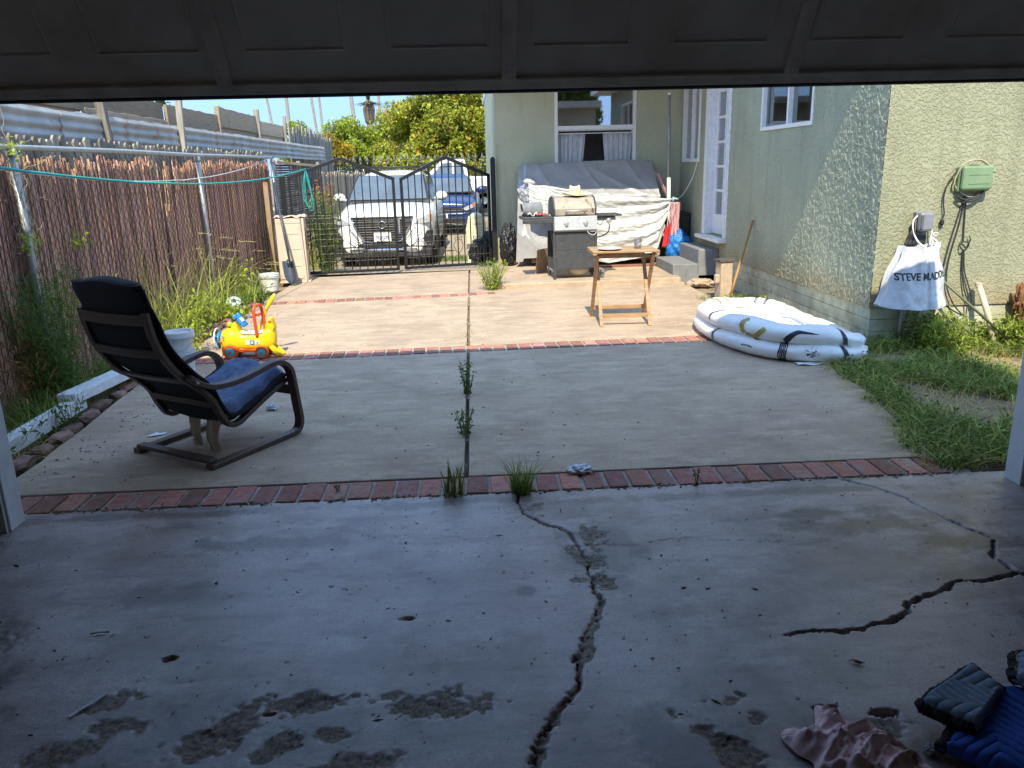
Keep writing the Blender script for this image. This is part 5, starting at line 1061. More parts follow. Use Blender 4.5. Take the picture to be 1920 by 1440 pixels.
# ------------------------------------------------------------------ half deflated paddling pool
def pool():
    t = thing('paddling_pool', 'half deflated white paddling pool with gold and black marks', 'pool', (2.7, 6.9, 0)); O = Vector((2.7, 6.9, 0))
    vinyl = mat('white_vinyl', (.80,.80,.78), .32, var=.04, vs=4, bump=.12, bs=14, bd=.02); gold = mat('gold_print', (.36,.26,.05), .35, var=.3, vs=14); navy = mat('black_print', (.012,.014,.03), .4)
    # centre line: x, y, tube radius, lower z, upper z, inward shift of upper tube
    ctl = [(2.16,6.95,.092,.090,.235,.02),(2.21,6.50,.098,.098,.255,.015),(2.36,6.12,.10,.10,.262,.01),(2.60,5.93,.10,.10,.255,.01),(2.82,5.88,.092,.095,.235,.02),(3.00,5.90,.075,.08,.19,.03),(3.10,6.08,.06,.06,.15,.03),(3.16,6.5,.055,.05,.12,.02),(3.20,7.1,.05,.045,.10,.02),(3.14,7.65,.06,.05,.125,.03),(2.92,7.95,.07,.055,.15,.03),(2.60,8.0,.07,.06,.16,.03),(2.34,7.72,.075,.07,.18,.03),(2.20,7.35,.085,.08,.205,.025)]
    P = np.array(cr(ctl, 14, True)); N = len(P); cen = Vector((2.72, 6.95, 0))
    def frame(s):
        f = (s % 1)*N; i = int(f) % N; k = f-int(f); a = P[i]*(1-k)+P[(i+1) % N]*k; b_ = P[(i+1) % N]; tg = Vector((P[(i+2) % N][0]-P[i-1][0], P[(i+2) % N][1]-P[i-1][1], 0)).normalized(); out = Vector((tg.y, -tg.x, 0))
        c = Vector((a[0], a[1], 0)); 
        if out.dot(c-cen) < 0: out = -out
        return a, c, out
    def surf(tier, s, th, lift=0.0):
        a, c, out = frame(s); r = a[2]; z = a[3] if tier == 0 else a[4]; c = c-out*(a[5]+.0 if tier else 0)
        soft = 1 if a[2] > .085 else .75; wr = .007*nz(s*60, th*2, tier)*(2.0 if a[2] < .08 else .7)+.004*abs(nz(s*130, th*1.2, tier+5)); rr = r+wr+lift; k = math.cos(th); q = math.sin(th)
        sy = 1.0 if q > 0 or tier else .98
        p = c+out*k*rr*1.06+Vector((0, 0, z*.86+q*rr*sy*.86-.012*max(0, q)*(1+math.sin(s*44)))); p.z = max(.003+lift, p.z); return p-O
    for tier in (0, 1):
        b = MB(); ns, nt = N*1, 26; vs = [surf(tier, i/ns, math.tau*k/nt) for i in range(ns) for k in range(nt)]; fs = [(i*nt+k, i*nt+(k+1) % nt, ((i+1) % ns)*nt+(k+1) % nt, ((i+1) % ns)*nt+k) for i in range(ns) for k in range(nt)]
        b.add(vs, fs); b.obj('lower_ring' if tier == 0 else 'upper_ring', vinyl, t, smooth=True)
    b = MB()
    def fl(u, v):
        a, c, out = frame(u); r_ = v; rim = c-out*(a[2]*.6); p = cen.lerp(rim, v); wz = .012+.03*abs(nz(p.x*5, p.y*5))+.02*nz(p.x*11, p.y*9, 2)+(.10*max(0, v-.75)*4*(a[4]*.6))*.9
        wz += .055*math.exp(-((p.x-2.95)/.16)**2-((p.y-6.55)/.5)**2)*(1+.5*math.sin(p.y*26+p.x*8)); return Vector((p.x, p.y, wz))-O
    b.sheet(fl, 120, 34); b.obj('pool_floor', vinyl, t, smooth=True)
    dec = {'gold_print': MB(), 'black_print': MB()}
    def stripe(mb, tier, path, w, lift=.0022, n=1):
        """band along a path in (s, th) with half width w in the direction across"""
        def S(u, v):
            i = u*(len(path)-1); k = min(int(i), len(path)-2); f = i-k; a = path[k]; c = path[k+1]; s = a[0]+(c[0]-a[0])*f; th = a[1]+(c[1]-a[1])*f; ds, dt = c[0]-a[0], c[1]-a[1]; lx, ly = ds*5.2, dt*.1; l = math.hypot(lx, ly)+1e-9; nx, ny = -ly/l, lx/l
            ww = w*(a[2] if len(a) > 2 else 1)*(1-f)+w*(c[2] if len(c) > 2 else 1)*f; return surf(tier, s+nx*ww*(v-.5)*2/5.2, th+ny*ww*(v-.5)*2/.1, lift)
        mb.sheet(S, max(8, len(path)*2), 3)
    def sv(x, y):
        d = np.hypot(P[:, 0]-x, P[:, 1]-y); return int(np.argmin(d))/N
    k = dec['black_print']; sA = sv(2.46, 6.0); sB = sv(2.88, 5.88); sC = sv(2.64, 5.92); sL = sv(2.2, 6.55)
    ds = lambda m: m/5.2
    for q in range(5):
        stripe(k, 0, [(sA+ds(-.028+.014*q+.006*math.sin(th*3)), th) for th in np.linspace(-1.15, 1.25, 14)], .0048)
        stripe(k, 0, [(sB+ds(-.03+.014*q-.045*math.sin(th)), th) for th in np.linspace(-1.2, 1.3, 14)], .005)
        stripe(k, 1, [(sB+ds(-.03+.014*q-.02-.03*(th)), th) for th in np.linspace(-.7, 1.6, 14)], .005)
        stripe(k, 1, [(sA+ds(.0+.30*u+.004*q), -.5+1.35*math.sin(min(1, u*2.2)*1.57)-.55*u-(.13*q)*(1-u)+.0, 1-.7*u) for u in np.linspace(0, 1, 22)], .0062)
        stripe(k, 1, [(sL+ds(-.2+.012*q*.5), th) for th in np.linspace(-.4, 2.2, 10)], .0022)
        stripe(k, 0, [(sL+ds(-.1+.012*q*.5), th) for th in np.linspace(-.8, 1.4, 10)], .002)
    for sx, tr in ((sv(3.05, 7.85), 1), (sv(2.95, 7.9), 1)):
        for q in range(4): stripe(k, tr, [(sx+ds(.012*q), th) for th in np.linspace(.4, 2.9, 10)], .004)
    gq = dec['gold_print']; sG = sv(2.30, 6.22)
    stripe(gq, 1, [(sG+ds(-.02+.05*math.cos(a)), .15+.75*math.sin(a)+.2) for a in np.linspace(1.9, 4.4, 12)], .021); stripe(gq, 1, [(sG+ds(-.03+.17*u), -.45+.95*u*u-.35*math.sin(u*3)) for u in np.linspace(0, 1, 12)], .021)
    stripe(gq, 0, [(sG+ds(.0+.11*u), 1.15+.18*math.cos(u*6.2)) for u in np.linspace(0, 1, 8)], .014)
    for (x, y), w in (((2.42, 7.86), .02), ((2.58, 7.98), .016)): stripe(gq, 1, [(sv(x, y)+ds(.06*math.sin(th)), th) for th in np.linspace(.5, 2.9, 12)], w)
    # terrazzo chips and dots
    def chip(mb, tier, s, th, r, n=5, an=0.0):
        pts = [(s+ds(r*math.cos(math.tau*i/n+an)*random.uniform(.6, 1.2)), th+r*math.sin(math.tau*i/n+an)/.1*random.uniform(.6, 1.2)) for i in range(n)]; mb.add([surf(tier, a, c, .0022) for a, c in pts]+[surf(tier, s, th, .0026)], [(i, (i+1) % n, n) for i in range(n)])
    for q in range(46):
        a = random.uniform(0, math.tau); d = math.sqrt(random.random()); chip(k, 0, sC+ds(.075*d*math.cos(a)+.02), .05+.75*d*math.sin(a)*(1 if math.sin(a) > 0 else .6), random.uniform(.003, .010 if d < .7 else .005), 5, a)
    for tier, s0, s1, t0, t1, n in ((0, sv(2.95, 5.89), sv(3.02, 5.93), -.9, 1.0, 90), (1, sv(2.93, 5.89), sv(3.02, 5.94), -.3, 1.2, 60), (0, sv(2.2, 6.5), sv(2.27, 6.3), -.7, .9, 80), (1, sv(2.25, 6.35), sv(2.3, 6.25), .0, 1.2, 40)):
        for q in range(n): chip(k, tier, random.uniform(s0, s1), random.uniform(t0, t1), .0022, 5)
    vs, fs = text_mesh("MINNIDIP", .022, 1.1, .0006); s0 = sv(2.31, 6.2)
    k.add([surf(0, s0-ds(x), .12-(y+.9*x*x*4)/.1*1.0, .0022) for x, y in vs], fs)
    dec['black_print'].obj('black_print', navy, t); dec['gold_print'].obj('gold_print', gold, t)
    MB().sheet(lambda u, v: Vector((2.50+.5*u, 5.80+.08*v-.02*math.sin(u*9), .01+.012*nz(u*6, v*3)))-O, 20, 4).obj('bottom_flap', vinyl, t, smooth=True, solid=.003)
pool()

# ------------------------------------------------------------------ things on the front wall
M['cord'] = mat('black_cord', (.03,.03,.03), .6, var=.3)
def green_box():
    t = thing('sprinkler_box', 'sage green timer box on the sunlit wall', 'control box', (4.09, FY, 1.36)); G = mat('green_box_plastic', (.17,.25,.13), .5, var=.12, dirt=((.23,.3,.2), 6, .62))
    b = MB(); b.bx(-.135, .135, -.062, -.002, -.10, .10); b.obj('back_box', G, t, bevel=.012)
    b = MB(); b.bx(-.128, .128, -.105, -.0625, -.085, .105); b.obj('cover', G, t, bevel=.018)
    b = MB(); 
    for z in (-.04, .03): b.bx(-.08, .09, -.107, -.1052, z, z+.004)
    b.obj('groove_shade_strips', mat('green_groove_shade', (.09,.14,.07), .6), t)  # darker green strips paint the shade of grooves on the cover
    tan = mat('tan_cord', (.42,.36,.26), .6)
    c = thing('extension_cord', 'tan and black cord coiled round the green box, plug hanging at its left', 'cord', (4.09, FY, 1.36))
    loop = [(.155*math.cos(a)+.008*math.sin(5*a), -.045-.004*math.cos(3*a), .145*math.sin(a)+.005) for a in np.linspace(-.4, math.tau-.9, 50)]
    MB().tube(loop, .0055, 6).obj('coil', tan, c, smooth=True); MB().tube([(x*1.03, y-.01, z*1.04-.004) for x, y, z in loop[6:34]], .0055, 6).obj('coil', tan, c, smooth=True)
    b = MB(); b.tube(cr([(-.155,-.05,.06),(-.21,-.035,-.04),(-.225,-.03,-.16),(-.205,-.03,-.27),(-.215,-.03,-.31)], 10), .006, 6); b.obj('hanging_end', M['cord'], c, smooth=True)
    b = MB(); b.lathe([(.006,.0),(.016,-.012),(.018,-.04),(.012,-.05)], 12, (-.215, -.03, -.31)); b.beam((-.222,-.03,-.36),(-.224,-.03,-.385),.004,.008); b.beam((-.208,-.03,-.36),(-.210,-.03,-.385),.004,.008); b.obj('plug', M['black'], c, smooth=False)
    w = thing('black_cable', 'long black cable loops hanging below the green box', 'cable', (4.05, FY, 1.2))
    b = MB()
    for k, q in enumerate(([(0,-.02,.03),(-.04,-.02,-.15),(-.10,-.025,-.45),(-.12,-.03,-.72),(-.06,-.04,-.87),(.04,-.05,-.94),(.10,-.05,-.965),(.07,-.04,-.96)], [(.005,-.02,.03),(-.02,-.02,-.2),(-.075,-.025,-.5),(-.07,-.03,-.7),(.0,-.04,-.86),(.09,-.05,-.96)], [(.01,-.02,.03),(.02,-.02,-.15),(.03,-.02,-.31),(.03,-.02,-.34)], [(.04,-.02,-.42),(.055,-.025,-.6),(.09,-.03,-.75),(.125,-.04,-.84),(.14,-.05,-.93)], [(.05,-.02,-.42),(.07,-.025,-.58),(.115,-.03,-.7),(.15,-.04,-.8),(.155,-.05,-.92)])):
        b.tube(cr(q, 9), .0062, 6)
    b.tube([(.04+.035*math.cos(a), -.03-.012*math.sin(2*a), -.38+.035*math.sin(a)) for a in np.linspace(0, 13, 50)], .006, 6); b.tube([(.07,-.03,-.37),(.085,-.035,-.33),(.075,-.03,-.30)], .006, 6)
    b.tube(cr([(-.09,-.05,.03),(-.03,-.06,.0),(.06,-.06,.015),(.12,-.055,.07)], 8), .008, 6); b.tube(cr([(-.07,-.05,.015),(.0,-.06,-.015),(.08,-.06,.01),(.13,-.055,.06)], 8), .008, 6)
    b.obj('cable_loops', M['cord'], w, smooth=True)
green_box()
def outlet():
    t = thing('outlet_cover', 'grey weatherproof outlet box above the white shopping bag', 'outlet', (3.70, FY, 1.03)); G = mat('grey_outlet', (.2,.2,.22), .45, var=.1)
    b = MB(); b.bx(-.06, .06, -.05, -.002, -.08, .08); b.obj('back_plate', G, t, bevel=.006); b = MB(); b.bx(-.055, .06, -.115, -.0505, -.075, .08); b.obj('bubble_cover', G, t, bevel=.02)
    MB().prism([(-.05,-.05),(-.03,-.055),(-.03,.06),(-.05,.055)], lambda x, z, d: (x, -.1165+d, z), -.003, .002).obj('recess_shade_patch', mat('grey_recess_shade', (.1,.1,.11), .5), t)  # last plate is a darker grey painting the shade of a recess
    c = thing('power_cords', 'tangle of white and black cords plugged under the grey outlet', 'cord', (3.70, FY, .95))
    b = MB()
    for k in range(2): b.tube(cr([(-.01,-.06,.15+.005*k),(-.075-.006*k,-.055,.10),(-.075,-.06,.0),(-.03+.01*k,-.08,-.09),(.06,-.10,-.14-.008*k),(.10,-.09,-.13)], 9), .005, 6)
    b.tube(cr([(.065,-.06,.1),(.08,-.06,.0),(.07,-.07,-.1),(.1,-.07,-.18),(.105,-.07,-.26)], 8), .006, 6); b.obj('white_cord', M['white'], c, smooth=True)
    b = MB()
    for x0, x1 in ((-.09,-.13),(-.07,-.10),(-.05,-.06),(-.08,-.085)): b.tube(cr([(x0+.02,-.03,.06),(x0,-.05,-.02),(x1,-.055,-.12),(x1+.01,-.05,-.19)], 8), [.012+.004*math.sin(i) for i in range(25)], 7)
    b.bx(-.06, .05, -.04, -.003, -.18, -.03); b.obj('black_bundle', M['black'], c)
    b = MB(); b.bx(.10, .16, -.075, -.073, -.13, -.09); b.tube([(.105+.02*math.cos(a), -.075, -.02+.012*math.sin(a)) for a in np.linspace(0, 5.5, 14)], .004, 5); b.obj('tag', M['white'], c)
outlet()
def shopping_bag():
    t = thing('shopping_bag', 'big white woven shopping bag with black capital lettering hung on the wall', 'bag', (3.66, FY-.12, .345)); W = mat('white_woven_bag', (.52,.52,.53), .4, var=.08, vs=6, bump=.5, bs=28, bd=.006)
    def front(u, v):   # v 0 bottom .. 1 top
        hw = .285-.14*v**1.05-.01*math.sin(v*9); xc = -.02+.015*v; x = xc+(u-.5)*2*hw; bulge = .17*(1-.55*v)*(1-abs(2*u-1)**3.0)
        cr_ = .03*abs(nz(u*4+v*1.2, v*2.2, 3))+.014*nz(u*8, v*5)+.010*abs(nz(u*14-v*9, v*10, 6))+.03*math.exp(-((u-.58+.06*v)/.035)**2)*-.6*(1-.3*v)+.02*math.sin(u*11+3*v)*v
        z = v*.50+.02*nz(u*5, 2)*(v > .9)+(.015*(1-v))*((2*u-1)**2)+.018*(1-v)*nz(u*3, 8); return Vector((x, -.02-bulge-cr_*.8+.10*0, z))
    b = MB(); b.sheet(front, 60, 50); b.obj('front_panel', W, t, smooth=True)
    b = MB(); b.sheet(lambda u, v: Vector((front(u, v).x, .075, front(u, v).z)), 20, 20); b.obj('back_panel', W, t, smooth=True)
    b = MB()
    for e in (0, 1): b.sheet(lambda u, v: front(e, v).lerp(Vector((front(e, v).x, .075, front(e, v).z)), u)+Vector(((1-2*e)*.035*math.sin(u*math.pi)*(.4+v*.6), 0, 0)), 10, 30)
    b.sheet(lambda u, v: front(u, 0).lerp(Vector((front(u, 0).x, .075, front(u, 0).z)), v)-Vector((0, 0, .01*math.sin(v*3.1))), 30, 8); b.obj('gusset', W, t, smooth=True)
    vs, fs = text_mesh("STEVE MADDEN", .082, .66, .002); k = MB(); keep = []
    # lettering runs on round the right gusset, so only what lies on the front panel shows
    lo, hi = min(x for x, y in vs), max(x for x, y in vs); sx_ = .47/(hi-lo)
    def mp(x, y):
        z = .255+y+.035*((x-lo)*sx_); v = z/.5; hw = .285-.14*v**1.05-.01*math.sin(v*9); xl_ = -.02+.015*v-hw; xx = -.225+(x-lo)*sx_; return front(min(.999, (xx-xl_)/(2*hw)), v)+Vector((0, -.004, 0)), (xx-xl_)/(2*hw)
    f2 = [f for f in fs if max(mp(*vs[i])[1] for i in f) < .985]
    k.add([mp(x, y)[0] for x, y in vs], f2); k.obj('lettering', M['black'], t)
    vs, fs = text_mesh("STEVEMADDEN.COM", .02, .9, .0004); k = MB(); k.add([front(.02, .42+x*1.35)+Vector((.012-y*.6, -.004-.0*y, y*.25)) for x, y in vs], fs); k.obj('lettering', M['black'], t)
    b = MB()
    for x in (.06, .10): b.strap(cr([(x,-.06,.47),(x+.01,-.05,.53),(.07,-.03,.57)], 6), .014, .003, (1, 0, .2))
    b.obj('handle', W, t)
shopping_bag()
o = MB().tube([(3.80, 6.30, .62), (4.42, 6.14, .06)], .011, 8).obj('metal_rod', mat('olive_rod', (.12,.13,.08), .5, .3), smooth=True); tag(o, 'thin dark rod slanting from the shopping bag down into the weeds', 'rod')
def pipe():
    t = thing('conduit_pipe', 'cream pipe leaning at the wall where the black cables end', 'pipe', (4.33, 6.2, 0)); MB().tube([(0, -.02, -.02), (-.05, .04, .25), (-.11, .13, .50)], .024, 12).obj('tube', mat('cream_pipe', (.55,.48,.33), .6, var=.2, vs=6), t, smooth=True); MB().lathe([(.027,0),(.027,.03),(.02,.035),(.02,.02)], 12, (-.112, .132, .485)).obj('collar', mat('cream_collar', (.4,.35,.25), .6), t, angle=40)
pipe()
o = MB().tube([(3.62, 6.39, .36), (3.62, 6.39, -.02)], .018, 8).obj('wall_conduit', M['galv'], smooth=True); tag(o, 'short grey conduit on the foundation below the shopping bag', 'pipe')
b = MB()
for k in range(6): b.bx(4.66, 4.86, 5.55, 6.40, .0+k*.07, .0+k*.07+.066, random.uniform(.8, 1.1))
o = b.obj('brick_wall', mat('shaded_brick', (.3,.13,.09), .9, var=.35, vs=14, col2=(.22,.19,.16), vs2=4, bump=.5, bs=60), bevel=.006); tag(o, 'low red brick wall end at the right edge of the yard', 'wall')
blob('leaf_litter', 'rusty clump of dead leaves caught where the brick wall meets the house', 'leaves', (4.60, 6.32, .2), (.05,.05,.14), mat('dead_leaves', (.2,.09,.04), .95, var=.5, vs=40, bump=1, bs=60), .6, 3, 4)

# ------------------------------------------------------------------ garage floor clutter
def blanket():
    t = thing('moving_blanket', 'blue and grey quilted moving blanket folded on the garage floor', 'blanket', (1.435, 1.715, 0)); O = Vector((1.45, 1.8, 0))
    Bq = mat('blue_quilt', (.03,.085,.36), .95, var=.25, vs=50, bump=.6, bs=320, bd=.002); Gq = mat('grey_quilt', (.2,.25,.32), .95, var=.25, vs=50, bump=.6, bs=320, bd=.002)
    chev = lambda x, y: abs(math.sin(((y+abs(((x*9) % 2)-1)*.11*1.0)*math.pi/.042)))**.45
    def lay(A, B, C, D, z, puff, wob, dirx=0):
        A, B, C, D = map(Vector, (A, B, C, D))
        def S(u, v):
            p = A.lerp(B, u).lerp(D.lerp(C, u), v); x, y = (p.x-.45*p.y, p.y+.45*p.x) if not dirx else (p.y*.9+p.x*.5, p.x-p.y*.3)
            e = min(u, 1-u, v, 1-v); h = z+puff*chev(x, y)*min(1, e/.04)+wob*(nz(p.x*5, p.y*5, z*9)+.3)-.02*max(0, 1-e/.07)**2; return Vector((p.x+.012*nz(v*5, z*7)*(u < .03 or u > .97), p.y, max(.006, h)))-O
        return S
    main = lay((1.205,1.775), (1.60,1.35), (2.1,1.75), (1.47,1.98), .045, .009, .024); b = MB(); b.sheet(main, 150, 150); b.obj('blue_side', Bq, t, smooth=True, solid=.012)
    flap = lay((1.215,1.895), (1.305,1.785), (1.475,1.935), (1.452,2.035), .080, .009, .024, 1); b = MB(); b.sheet(flap, 110, 110); b.obj('grey_flap', Gq, t, smooth=True, solid=.012)
    fl2 = lay((1.525,1.955), (1.64,1.60), (2.0,1.75), (1.60,2.06), .10, .010, .02, 1); b = MB(); b.sheet(fl2, 110, 110); b.obj('grey_flap', Gq, t, smooth=True, solid=.012)
    bind = mat('black_binding', (.02,.018,.018), .95, var=.4, vs=60, bump=.8, bs=300)
    b = MB()
    for fn, es in ((main, ('u0', 'v1')), (flap, ('v0', 'v1', 'u0')), (fl2, ('u0', 'v1'))):
        for e in es: b.tube([fn(*(((0, k/40) if e == 'u0' else (k/40, 0) if e == 'v0' else (k/40, 1))))+Vector((0, 0, .004+.003*math.sin(k*2.1))) for k in range(41)], [.017+.002*math.sin(k*1.7) for k in range(41)], 8)
    b.obj('binding', bind, t, smooth=True)
    st = MB(); st.tube([fl2(0, k/40)+Vector((.012, .006, .02)) for k in range(41)], .0012, 4); st.tube([fl2(0, k/40)+Vector((.004, .0, .023)) for k in range(41)], .0012, 4); st.obj('stitching', mat('tan_thread', (.35,.27,.18), .9), t)
blanket()
def shirt():
    b = MB(); O = Vector((.92, 1.74, 0))
    out = [(-.115,.055),(-.085,.085),(-.03,.07),(.0,.10),(.03,.17),(.055,.15),(.075,.105),(.14,.08),(.19,.02),(.215,-.06),(.24,-.13),(.2,-.2),(.06,-.2),(-.04,-.16),(-.085,-.10),(-.07,-.05),(-.10,-.01)]
    oc = np.array(cr(out, 8, True)); n = len(oc); ctr = np.array((.05, -.04))
    def S(u, v):
        i = u*n; k = int(i) % n; f = i-int(i); r = oc[k]*(1-f)+oc[(k+1) % n]*f; p = ctr+(r-ctr)*v; d = p[0]*.75+p[1]*.66; q = -p[0]*.66+p[1]*.75
        bend = q+.35*d*d*4+.03*nz(d*9, q*5, 1); ridge = .022*(1-abs(math.sin(bend*42+1.2*nz(d*5, q*3)+.8)))**1.5+.012*(1-abs(math.sin(bend*95+d*8+2*nz(d*9, q*8, 2))))+.010*(1-abs(math.sin(d*30+q*16+2.2*nz(d*6, q*8, 5))))**3+.005*nz(p[0]*45, p[1]*45)
        dome = (1-v**5); z = .006+dome*(.012+ridge)+.03*dome*(1-v*v)+.022*math.exp(-((p[0]-.035)**2+(p[1]-.125)**2)/.0012)*dome; return (p[0], p[1], z)
    b.sheet(S, 150, 60); o = b.obj('pink_shirt', mat('dusty_pink_cotton', (.84,.58,.58), .95, var=.22, vs=13, bump=.4, bs=300, bd=.002, dirt=((.24,.11,.09), 8, .6)), smooth=True, solid=.004); o.location = O; tag(o, 'crumpled dusty pink shirt on the garage floor', 'shirt')
shirt()
def scrap(name, lab, cat, loc, r, m, seed, h=.3, k=2.5): blob(name, lab, cat, loc, (r, r*.7, r*h), m, .55, k, seed)
paper = mat('white_paper', (.72,.73,.76), .8, var=.1)
scrap('paper_tissue', 'crumpled white tissue on the near brick band', 'tissue', (.52, 3.81, 0), .055, paper, 1, .35)
scrap('paper_scrap', 'small white paper ball near the chair front', 'paper', (-1.40, 5.163, 0), .035, paper, 4, .6)
scrap('paper_scrap', 'tiny pale wad beside the moving blanket', 'paper', (1.186, 1.712, 0), .022, mat('dirty_paper', (.42,.42,.42), .8, var=.4, vs=50), 7, .5)
def flat(name, lab, cat, loc, pts, m, rz=0, dome=.004):
    b = MB(); c = (sum(p[0] for p in pts)/len(pts), sum(p[1] for p in pts)/len(pts)); n = len(pts); b.add([(x, y, .001+dome*(i % 2)) for i, (x, y) in enumerate(pts)]+[(c[0], c[1], dome*1.6)], [(i, (i+1) % n, n) for i in range(n)]); o = b.obj(name, m, solid=.0015); o.location = (loc[0], loc[1], .003); o.rotation_euler = (0, 0, rz); tag(o, lab, cat)
flat('plastic_strip', 'translucent white plastic strip lying on the left of the garage floor', 'strip', (-1.22, 2.108, 0), [(-.062,-.007),(-.03,-.005),(.02,-.007),(.062,-.004),(.065,.005),(.02,.004),(-.03,.006),(-.062,.004)], mat('strip_plastic', (.55,.56,.6), .3), rad(56), .002)
flat('dead_leaf', 'single brown dead leaf on the garage floor', 'leaf', (1.169, 2.109, 0), [(-.022,0),(-.008,-.007),(.008,-.007),(.026,-.002),(.008,.006),(-.008,.007)], mat('brown_leaf', (.3,.15,.07), .8), rad(-30), .006)
flat('torn_paper', 'torn white paper piece left of the chair base', 'paper', (-2.0, 4.72, 0), [(-.06,-.02),(-.01,-.03),(.05,-.015),(.06,.01),(.02,.02),(.0,.035),(-.03,.02)], paper, rad(20))
flat('twig', 'dry twig on the garage floor before the left jamb', 'twig', (-1.36, 2.5, 0), [(-.03,-.003),(0,-.002),(.032,-.001),(.03,.003),(0,.004),(-.03,.002)], mat('twig', (.35,.27,.18), .9), rad(5), .004)
b = MB()
for k in range(420):
    x, y = random.uniform(-2.2, 2.6), random.uniform(1.65, 3.5); r = random.uniform(.0012, .0038)*(2.2 if random.random() < .07 else 1); l = random.uniform(1, 3.2); an = random.uniform(0, 3.14); c = random.choice([.35, .45, .6, .8, 4.0])
    q = Matrix.Rotation(an, 3, 'Z'); b.add([q@Vector((dx*r*l, dy*r, .0))+Vector((x, y, zz)) for dx, dy, zz in ((-1,0,.001),(0,-1,.001),(1,0,.001),(0,1,.001),(0,0,.0035))], [(0,1,4),(1,2,4),(2,3,4),(3,0,4)], c)
for k in range(420):
    x, y = random.uniform(-2.3, 2.4), random.uniform(3.9, 10); 
    if random.random() < .5: x = -2.45+abs(random.gauss(0, .18)); y = random.uniform(3.9, 9)
    r = random.uniform(.003, .007); l = random.uniform(1, 3); an = random.uniform(0, 3.14); c = random.choice([.9, 1.2, 1.5, 2.0, 3.5])
    q = Matrix.Rotation(an, 3, 'Z'); b.add([q@Vector((dx*r*l, dy*r, 0))+Vector((x, y, zz)) for dx, dy, zz in ((-1,0,.002),(0,-1,.002),(1,0,.002),(0,1,.002),(0,0,.007))], [(0,1,4),(1,2,4),(2,3,4),(3,0,4)], c)
for k in range(420):
    if k % 3: x, y = random.uniform(-2.1, 2.4), 3.585+random.gauss(0, .012)
    else: y = random.uniform(3.85, 9.7); x = -.075+.0022*(y-3.9)+random.gauss(0, .012)
    r = random.uniform(.003, .008); l = random.uniform(1, 3.5); an = random.uniform(0, 3.14); c = random.choice([.6, 1.0, 1.4, 2.2])
    q = Matrix.Rotation(an, 3, 'Z'); b.add([q@Vector((dx*r*l, dy*r, 0))+Vector((x, y, zz)) for dx, dy, zz in ((-1,0,.001),(0,-1,.001),(1,0,.001),(0,1,.001),(0,0,.008))], [(0,1,4),(1,2,4),(2,3,4),(3,0,4)], c)
o = b.obj('floor_litter', mat('litter', (.16,.12,.08), .9, var=.4, vs=30)); tag(o, 'grit, crumbs and bits of dead leaf scattered over the concrete', 'litter', kind='stuff')
# ------------------------------------------------------------------ vehicles beyond the gate
M['tyre'] = mat('tyre_rubber', (.02,.02,.02), .85); M['rim'] = mat('alloy_rim', (.5,.5,.52), .3, .9); M['chrome'] = mat('chrome_trim', (.75,.75,.77), .12, 1.0, var=.03); M['carblack'] = mat('car_black_plastic', (.018,.018,.02), .5)
M['lamp'] = mat('lamp_lens', (.5,.52,.55), .12, .2, var=.3, vs=30); M['amber'] = mat('amber_lens', (.6,.17,.03), .2)
def ring_loft(secs, n=7):
    """secs: list of (y, [(halfwidth, z) from bottom centre up to top centre])"""
    vs = []; fs = []; k = len(secs[0][1]); m = 2*k-2
    for y, pr in secs:
        ring = [(w, y, z) for w, z in pr]+[(-w, y, z) for w, z in pr[-2:0:-1]]; vs += ring
    for i in range(len(secs)-1):
        for j in range(m): fs.append((i*m+j, i*m+(j+1) % m, (i+1)*m+(j+1) % m, (i+1)*m+j))
    fs += [tuple(range(m-1, -1, -1)), tuple((len(secs)-1)*m+j for j in range(m))]; return vs, fs
def wheel_set(t, ys, xw, r, w=.22):
    for y in ys:
        for sx in (-1, 1):
            m = Matrix.Rotation(rad(90), 3, 'Y'); wv = MB().lathe([(r*.62,-w/2),(r*.93,-w/2),(r,-w*.35),(r,w*.35),(r*.93,w/2),(r*.62,w/2)], 32, (sx*xw, y, r), m).obj('wheel', M['tyre'], t, angle=40)
            h = MB(); c = Vector((sx*(xw+w/2-.02), y, r)); h.lathe([(0,0),(r*.15,.01),(r*.62,-.02)], 28, c, Matrix.Rotation(rad(90*sx), 3, 'Y'))
            for q in range(5): a = math.tau*q/5; h.beam(c, c+Vector((0, math.cos(a), math.sin(a)))*r*.58, .05, .03, (1, 0, 0))
            h.obj('rim', M['rim'], wv)
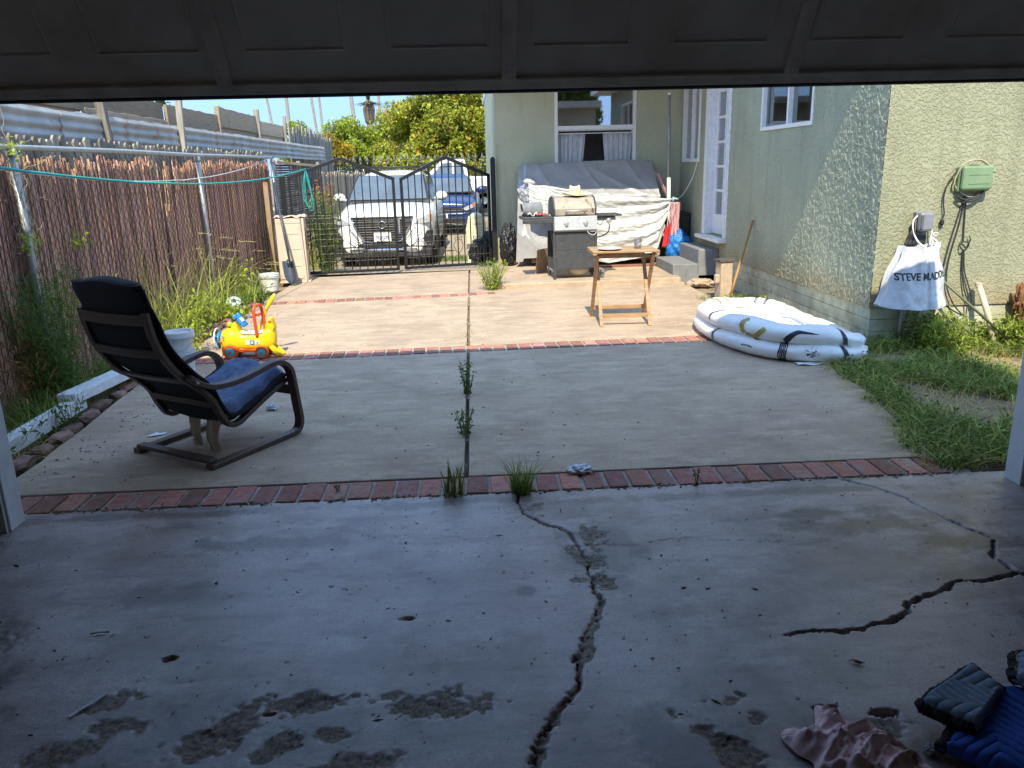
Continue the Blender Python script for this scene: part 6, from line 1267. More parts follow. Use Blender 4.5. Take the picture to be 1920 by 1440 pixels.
def car(name, lab, loc, rz, paint, Wd, Ht, Ln, hood, belt, suv=True):
    t = thing(name, lab, 'car', loc, rz, None); w = Wd/2
    S = lambda y, a, zb, zt, wt, zs: (y, [(0, zb), (a*.9, zb), (a, zb+.12), (a*1.0, zs), (a*wt, zt), (a*.45, zt+.025), (0, zt+.03)])
    secs = [S(0.0, w*.66, .26, hood-.14, .96, hood-.24), S(.05, w*.82, .24, hood-.09, .95, hood-.22), S(.22, w*.95, .24, hood-.03, .9, hood-.2), S(.6, w, .24, hood+.03, .88, hood-.12), S(1.15, w, .24, belt-.02, .9, hood-.06), S(1.5, w, .24, belt, .93, belt-.14), S(2.6, w, .24, belt+.02, .93, belt-.14), S(Ln-.7, w, .26, belt+.05, .92, belt-.14), S(Ln-.1, w*.9, .3, belt, .9, belt-.16), S(Ln, w*.8, .35, belt-.1, .9, belt-.2)]
    vs, fs = ring_loft(secs); MB().add(vs, fs).obj('body', paint, t, smooth=True, sub=2)
    y0, y1, y2, y3 = 1.05, 1.95 if suv else 1.85, Ln-.9 if suv else Ln-1.7, Ln-.25 if suv else Ln-.75
    R = lambda y, z, a, zc: (y, [(0, belt-.06), (w*.86, belt-.06), (a, z-.05), (a*.86, z), (a*.4, zc), (0, zc)])
    cab = [R(y0, belt-.01, w*.83, belt), R((y0+y1)/2, (belt+Ht)/2-.02, w*.79, (belt+Ht)/2+.03), R(y1, Ht-.06, w*.70, Ht-.03), R((y1+y2)/2, Ht-.035, w*.69, Ht), R(y2, Ht-.06, w*.67, Ht-.03), R(y3, belt+.05, w*.72, belt+.06)]
    vs, fs = ring_loft(cab); MB().add(vs, fs).obj('cabin', paint, t, smooth=True, sub=2)
    # windscreen and side glass just proud of the cabin
    ws = MB()
    def WS(u, v):
        y = y0+.10+(y1-y0-.26)*v; x = (u-.5)*2*(w*.80-(w*.12)*v); z = belt+.045+(Ht-belt-.17)*v+.10*v*(1-v); return (x, y-.05-.055*(1-abs(2*u-1)**2), z+.012)
    ws.sheet(WS, 16, 10); f = MB().sheet(lambda u, v: tuple(Vector(WS(-.03+1.06*u, -.04+1.09*v))+Vector((0, .012, -.008))), 16, 10).obj('windscreen_seal', M['carblack'], t, smooth=True); g = ws.obj('windscreen', M['screenglass'], t, smooth=True)
    for sx in (-1, 1):
        for (a, c, a2, c2) in ((y0+.42, y1+.42, y1-.02, y1+.44), (y1+.52, y2-.05, y1+.52, y2-.12)):
            b = MB(); b.sheet(lambda u, v: (sx*(w*.875-(w*.165)*v+.012), (a+(c-a)*u)*(1-v)+(a2+(c2-a2)*u)*v, belt+.02+(Ht-belt-.16)*v), 8, 6); b.obj('side_window', M['screenglass'], t, smooth=True)
        b = MB(); b.ell((sx*(w+.08), y0+.42, belt+.09), (.12, .07, .085)); b.beam((sx*(w-.06), y0+.44, belt+.04), (sx*(w+.03), y0+.42, belt+.07), .05, .04); mo = b.obj('mirror', paint, t, smooth=True)
        MB().prism([(sx*w, belt+.02), (sx*(w+.16), belt+.03), (sx*(w+.16), belt+.012), (sx*w, belt+.0)], lambda x, z, d: (x, y0+.38+d, z), -.03, .07).obj('mirror_base', M['carblack'], mo)
        if suv:
            b = MB(); b.tube(cr([(sx*w*.62, y1+.05, Ht-.03), (sx*w*.63, y1+.2, Ht+.035), (sx*w*.63, y2-.2, Ht+.035), (sx*w*.62, y2, Ht-.02)], 8), .018, 8); b.obj('roof_rail', M['rim'], t, smooth=True)
    for y in ((y1+.3, y2-.3) if suv else ()): MB().tube([(-w*.63, y, Ht+.05), (w*.63, y, Ht+.05)], .018, 8).obj('roof_bar', M['carblack'], t, smooth=True)
    wheel_set(t, (.88, Ln-.85), w-.125, .345 if suv else .315)
    for y in (.88, Ln-.85):
        r = .40 if suv else .365
        for sx in (-1, 1): MB().tube([(sx*(w-.005), y+r*math.cos(a), .345+r*math.sin(a)) for a in np.linspace(-.35, math.pi+.35, 20)], .03, 6).obj('wheel_arch', M['carblack'], t, smooth=True)
    return t, w
M['screenglass'] = mat('tinted_screen', (.10,.125,.15), .06, 0, var=.25, vs=2.2, spec=.9)
def suv():
    P = mat('pearl_white_paint', (.80,.80,.78), .22, var=.02, coat=.6)
    t, w = car('parked_car', 'white SUV parked right behind the iron gate', (-1.60, 14.45, -.185), rad(-1.5), P, 1.84, 1.74, 4.4, 1.02, 1.14)
    fy = lambda x: .015+.33*max(0, abs(x)-.42)**1.5
    F = lambda x, z, d: (x, fy(x)-d-.012, z)
    def plate(name, poly, m, d=.02, par=t, base=0.0):
        # subdivide edges so panels wrap round the nose
        q = []
        for (a, b_) in zip(poly, poly[1:]+poly[:1]): q += [(a[0]+(b_[0]-a[0])*i/6, a[1]+(b_[1]-a[1])*i/6) for i in range(6)]
        c = (sum(p[0] for p in poly)/len(poly), sum(p[1] for p in poly)/len(poly)); n = len(q); b = MB(); b.add([F(x, z, base+d) for x, z in q]+[F(*c, base+d+.004)]+[F(x, z, base-.03) for x, z in q], [(i, (i+1) % n, n) for i in range(n)]+[(i, (i+1) % n, n+1+(i+1) % n, n+1+i) for i in range(n)]); return b.obj(name, m, par)
    plate('lower_bumper', [(-.86,.22),(.86,.22),(.88,.39),(.5,.41),(.38,.47),(-.38,.47),(-.5,.41),(-.88,.39)], M['carblack'], .03)
    plate('bumper_strip', [(-.62,.335),(.62,.335),(.60,.365),(-.60,.365)], M['chrome'], .012, base=.036)
    gr = plate('grille', [(-.56,.93),(.56,.93),(.52,.80),(.33,.47),(-.33,.47),(-.52,.80)], M['carblack'], .035)
    b = MB()
    for k in range(9):
        z = .53+.042*k; hw = np.interp(z, [.5, .8, .9], [.32, .50, .53]); b.prism([(-hw, z), (hw, z), (hw, z+.014), (-hw, z+.014)], lambda x, zz, d: F(x, zz, d), .036, .05)
    b.obj('grille_slats', mat('grille_grey', (.05,.05,.053), .35, .3), gr, bevel=.003)
    b = MB()
    for sx in (-1, 1): b.tube([F(sx*x, z, .05) for x, z in ((.53,.89),(.50,.79),(.42,.655),(.33,.50),(.10,.485))], .013, 6); b.tube([F(sx*x, z, .045) for x, z in ((.60,.76),(.53,.66),(.42,.52))], .009, 6)
    b.obj('grille_trim', M['chrome'], gr, smooth=True)
    # round badge with a bar across
    b = MB(); b.tube([F(.062*math.cos(a), .79+.062*math.sin(a), .062) for a in np.linspace(0, math.tau, 28)], .011, 8); b.prism([(-.078,.778),(.078,.778),(.078,.802),(-.078,.802)], F, .058, .07); b.obj('badge', M['chrome'], t, smooth=False)
    for sx in (-1, 1):
        hl = plate('headlight', [(sx*.57,.80),(sx*.66,.885),(sx*.84,.955),(sx*.895,.955),(sx*.90,.83),(sx*.70,.79)][::sx], M['lamp'], .022)
        plate('indicator', [(sx*.855,.945),(sx*.895,.945),(sx*.895,.84),(sx*.86,.84)][::sx], M['amber'], .012, hl, .02)
        plate('fog_vent', [(sx*.90,.68),(sx*.79,.66),(sx*.72,.53),(sx*.80,.42),(sx*.89,.44)][::sx], M['carblack'], .02)
        plate('bumper_cheek', [(sx*.66,.78),(sx*.70,.66),(sx*.63,.50),(sx*.48,.40),(sx*.42,.46),(sx*.60,.70)][::sx], P, .03)
    pl = plate('number_plate', [(-.155,.50),(.155,.50),(.155,.655),(-.155,.655)], mat('plate_white', (.75,.75,.74), .4), .02, base=.045)
    vs, fs = text_mesh("7RJR278", .085, .82, .001); b = MB(); b.add([F(x, .565+y, .0715) for x, y in vs], fs); b.obj('plate_number', mat('plate_blue', (.03,.05,.2), .5), pl)
    vs, fs = text_mesh("California", .038, .95, .0); b = MB(); b.add([F(x, .63+y, .0715) for x, y in vs], fs); b.obj('plate_state', mat('plate_red', (.5,.05,.05), .5), pl)
    b = MB(); b.tube(cr([(.10, 1.5, 1.2), (.2,1.5,1.3)], 3), .01, 5); b.tube([(.36+.18*math.cos(a), 1.62+.05*math.sin(a), 1.13+.17*math.sin(a)) for a in np.linspace(0, math.tau, 24)], .014, 6); b.obj('steering_wheel', M['carblack'], t)
suv()
def sedan():
    P = mat('blue_car_paint', (.016,.04,.13), .3, .1, var=.05, coat=.3); t, w = car('parked_car', 'blue car parked behind and right of the white one', (-.72, 19.9, -.075), rad(-2), P, 1.78, 1.50, 4.4, .88, .98, False)
    fy = lambda x: .015+.33*max(0, abs(x)-.42)**1.5; F = lambda x, z, d: (x, fy(x)-d-.012, z)
    def strip(name, poly, m, d=.02, par=t):
        q = []
        for (a, b_) in zip(poly, poly[1:]+poly[:1]): q += [(a[0]+(b_[0]-a[0])*i/5, a[1]+(b_[1]-a[1])*i/5) for i in range(5)]
        b = MB(); n = len(q); b.add([F(x, z, d) for x, z in q]+[F(sum(p[0] for p in poly)/len(poly), sum(p[1] for p in poly)/len(poly), d)]+[F(x, z, -.03) for x, z in q], [(i, (i+1) % n, n) for i in range(n)]+[(i, (i+1) % n, n+1+(i+1) % n, n+1+i) for i in range(n)]); return b.obj(name, m, par)
    strip('lower_grille', [(-.62,.26),(.62,.26),(.55,.42),(-.55,.42)], M['carblack'], .03); strip('upper_grille', [(-.5,.60),(.5,.60),(.55,.70),(-.55,.70)], M['carblack'], .03); strip('chrome_bar', [(-.55,.53),(.55,.53),(.58,.56),(-.58,.56)], M['chrome'], .04)
    for sx in (-1, 1):
        hl = strip('headlight', [(sx*.5,.66),(sx*.84,.80),(sx*.87,.72),(sx*.62,.61)][::sx], M['lamp'], .03); strip('indicator', [(sx*.76,.765),(sx*.84,.79),(sx*.86,.73),(sx*.78,.70)][::sx], M['amber'], .04, hl)
        MB().ell(F(sx*.68, .38, .03), (.05, .02, .05)).obj('fog_lamp', M['lamp'], t, smooth=True)
    strip('number_plate', [(-.15,.44),(.15,.44),(.15,.54),(-.15,.54)], M['white'], .05)
    for (x, z, w_, h_) in ((-.34,1.26,.16,.10),(.22,1.24,.2,.09)): MB().prism([(x,z),(x+w_,z),(x+w_,z+h_),(x,z+h_)], lambda a, c, d: (a, 1.50+(c-1.24)*.9+d, c+.02), .0, .01).obj('sun_visor', M['white'], t)
sedan()
def pickup():
    P = mat('dull_white_paint', (.66,.63,.59), .35, var=.05); t = thing('pickup_truck', 'pale pickup truck standing crosswise on the street', 'truck', (-.55, 29.5, .0), 0); w = .95
    # local: x along the truck, front towards -x
    b = MB(); b.prism([(-2.75,.5),(-2.78,.85),(-2.6,1.12),(-1.2,1.22),(-.85,1.24),(.55,1.26),(2.6,1.24),(2.62,.55),(1.95,.5),(-2.2,.48)], lambda x, z, d: (x, d, z), -w, w); b.obj('body', P, t, bevel=.06)
    b = MB(); b.prism([(-1.05,1.24),(-.45,1.80),(-.2,1.86),(.40,1.86),(.52,1.26)], lambda x, z, d: (x, d*(1-.12*(z-1.24)/.6), z), -w*.95, w*.95); b.obj('cab', P, t, bevel=.05)
    b = MB(); b.prism([(-.80,1.30),(-.36,1.73),(-.05,1.75),(-.05,1.30)], lambda x, z, d: (x, -w*.955+(z-1.24)*.18+d, z), -.012, .0); b.prism([(.02,1.30),(.02,1.75),(.32,1.75),(.40,1.30)], lambda x, z, d: (x, -w*.955+(z-1.24)*.18+d, z), -.012, .0); b.obj('side_window', M['screenglass'], t)
    MB().bx(.65, 2.55, -w+.08, w-.08, 1.262, 1.27).obj('bed_dark_inset', M['carblack'], t)  # dark inset paints the shade of the open bed
    for x in (-1.95, 1.05):
        for sy in (-1, 1):
            m = Matrix.Rotation(rad(90), 3, 'X'); r = .42; wv = MB().lathe([(r*.62,-.12),(r*.93,-.12),(r,-.08),(r,.08),(r*.93,.12),(r*.62,.12)], 30, (x, sy*(w-.1), r), m).obj('wheel', M['tyre'], t, angle=40); MB().lathe([(0,.12),(r*.3,.13),(r*.35,.09),(r*.58,.09),(r*.64,.12)], 26, (x, sy*(w-.1), r), Matrix.Rotation(rad(90 if sy < 0 else -90), 3, 'X')).obj('rim', M['rim'], wv, angle=35)
            b = MB(); b.lathe([(0,0),(.47,0),(.47,.02),(0,.02)], 30, (x, sy*(w-.002), .46), Matrix.Rotation(rad(90 if sy < 0 else -90), 3, 'X')); b.obj('wheel_well', M['carblack'], t)
    b = MB(); b.ell((-.85, -w-.1, 1.34), (.06, .1, .09)); b.obj('mirror', M['carblack'], t, smooth=True)
    b = MB(); b.bx(-.4, .2, -w-.01, -w+.0, .98, 1.0); b.bx(.28, .42, -w-.02, -w, 1.05, 1.08); b.obj('door_trim', M['carblack'], t)
pickup()
def street_fence():
    t = thing('iron_fence', 'black iron street fence with spear finials behind the cars', 'fence', (-1.6, 24.3, -.0)); b = MB(); c = MB()
    for k in range(34):
        x = -3.4+k*.2; b.tube([(x, 0, 0), (x, 0, 1.72)], .011, 5)
        c.lathe([(.011,1.72),(.03,1.75),(.012,1.78),(.012,1.81),(.035,1.85),(.018,1.92),(0,2.0)], 8, (x, 0, 0)); c.beam((x-.05, 0, 1.83), (x+.05, 0, 1.83), .012, .02)
    for z in (.15, .9, 1.6): b.beam((-3.5, 0, z), (3.4, 0, z), .03, .03)
    b.obj('bars', M['iron'], t); c.obj('finials', mat('grey_finial', (.16,.16,.17), .5, .3), t)
street_fence()
def cream_bin():
    t = thing('cream_bin', 'tall cream plastic bin with a rounded top behind the right gate leaf', 'bin', (.08, 14.25, -.17)); C = mat('cream_plastic', (.68,.62,.42), .45, var=.08)
    b = MB(); b.prism([(-.17,.03),(.16,.03),(.185,.60),(.16,.85),(.09,.94),(-.04,.95),(-.13,.88),(-.18,.66)], lambda x, z, d: (x, d, z), -.2, .2); b.obj('body', C, t, bevel=.04); MB().bx(-.03, .1, -.212, -.2, .76, .775).obj('lid_seam_shadow', mat('cream_shadow', (.4,.35,.2), .6), t); MB().tube([(-.16, .16, .05), (.16, .16, .05)], .05, 12).obj('wheel_axle', M['black'], t)  # the lid seam is only a strip in a shadow colour
    o = MB().prism([(-.09,0),(.09,0),(.1,.32),(.07,.40),(-.07,.40),(-.1,.32)], lambda x, z, d: (x, d, z), -.08, .08).obj('paint_can', mat('teal_black_bottle', (.03,.05,.07), .4), bevel=.02); o.location = (.30, 14.0, .15-.17+.1); tag(o, 'dark bottle shape standing on a grey tub beside the cream bin', 'bottle')
    o = MB().bx(-.1, .12, -.1, .1, 0, .24).obj('grey_tub', mat('pale_grey_tub', (.45,.45,.45), .5), bevel=.02); o.location = (.31, 14.0, -.16); tag(o, 'pale grey tub under the dark bottle by the gate', 'tub')
cream_bin()

# ------------------------------------------------------------------ trees and shrubs
def tree(name, lab, cat, base, h, blobs, m, n, size, rg, limbs=6, tr=.16, warm=.25, tintmix=None, group=None, aspect=.6):
    t = thing(name, lab, cat, base, 0, group); b = MB(); tips = [Vector(c) for c, r in blobs]; hub = Vector((0, 0, h*.35))
    b.tube([(0,0,-.1), (tr*.3, tr*.2, h*.2), hub], [tr*1.2, tr, tr*.85], 10)
    for c in tips[:limbs]: b.tube(cr([hub-Vector((0,0,.1)), hub.lerp(c, .45)+Vector((0, 0, .1*h*.3)), c], 5), [tr*.6*(1-i/12) for i in range(11)], 7)
    b.obj('trunk', M['bark'], t, smooth=True)
    P = []; tot = sum(r[0]*r[1]*r[2] for c, r in blobs)
    for c, r in blobs:
        k = int(n*r[0]*r[1]*r[2]/tot); d = rg.normal(size=(k, 3)); d /= np.linalg.norm(d, axis=1)[:, None]; rr = rg.random(k)[:, None]**.42
        q = d*rr; wob = 1+.35*(fbm(d[:, 0]*2.2+c[0]*3+9, d[:, 2]*2.2+d[:, 1]*1.7+9, 3, 5)-.45)[:, None]*2; p = np.array(c)+q*np.array(r)*wob; P.append(p)
    P = np.concatenate(P); gap = fbm(P[:, 0]*1.6/size*.12+50, P[:, 2]*1.6/size*.12+P[:, 1]*.9+50, 3, 8); P = P[gap > .32]
    V, F = leaf_quads(P, size, rg, .3, aspect); tn = tint_rand(len(P), 4, rg, .4, warm); cl = .45+1.1*fbm(P[:, 0]/size*.2+7, P[:, 1]/size*.2+P[:, 2]/size*.2+7, 2, 3); tn = tn*np.repeat(cl, 4)[:, None]
    if tintmix is not None: k = np.repeat(rg.random(len(P)) < tintmix[0], 4); tn[k] = tn[k]*np.array(tintmix[1])
    fast_mesh('crown', V, F, m, t, tn); return t
def blobs_in(c, R, k, rg, f=.45):
    out = []
    for i in range(k):
        d = rg.normal(size=3); d /= np.linalg.norm(d); s = rg.uniform(.35, .8); r = rg.uniform(f*.7, f*1.15); out.append((tuple(np.array(c)+d*np.array(R)*s), (R[0]*r, R[1]*r, R[2]*r*.85)))
    return out
G = np.random.default_rng(21)
tree('street_tree', 'big bushy yellow green tree filling the view beside the house corner', 'tree', (-.3, 37, -.1), 5.2, blobs_in((0,0,3.75), (4.2,3.0,2.8), 36, G, .36)+[((-1.9,-1.4,1.7),(1.7,1.1,.85)),((.8,-1.5,1.6),(1.5,1.1,.9)),((-3.2,-.8,1.9),(1.3,1.0,1.0)),((2.2,-1.0,1.8),(1.3,1.0,1.0))], M['leafy'], 95000, .16, G, 8, .22, .3, (.10, (1.1, .55, .35)))
tree('round_shrub', 'bright yellow shrub at the end of the far zinc sheet', 'shrub', (-5.3, 33.5, -.2), 3.0, blobs_in((0,0,2.15), (1.0,.9,1.1), 8, G), mat('leaf_gold', (.34,.29,.02), .55, var=.3, vs=2, trans=.45), 7000, .11, G, 4, .07, .4)
tree('street_tree', 'light green rounded tree just behind the yellow shrub', 'tree', (-4.7, 37, -.2), 4.2, blobs_in((0,0,2.7), (1.7,1.3,1.45), 14, G), M['leafy'], 13000, .13, G, 5, .1, .1)
tree('street_tree', 'dark bluish small tree between the palms and the big tree', 'tree', (-5.6, 47, -.2), 4.2, blobs_in((.3,0,2.9), (1.3,1.2,1.3), 8, G), M['leafdark'], 6000, .15, G, 5, .1, 0)
tree('neighbour_shrub', 'round light green shrub left of centre over the planks', 'shrub', (-8.6, 40, -.2), 4.2, blobs_in((0,0,3.1), (1.05,1,1.35), 9, G), M['leafy'], 8000, .13, G, 4, .08, 0)
tree('neighbour_shrub', 'wide low green shrub showing over the thin pickets', 'shrub', (-7.1, 41, -.2), 3.8, blobs_in((0,0,2.9), (1.1,.9,1.0), 8, G), M['leafy'], 7000, .13, G, 4, .08, 0)
tree('neighbour_shrub', 'small green shrub furthest left under the first palm', 'shrub', (-10.0, 40.5, -.2), 3.6, blobs_in((0,0,3.0), (.9,.8,.95), 6, G), M['leafy'], 5000, .13, G, 4, .08, 0)
tree('neighbour_tree', 'dark leafy tree hanging over the old planks at top left', 'tree', (-5.4, 12.6, 0), 3.6, [((-.2,0,3.35),(1.0,1.1,.8)),((.5,-.9,3.15),(.55,.6,.5)),((.6,.6,3.2),(.6,.7,.52)),((.3,1.8,3.1),(.5,.8,.4))], M['leafdark'], 5200, .12, G, 4, .1, .1)
tree('backyard_tree', 'green tree behind the garage, seen in the porch window', 'tree', (4.1, -8, 0), 6.0, blobs_in((0,0,4.2), (1.3,1.6,2.0), 14, G), M['leaf'], 9000, .2, G, 6, .2, .1)
def palm(lab, x, y, H, r, crown=True, lean=0.0):
    t = thing('palm_tree', lab, 'palm', (x, y, -.3), 0, 'tall palms on the skyline'); k = 10
    MB().tube([(lean*(i/k)**1.5, 0, H*i/k) for i in range(k+1)], [r*(1.25-.4*i/k) for i in range(k+1)], 9).obj('trunk', M['palmbark'], t, smooth=True)
    if crown is not None:
        P = np.zeros((150, 3)); P[:, 0] = lean; P[:, 2] = H; rg = G; V, F, kk = blades(P, 1.9, .32, rg, 1.0, 5); s = rg.random(len(P)); 
        V = V.reshape(len(P), kk, 3); drop = (rg.random(len(P)) < .5); rel = V-np.array([lean, 0, H]); rel[drop, :, 2] *= -.35; V = (rel+np.array([lean, 0, H])).reshape(-1, 3)
        fast_mesh('fronds', V, F, M['leafyp'], t, tint_rand(len(P), kk, rg, .3))
        b = MB(); b.lathe([(r*1.0, H-2.4), (r*1.7, H-2.1), (r*2.2, H-.9), (r*1.3, H-.1), (0, H)], 12, (lean, 0, 0)); b.obj('dead_frond_skirt', mat('palm_skirt', (.13,.1,.07), .95, var=.5, vs=6), t)
M['leafyp'] = mat('palm_frond', (.2,.22,.06), .55, var=.3, vs=3, trans=.35)
palm('palm with its shaggy crown showing below the door edge', -9.95, 85, 8.75, .28)
for i, (x, y, r, ln, lab) in enumerate(((-19.95, 85, .15, -1.4, 'leaning bare palm trunk furthest left'), (-18.2, 85, .20, -.3, 'thicker upright palm trunk, second from left'), (-15.9, 86, .15, -1.2, 'thin palm trunk, third from left, leaning left'), (-14.7, 84, .14, -.5, 'thin palm trunk left of the wide gap in the sky'), (-11.2, 80, .21, -1.1, 'stout leaning palm trunk right of the wide gap in the sky'), (-10.75, 92, .15, -.9, 'faint slim palm trunk next to the stout one'), (-9.4, 88, .17, .0, 'pale slim palm trunk crossing the shaggy crown'))):
    palm(lab, x+(.6 if ln < -1 else .2), y, 19+i*1.3, r*.75, True, ln*1.6)

# ------------------------------------------------------------------ weeds and grass
def clump(name, lab, cat, base, parts, group=None, kind=None):
    """parts: (part name, kind, points(n,3), length, width, lean, material, warm)"""
    t = thing(name, lab, cat, base, 0, group) if len(parts) > 1 else None
    for nm, kd, P, L, w, ln, m, wm in parts:
        if kd == 'blade': V, F, k = blades(P, L, w, G, ln)
        else: V, F = leaf_quads(P, L, G, .6, w); k = 4
        o = fast_mesh(nm if t else name, V, F, m, t, tint_rand(len(P), k, G, .35, wm))
        if not t: o.location = base; tag(o, lab, cat, group, kind)
    return t
def disc(n, r, rg=G): a = rg.random(n)*math.tau; d = np.sqrt(rg.random(n))*r; return np.stack([d*np.cos(a), d*np.sin(a), np.zeros(n)], 1)
def stemmed(n, H, r, lv, rg=G):
    """points along leaning stems for leaves, plus the stem paths"""
    pts = []; st = []
    for i in range(n):
        a = rg.random()*math.tau; o = np.array([math.cos(a), math.sin(a), 0])*r*rg.random()**.5; h = H*(.55+.45*rg.random()); base = o*.25; tip = o+np.array([0, 0, h]); path = [base, base*.6+tip*.4+np.array([0, 0, h*.08]), tip]; st.append(path)
        for j in range(lv): s = (j+.6)/lv; p = base*(1-s)+tip*s; pts.append(p+rg.normal(size=3)*r*.10)
    return np.array(pts), st
def leafy(name, lab, cat, base, n, H, r, lv, L, asp, m, group=None, warm=.1, sr=.003):
    t = thing(name, lab, cat, base, 0, group); P, st = stemmed(n, H, r, lv); V, F = leaf_quads(P, L, G, .6, asp); fast_mesh('leaves', V, F, m, t, tint_rand(len(P), 4, G, .35, warm))
    b = MB(); [b.tube([tuple(q) for q in s], [sr, sr*.8, sr*.5], 4, False) for s in st]; b.obj('stems', mat('weed_stem', (.14,.16,.05), .7), t); return t
tuft = lambda n, r, L, w, ln, m=None, nm='blades': (nm, 'blade', disc(n, r), L, w, ln, m or M['grass'], .2)
leafy('joint_weed', 'leafy green weed in the slab joint nearer the sunlit patio', 'weed', (-.073, 5.38, 0), 11, .24, .07, 11, .034, .45, M['leaf'], 'weeds growing in the slab joint')
leafy('joint_weed', 'sprawling green weed in the slab joint nearer the brick band', 'weed', (-.088, 4.50, 0), 9, .17, .11, 10, .03, .4, M['leaf'], 'weeds growing in the slab joint')
clump('grass_tuft', 'upright thick bladed grass tuft by the end of the slab joint', 'grass', (-.14, 3.59, 0), [tuft(34, .05, .16, .011, .25), tuft(46, .05, .1, .003, 1.0, M['drygrass'], 'dry_roots')], 'grass tufts at the floor edge')
clump('grass_tuft', 'spreading fine grass tuft where the long floor crack begins', 'grass', (.20, 3.585, -.005), [tuft(150, .05, .16, .0045, .75), tuft(30, .04, .17, .004, .3, M['drygrass'], 'seed_stalks')], 'grass tufts at the floor edge')
leafy('sprout', 'tiny green sprout at the right part of the brick band', 'weed', (1.07, 3.57, 0), 3, .10, .03, 5, .022, .4, M['leaf'])
leafy('sprout', 'tiny sprout on the brick band below the lounge chair', 'weed', (-.72, 3.70, 0), 3, .06, .04, 3, .018, .4, M['leaf'])
leafy('porch_weed', 'bright bushy weed at the porch corner by the right gate post', 'weed', (.25, 10.25, 0), 60, .40, .22, 13, .034, .4, M['leafy'], None, -.1)
def strip_growth():
    def line(n, x0, x1, y0, y1, f=None):
        P = np.stack([G.uniform(x0, x1, n), G.uniform(y0, y1, n), np.zeros(n)], 1); P[:, 2] = -.04
        d = fbm(P[:, 0]*2+30, P[:, 1]*1.3+30, 3, 4); P = P[d > (f or .44)]; return P
    A = line(5200, -3.12, -2.72, 3.75, 12.3); V, F, k = blades(A, .26, .007, G, .7); o = fast_mesh('strip_grass', V, F, M['grass'], None, tint_rand(len(A), k, G, .4, .5)); tag(o, 'green grass growing along the foot of the chain link fence', 'grass', kind='stuff')
    B = line(3000, -3.1, -2.62, 3.75, 12.3, .46); V, F = leaf_quads(B+np.stack([0*B[:, 0], 0*B[:, 0], G.random(len(B))**2*.16+.03], 1), .045, G, .6, .5); o = fast_mesh('strip_weeds', V, F, M['leaf'], None, tint_rand(len(B), 4, G, .4, .2)); tag(o, 'low broad leaved weeds covering the dirt strip by the fence', 'weeds', kind='stuff')
    C = line(1500, -3.1, -2.6, 3.75, 9, .40); V, F, k = blades(C, .16, .004, G, 1.6); o = fast_mesh('strip_straw', V, F, M['drygrass'], None, tint_rand(len(C), k, G, .4, .3)); tag(o, 'dry straw and dead stalks lying in the dirt strip', 'straw', kind='stuff')
strip_growth()
def tall_grass(lab, base, n, L, r, dry=.35):
    k = int(n*(1-dry)); t = clump('tall_grass', lab, 'grass', base, [('blades', 'blade', disc(k, r), L*.75, .009, 1.05, mat('tall_blade', (.36,.46,.08), .6, var=.3, trans=.4), .2), ('seed_stalks', 'blade', disc(n-k, r), L, .005, .8, M['drygrass'], .2)], 'tall grass clumps at the fence')
    b = MB()
    for i in range(int(n*.12)):
        a = G.random()*math.tau; rr = L*G.uniform(.25, .6); h = L*G.uniform(.55, .85); c = Vector((rr*math.cos(a), rr*math.sin(a), h)); d = Vector((math.cos(a), math.sin(a), -.1)).normalized()
        for q in range(9): s = Vector((G.normal(), G.normal(), G.normal()))*.008; p = c+d*(q*.016); b.beam(p, p+d*.022+s, .004, .004)
    b.obj('seed_heads', M['drygrass'], t)
tall_grass('tallest sunlit seeding grass clump right behind the lounge chair', (-2.92, 7.5, 0), 120, 1.25, .25)
tall_grass('seeding grass clump leaning near the middle fence post', (-2.9, 8.8, 0), 80, 1.05, .22)
tall_grass('low spreading grass clump at the soccer ball', (-2.92, 9.9, 0), 90, .5, .3, .15)
leafy('yellow_weed', 'bushy weed with yellow leaf tips below the reed screen, near the white bucket', 'weed', (-2.97, 10.2, 0), 30, .55, .24, 12, .055, .5, M['leafy'])
leafy('broadleaf_weed', 'broad leaved weed crowding the soccer ball', 'weed', (-2.66, 8.72, 0), 30, .15, .2, 7, .07, .6, M['leafy'])
leafy('broadleaf_weed', 'bright leafy weed at the foot of the tallest grass clump', 'weed', (-2.85, 8.1, 0), 60, .42, .32, 10, .05, .5, M['leafy'])
leafy('broadleaf_weed', 'sunlit leafy weed behind the stacked white buckets', 'weed', (-2.62, 7.05, 0), 40, .34, .3, 9, .05, .5, M['leafy'])
leafy('broadleaf_weed', 'small leafy weed growing up in front of the lower white beam', 'weed', (-2.62, 4.95, 0), 12, .22, .12, 7, .035, .5, M['leaf'])
def fennel():
    t = thing('feathery_weed', 'feathery green weed round the near fence post', 'weed', (-3.0, 5.6, 0), 0); P, st = stemmed(34, 1.0, .36, 20); Q = np.repeat(P, 12, 0)+G.normal(size=(len(P)*12, 3))*.045; V, F = leaf_quads(Q, .055, G, .3, .10); fast_mesh('leaves', V, F, M['leaf'], t, tint_rand(len(Q), 4, G, .3, .1)); b = MB(); [b.tube([tuple(q) for q in s], [.004,.003,.002], 4, False) for s in st]; b.obj('stems', mat('fennel_stem', (.12,.16,.05), .7), t)
    P = np.array([[.0, -.45, .35]])+G.normal(size=(420, 3))*np.array([.10, .22, .15]); V, F = leaf_quads(P, .07, G, .3, .1); fast_mesh('dead_leaves', V, F, mat('rusty_leaf', (.26,.11,.04), .8, var=.3, trans=.3), t, tint_rand(420, 4, G, .3))
fennel()
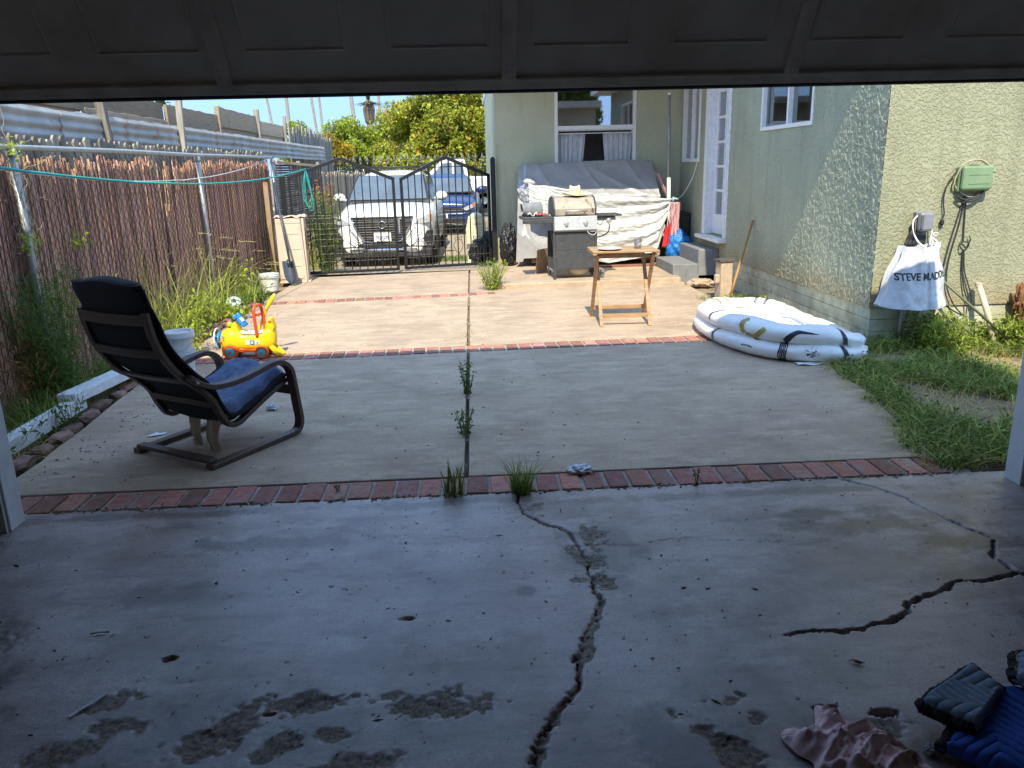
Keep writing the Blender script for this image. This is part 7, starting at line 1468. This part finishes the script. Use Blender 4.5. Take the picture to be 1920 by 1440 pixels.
def vine():
    t = thing('dry_vine', 'dry twining vine with a few green leaves on the near fence post', 'vine', (-3.12, 5.75, 0)); b = MB()
    for k in range(26):
        z = G.uniform(.5, 1.85); y = G.normal()*.18; p = [Vector((.03+.03*G.random(), y, z))]; d = Vector((G.normal()*.3, G.normal(), G.normal()*.8)).normalized()
        for j in range(9): d = (d+Vector((G.normal()*.25, G.normal()*.5, G.normal()*.5))).normalized(); p.append(p[-1]+d*.04)
        b.tube(p, .002, 4, False)
    for k in range(40):
        a = k*.9; b.tube([(.02+.034*math.cos(a+q*.3), .03+.034*math.sin(a+q*.3), .2+k*.038+q*.008) for q in range(6)], .0022, 4, False)
    b.obj('stems', mat('dry_vine_stem', (.33,.26,.18), .9), t); P = np.concatenate([G.normal(size=(26, 3))*.035+np.array(c) for c in ((.06,.62,1.08),(.06,-.1,1.12),(.06,.1,.72),(.06,-.05,1.75),(.08,.35,.62))]); V, F = leaf_quads(P, .05, G, .5, .45); fast_mesh('leaves', V, F, M['leafy'], t, tint_rand(len(P), 4, G, .3))
vine()
gw = leafy('gate_weed', 'tall leafy weed with orange flower spikes behind the left gate leaf', 'weed', (-2.35, 13.0, -.05), 40, 1.35, .28, 22, .08, .35, M['leaf'], None, .2, .006)
P = np.concatenate([np.array([[x+2.35, y-13.0, z+.05]])+G.normal(size=(90, 3))*np.array([.04, .04, .10]) for x, y, z in ((-2.42,12.95,1.28),(-2.22,13.0,1.25),(-2.30,13.1,1.12))]); V, F = leaf_quads(P, .035, G, .3, .5); fast_mesh('flower_spikes', V, F, mat('orange_bloom', (.42,.17,.06), .8, var=.3, trans=.3), gw, tint_rand(len(P), 4, G, .3))
leafy('gate_weed', 'upright narrow green weed by the white car mirror', 'weed', (-2.72, 15.4, -.2), 6, 1.55, .12, 26, .09, .35, M['leaf'], None, 0, .006)
tall_grass('yellowish grass clump between the white car and the screen fence', (-2.8, 14.2, -.15), 110, .9, .2, .6)
def lawn():
    n = 26000; P = np.stack([G.uniform(2.2, 5.2, n), G.uniform(3.62, 6.42, n), np.zeros(n)], 1)
    edge = np.interp(P[:, 1], [3.6, 4.0, 4.7, 5.5, 6.0, 6.5], [2.36, 2.42, 2.58, 2.68, 2.8, 3.3])+.16*(fbm(P[:, 0]*0+P[:, 1]*3.3, P[:, 1]*0+4, 3, 6)-.45)*2
    bare = np.hypot((P[:, 0]-3.18)/.42, (P[:, 1]-4.62)/.30)+1.0*(fbm(P[:, 0]*5, P[:, 1]*5, 3, 7)-.45); bare2 = np.hypot((P[:, 0]-4.2)/.5, (P[:, 1]-5.75)/.12)
    keep = (P[:, 0] > edge-.02) & (bare > .95) & (fbm(P[:, 0]*3+9, P[:, 1]*3+9, 3, 2) > .36) & ~((P[:, 0] < 2.76) & (P[:, 0] > 2.58) & (P[:, 1] < 3.7)) & ((bare2 > 1) | (G.random(n) < .25)); P = P[keep]; P[:, 2] = -.02
    near = np.clip(1-(P[:, 0]-np.interp(P[:, 1], [3.6, 4.7, 6.4], [2.4, 2.58, 3.0]))/.3, 0, 1); Hh = .09+.07*fbm(P[:, 0]*2.5, P[:, 1]*2.5, 2, 9)
    V, F, k = blades(P, Hh*(1-.35*near), .0052, G, 1.1); o = fast_mesh('lawn_grass', V, F, M['grass'], None, tint_rand(len(P), k, G, .4, .35)); tag(o, 'rough green grass spreading from the wall onto the patio edge', 'grass', kind='stuff')
    q = P[G.random(len(P)) < .75]; q = q+np.stack([G.normal(size=len(q))*.02, G.normal(size=len(q))*.02, .02+G.random(len(q))**1.6*.10], 1); V, F = leaf_quads(q, .03, G, .6, .42); o = fast_mesh('lawn_weeds', V, F, M['leaf'], None, tint_rand(len(q), 4, G, .4, .15)); tag(o, 'small leaved green weeds woven through the grass by the wall', 'weeds', kind='stuff')
    m = 2600; P2 = np.stack([G.uniform(3.45, 5.0, m), G.uniform(5.85, 6.36, m), np.zeros(m)], 1); P2 = P2[fbm(P2[:, 0]*2.2, P2[:, 1]*2.2, 3, 12) > .40]; P2 = P2[P2[:, 0] > 3.62]; P2[:, 2] = G.random(len(P2))*.26*(.6+.8*fbm(P2[:, 0]*3, P2[:, 1]*0+3, 2, 4)); P2 = np.repeat(P2, 4, 0)+G.normal(size=(len(P2)*4, 3))*.03; P2[:, 1] = np.minimum(P2[:, 1], 6.40); V, F = leaf_quads(P2, .038, G, .6, .45); o = fast_mesh('wall_weeds', V, F, M['leafwall'], None, tint_rand(len(P2), 4, G, .4, .2)); tag(o, 'taller bright weeds crowding the foot of the sunlit wall', 'weeds', kind='stuff')
    e = P[G.random(len(P)) < .16]; V, F, k = blades(e, .19, .009, G, 1.5); o = fast_mesh('broad_grass', V, F, M['grassbright'], None, tint_rand(len(e), k, G, .45, .5)); tag(o, 'broader lighter grass blades sprawling over the rough grass', 'grass', kind='stuff')
    d = 3600; P3 = np.stack([G.uniform(2.2, 4.6, d), G.uniform(3.6, 6.2, d), np.zeros(d)], 1); e3 = np.interp(P3[:, 1], [3.6, 4.7, 6.2], [2.25, 2.5, 2.7]); P3 = P3[P3[:, 0] > e3]; P3[:, 2] = .0; V, F, k = blades(P3, .09, .003, G, 2.2); o = fast_mesh('lawn_straw', V, F, M['drygrass'], None, tint_rand(len(P3), k, G, .4, .3)); tag(o, 'dry brown straw lying over the bare soil patch in the grass', 'straw', kind='stuff')
M['leafwall'] = mat('leaf_wall_weed', (.22,.30,.05), .55, var=.35, vs=3, trans=.4)
M['grassbright'] = mat('bright_grass', (.26,.36,.09), .6, var=.35, vs=4, trans=.4)
lawn()
leafy('foundation_weed', 'small weed rooted at the foundation ledge under the shopping bag', 'weed', (3.86, 6.36, .30), 7, .16, .05, 6, .03, .5, M['leafy'])
leafy('foundation_weed', 'small weed at the house foundation behind the paddling pool', 'weed', (3.22, 8.5, 0), 7, .14, .08, 6, .035, .5, M['leafy'])
leafy('foundation_weed', 'scrubby weed round the pet bowl', 'weed', (2.98, 8.75, 0), 18, .10, .2, 5, .03, .4, M['leafy'])
def dotgrass():
    P = np.stack([G.uniform(2.6, 3.3, 500), G.uniform(8.3, 9.1, 500), np.zeros(500)], 1); V, F, k = blades(P, .07, .005, G, .9); o = fast_mesh('edge_grass', V, F, M['grass'], None, tint_rand(len(P), k, G, .4, .5)); tag(o, 'thin grass between the patio edge and the side wall', 'grass', kind='stuff')
    P = np.stack([G.uniform(-.7, .45, 1500), G.uniform(15.2, 15.9, 1500), np.full(1500, -.185)], 1); V, F, k = blades(P, .07, .012, G, .6); o = fast_mesh('verge_grass', V, F, M['grass'], None, tint_rand(len(P), k, G, .3, .3)); tag(o, 'small green grass strip crossing the driveway by the bin', 'grass', kind='stuff')
dotgrass()
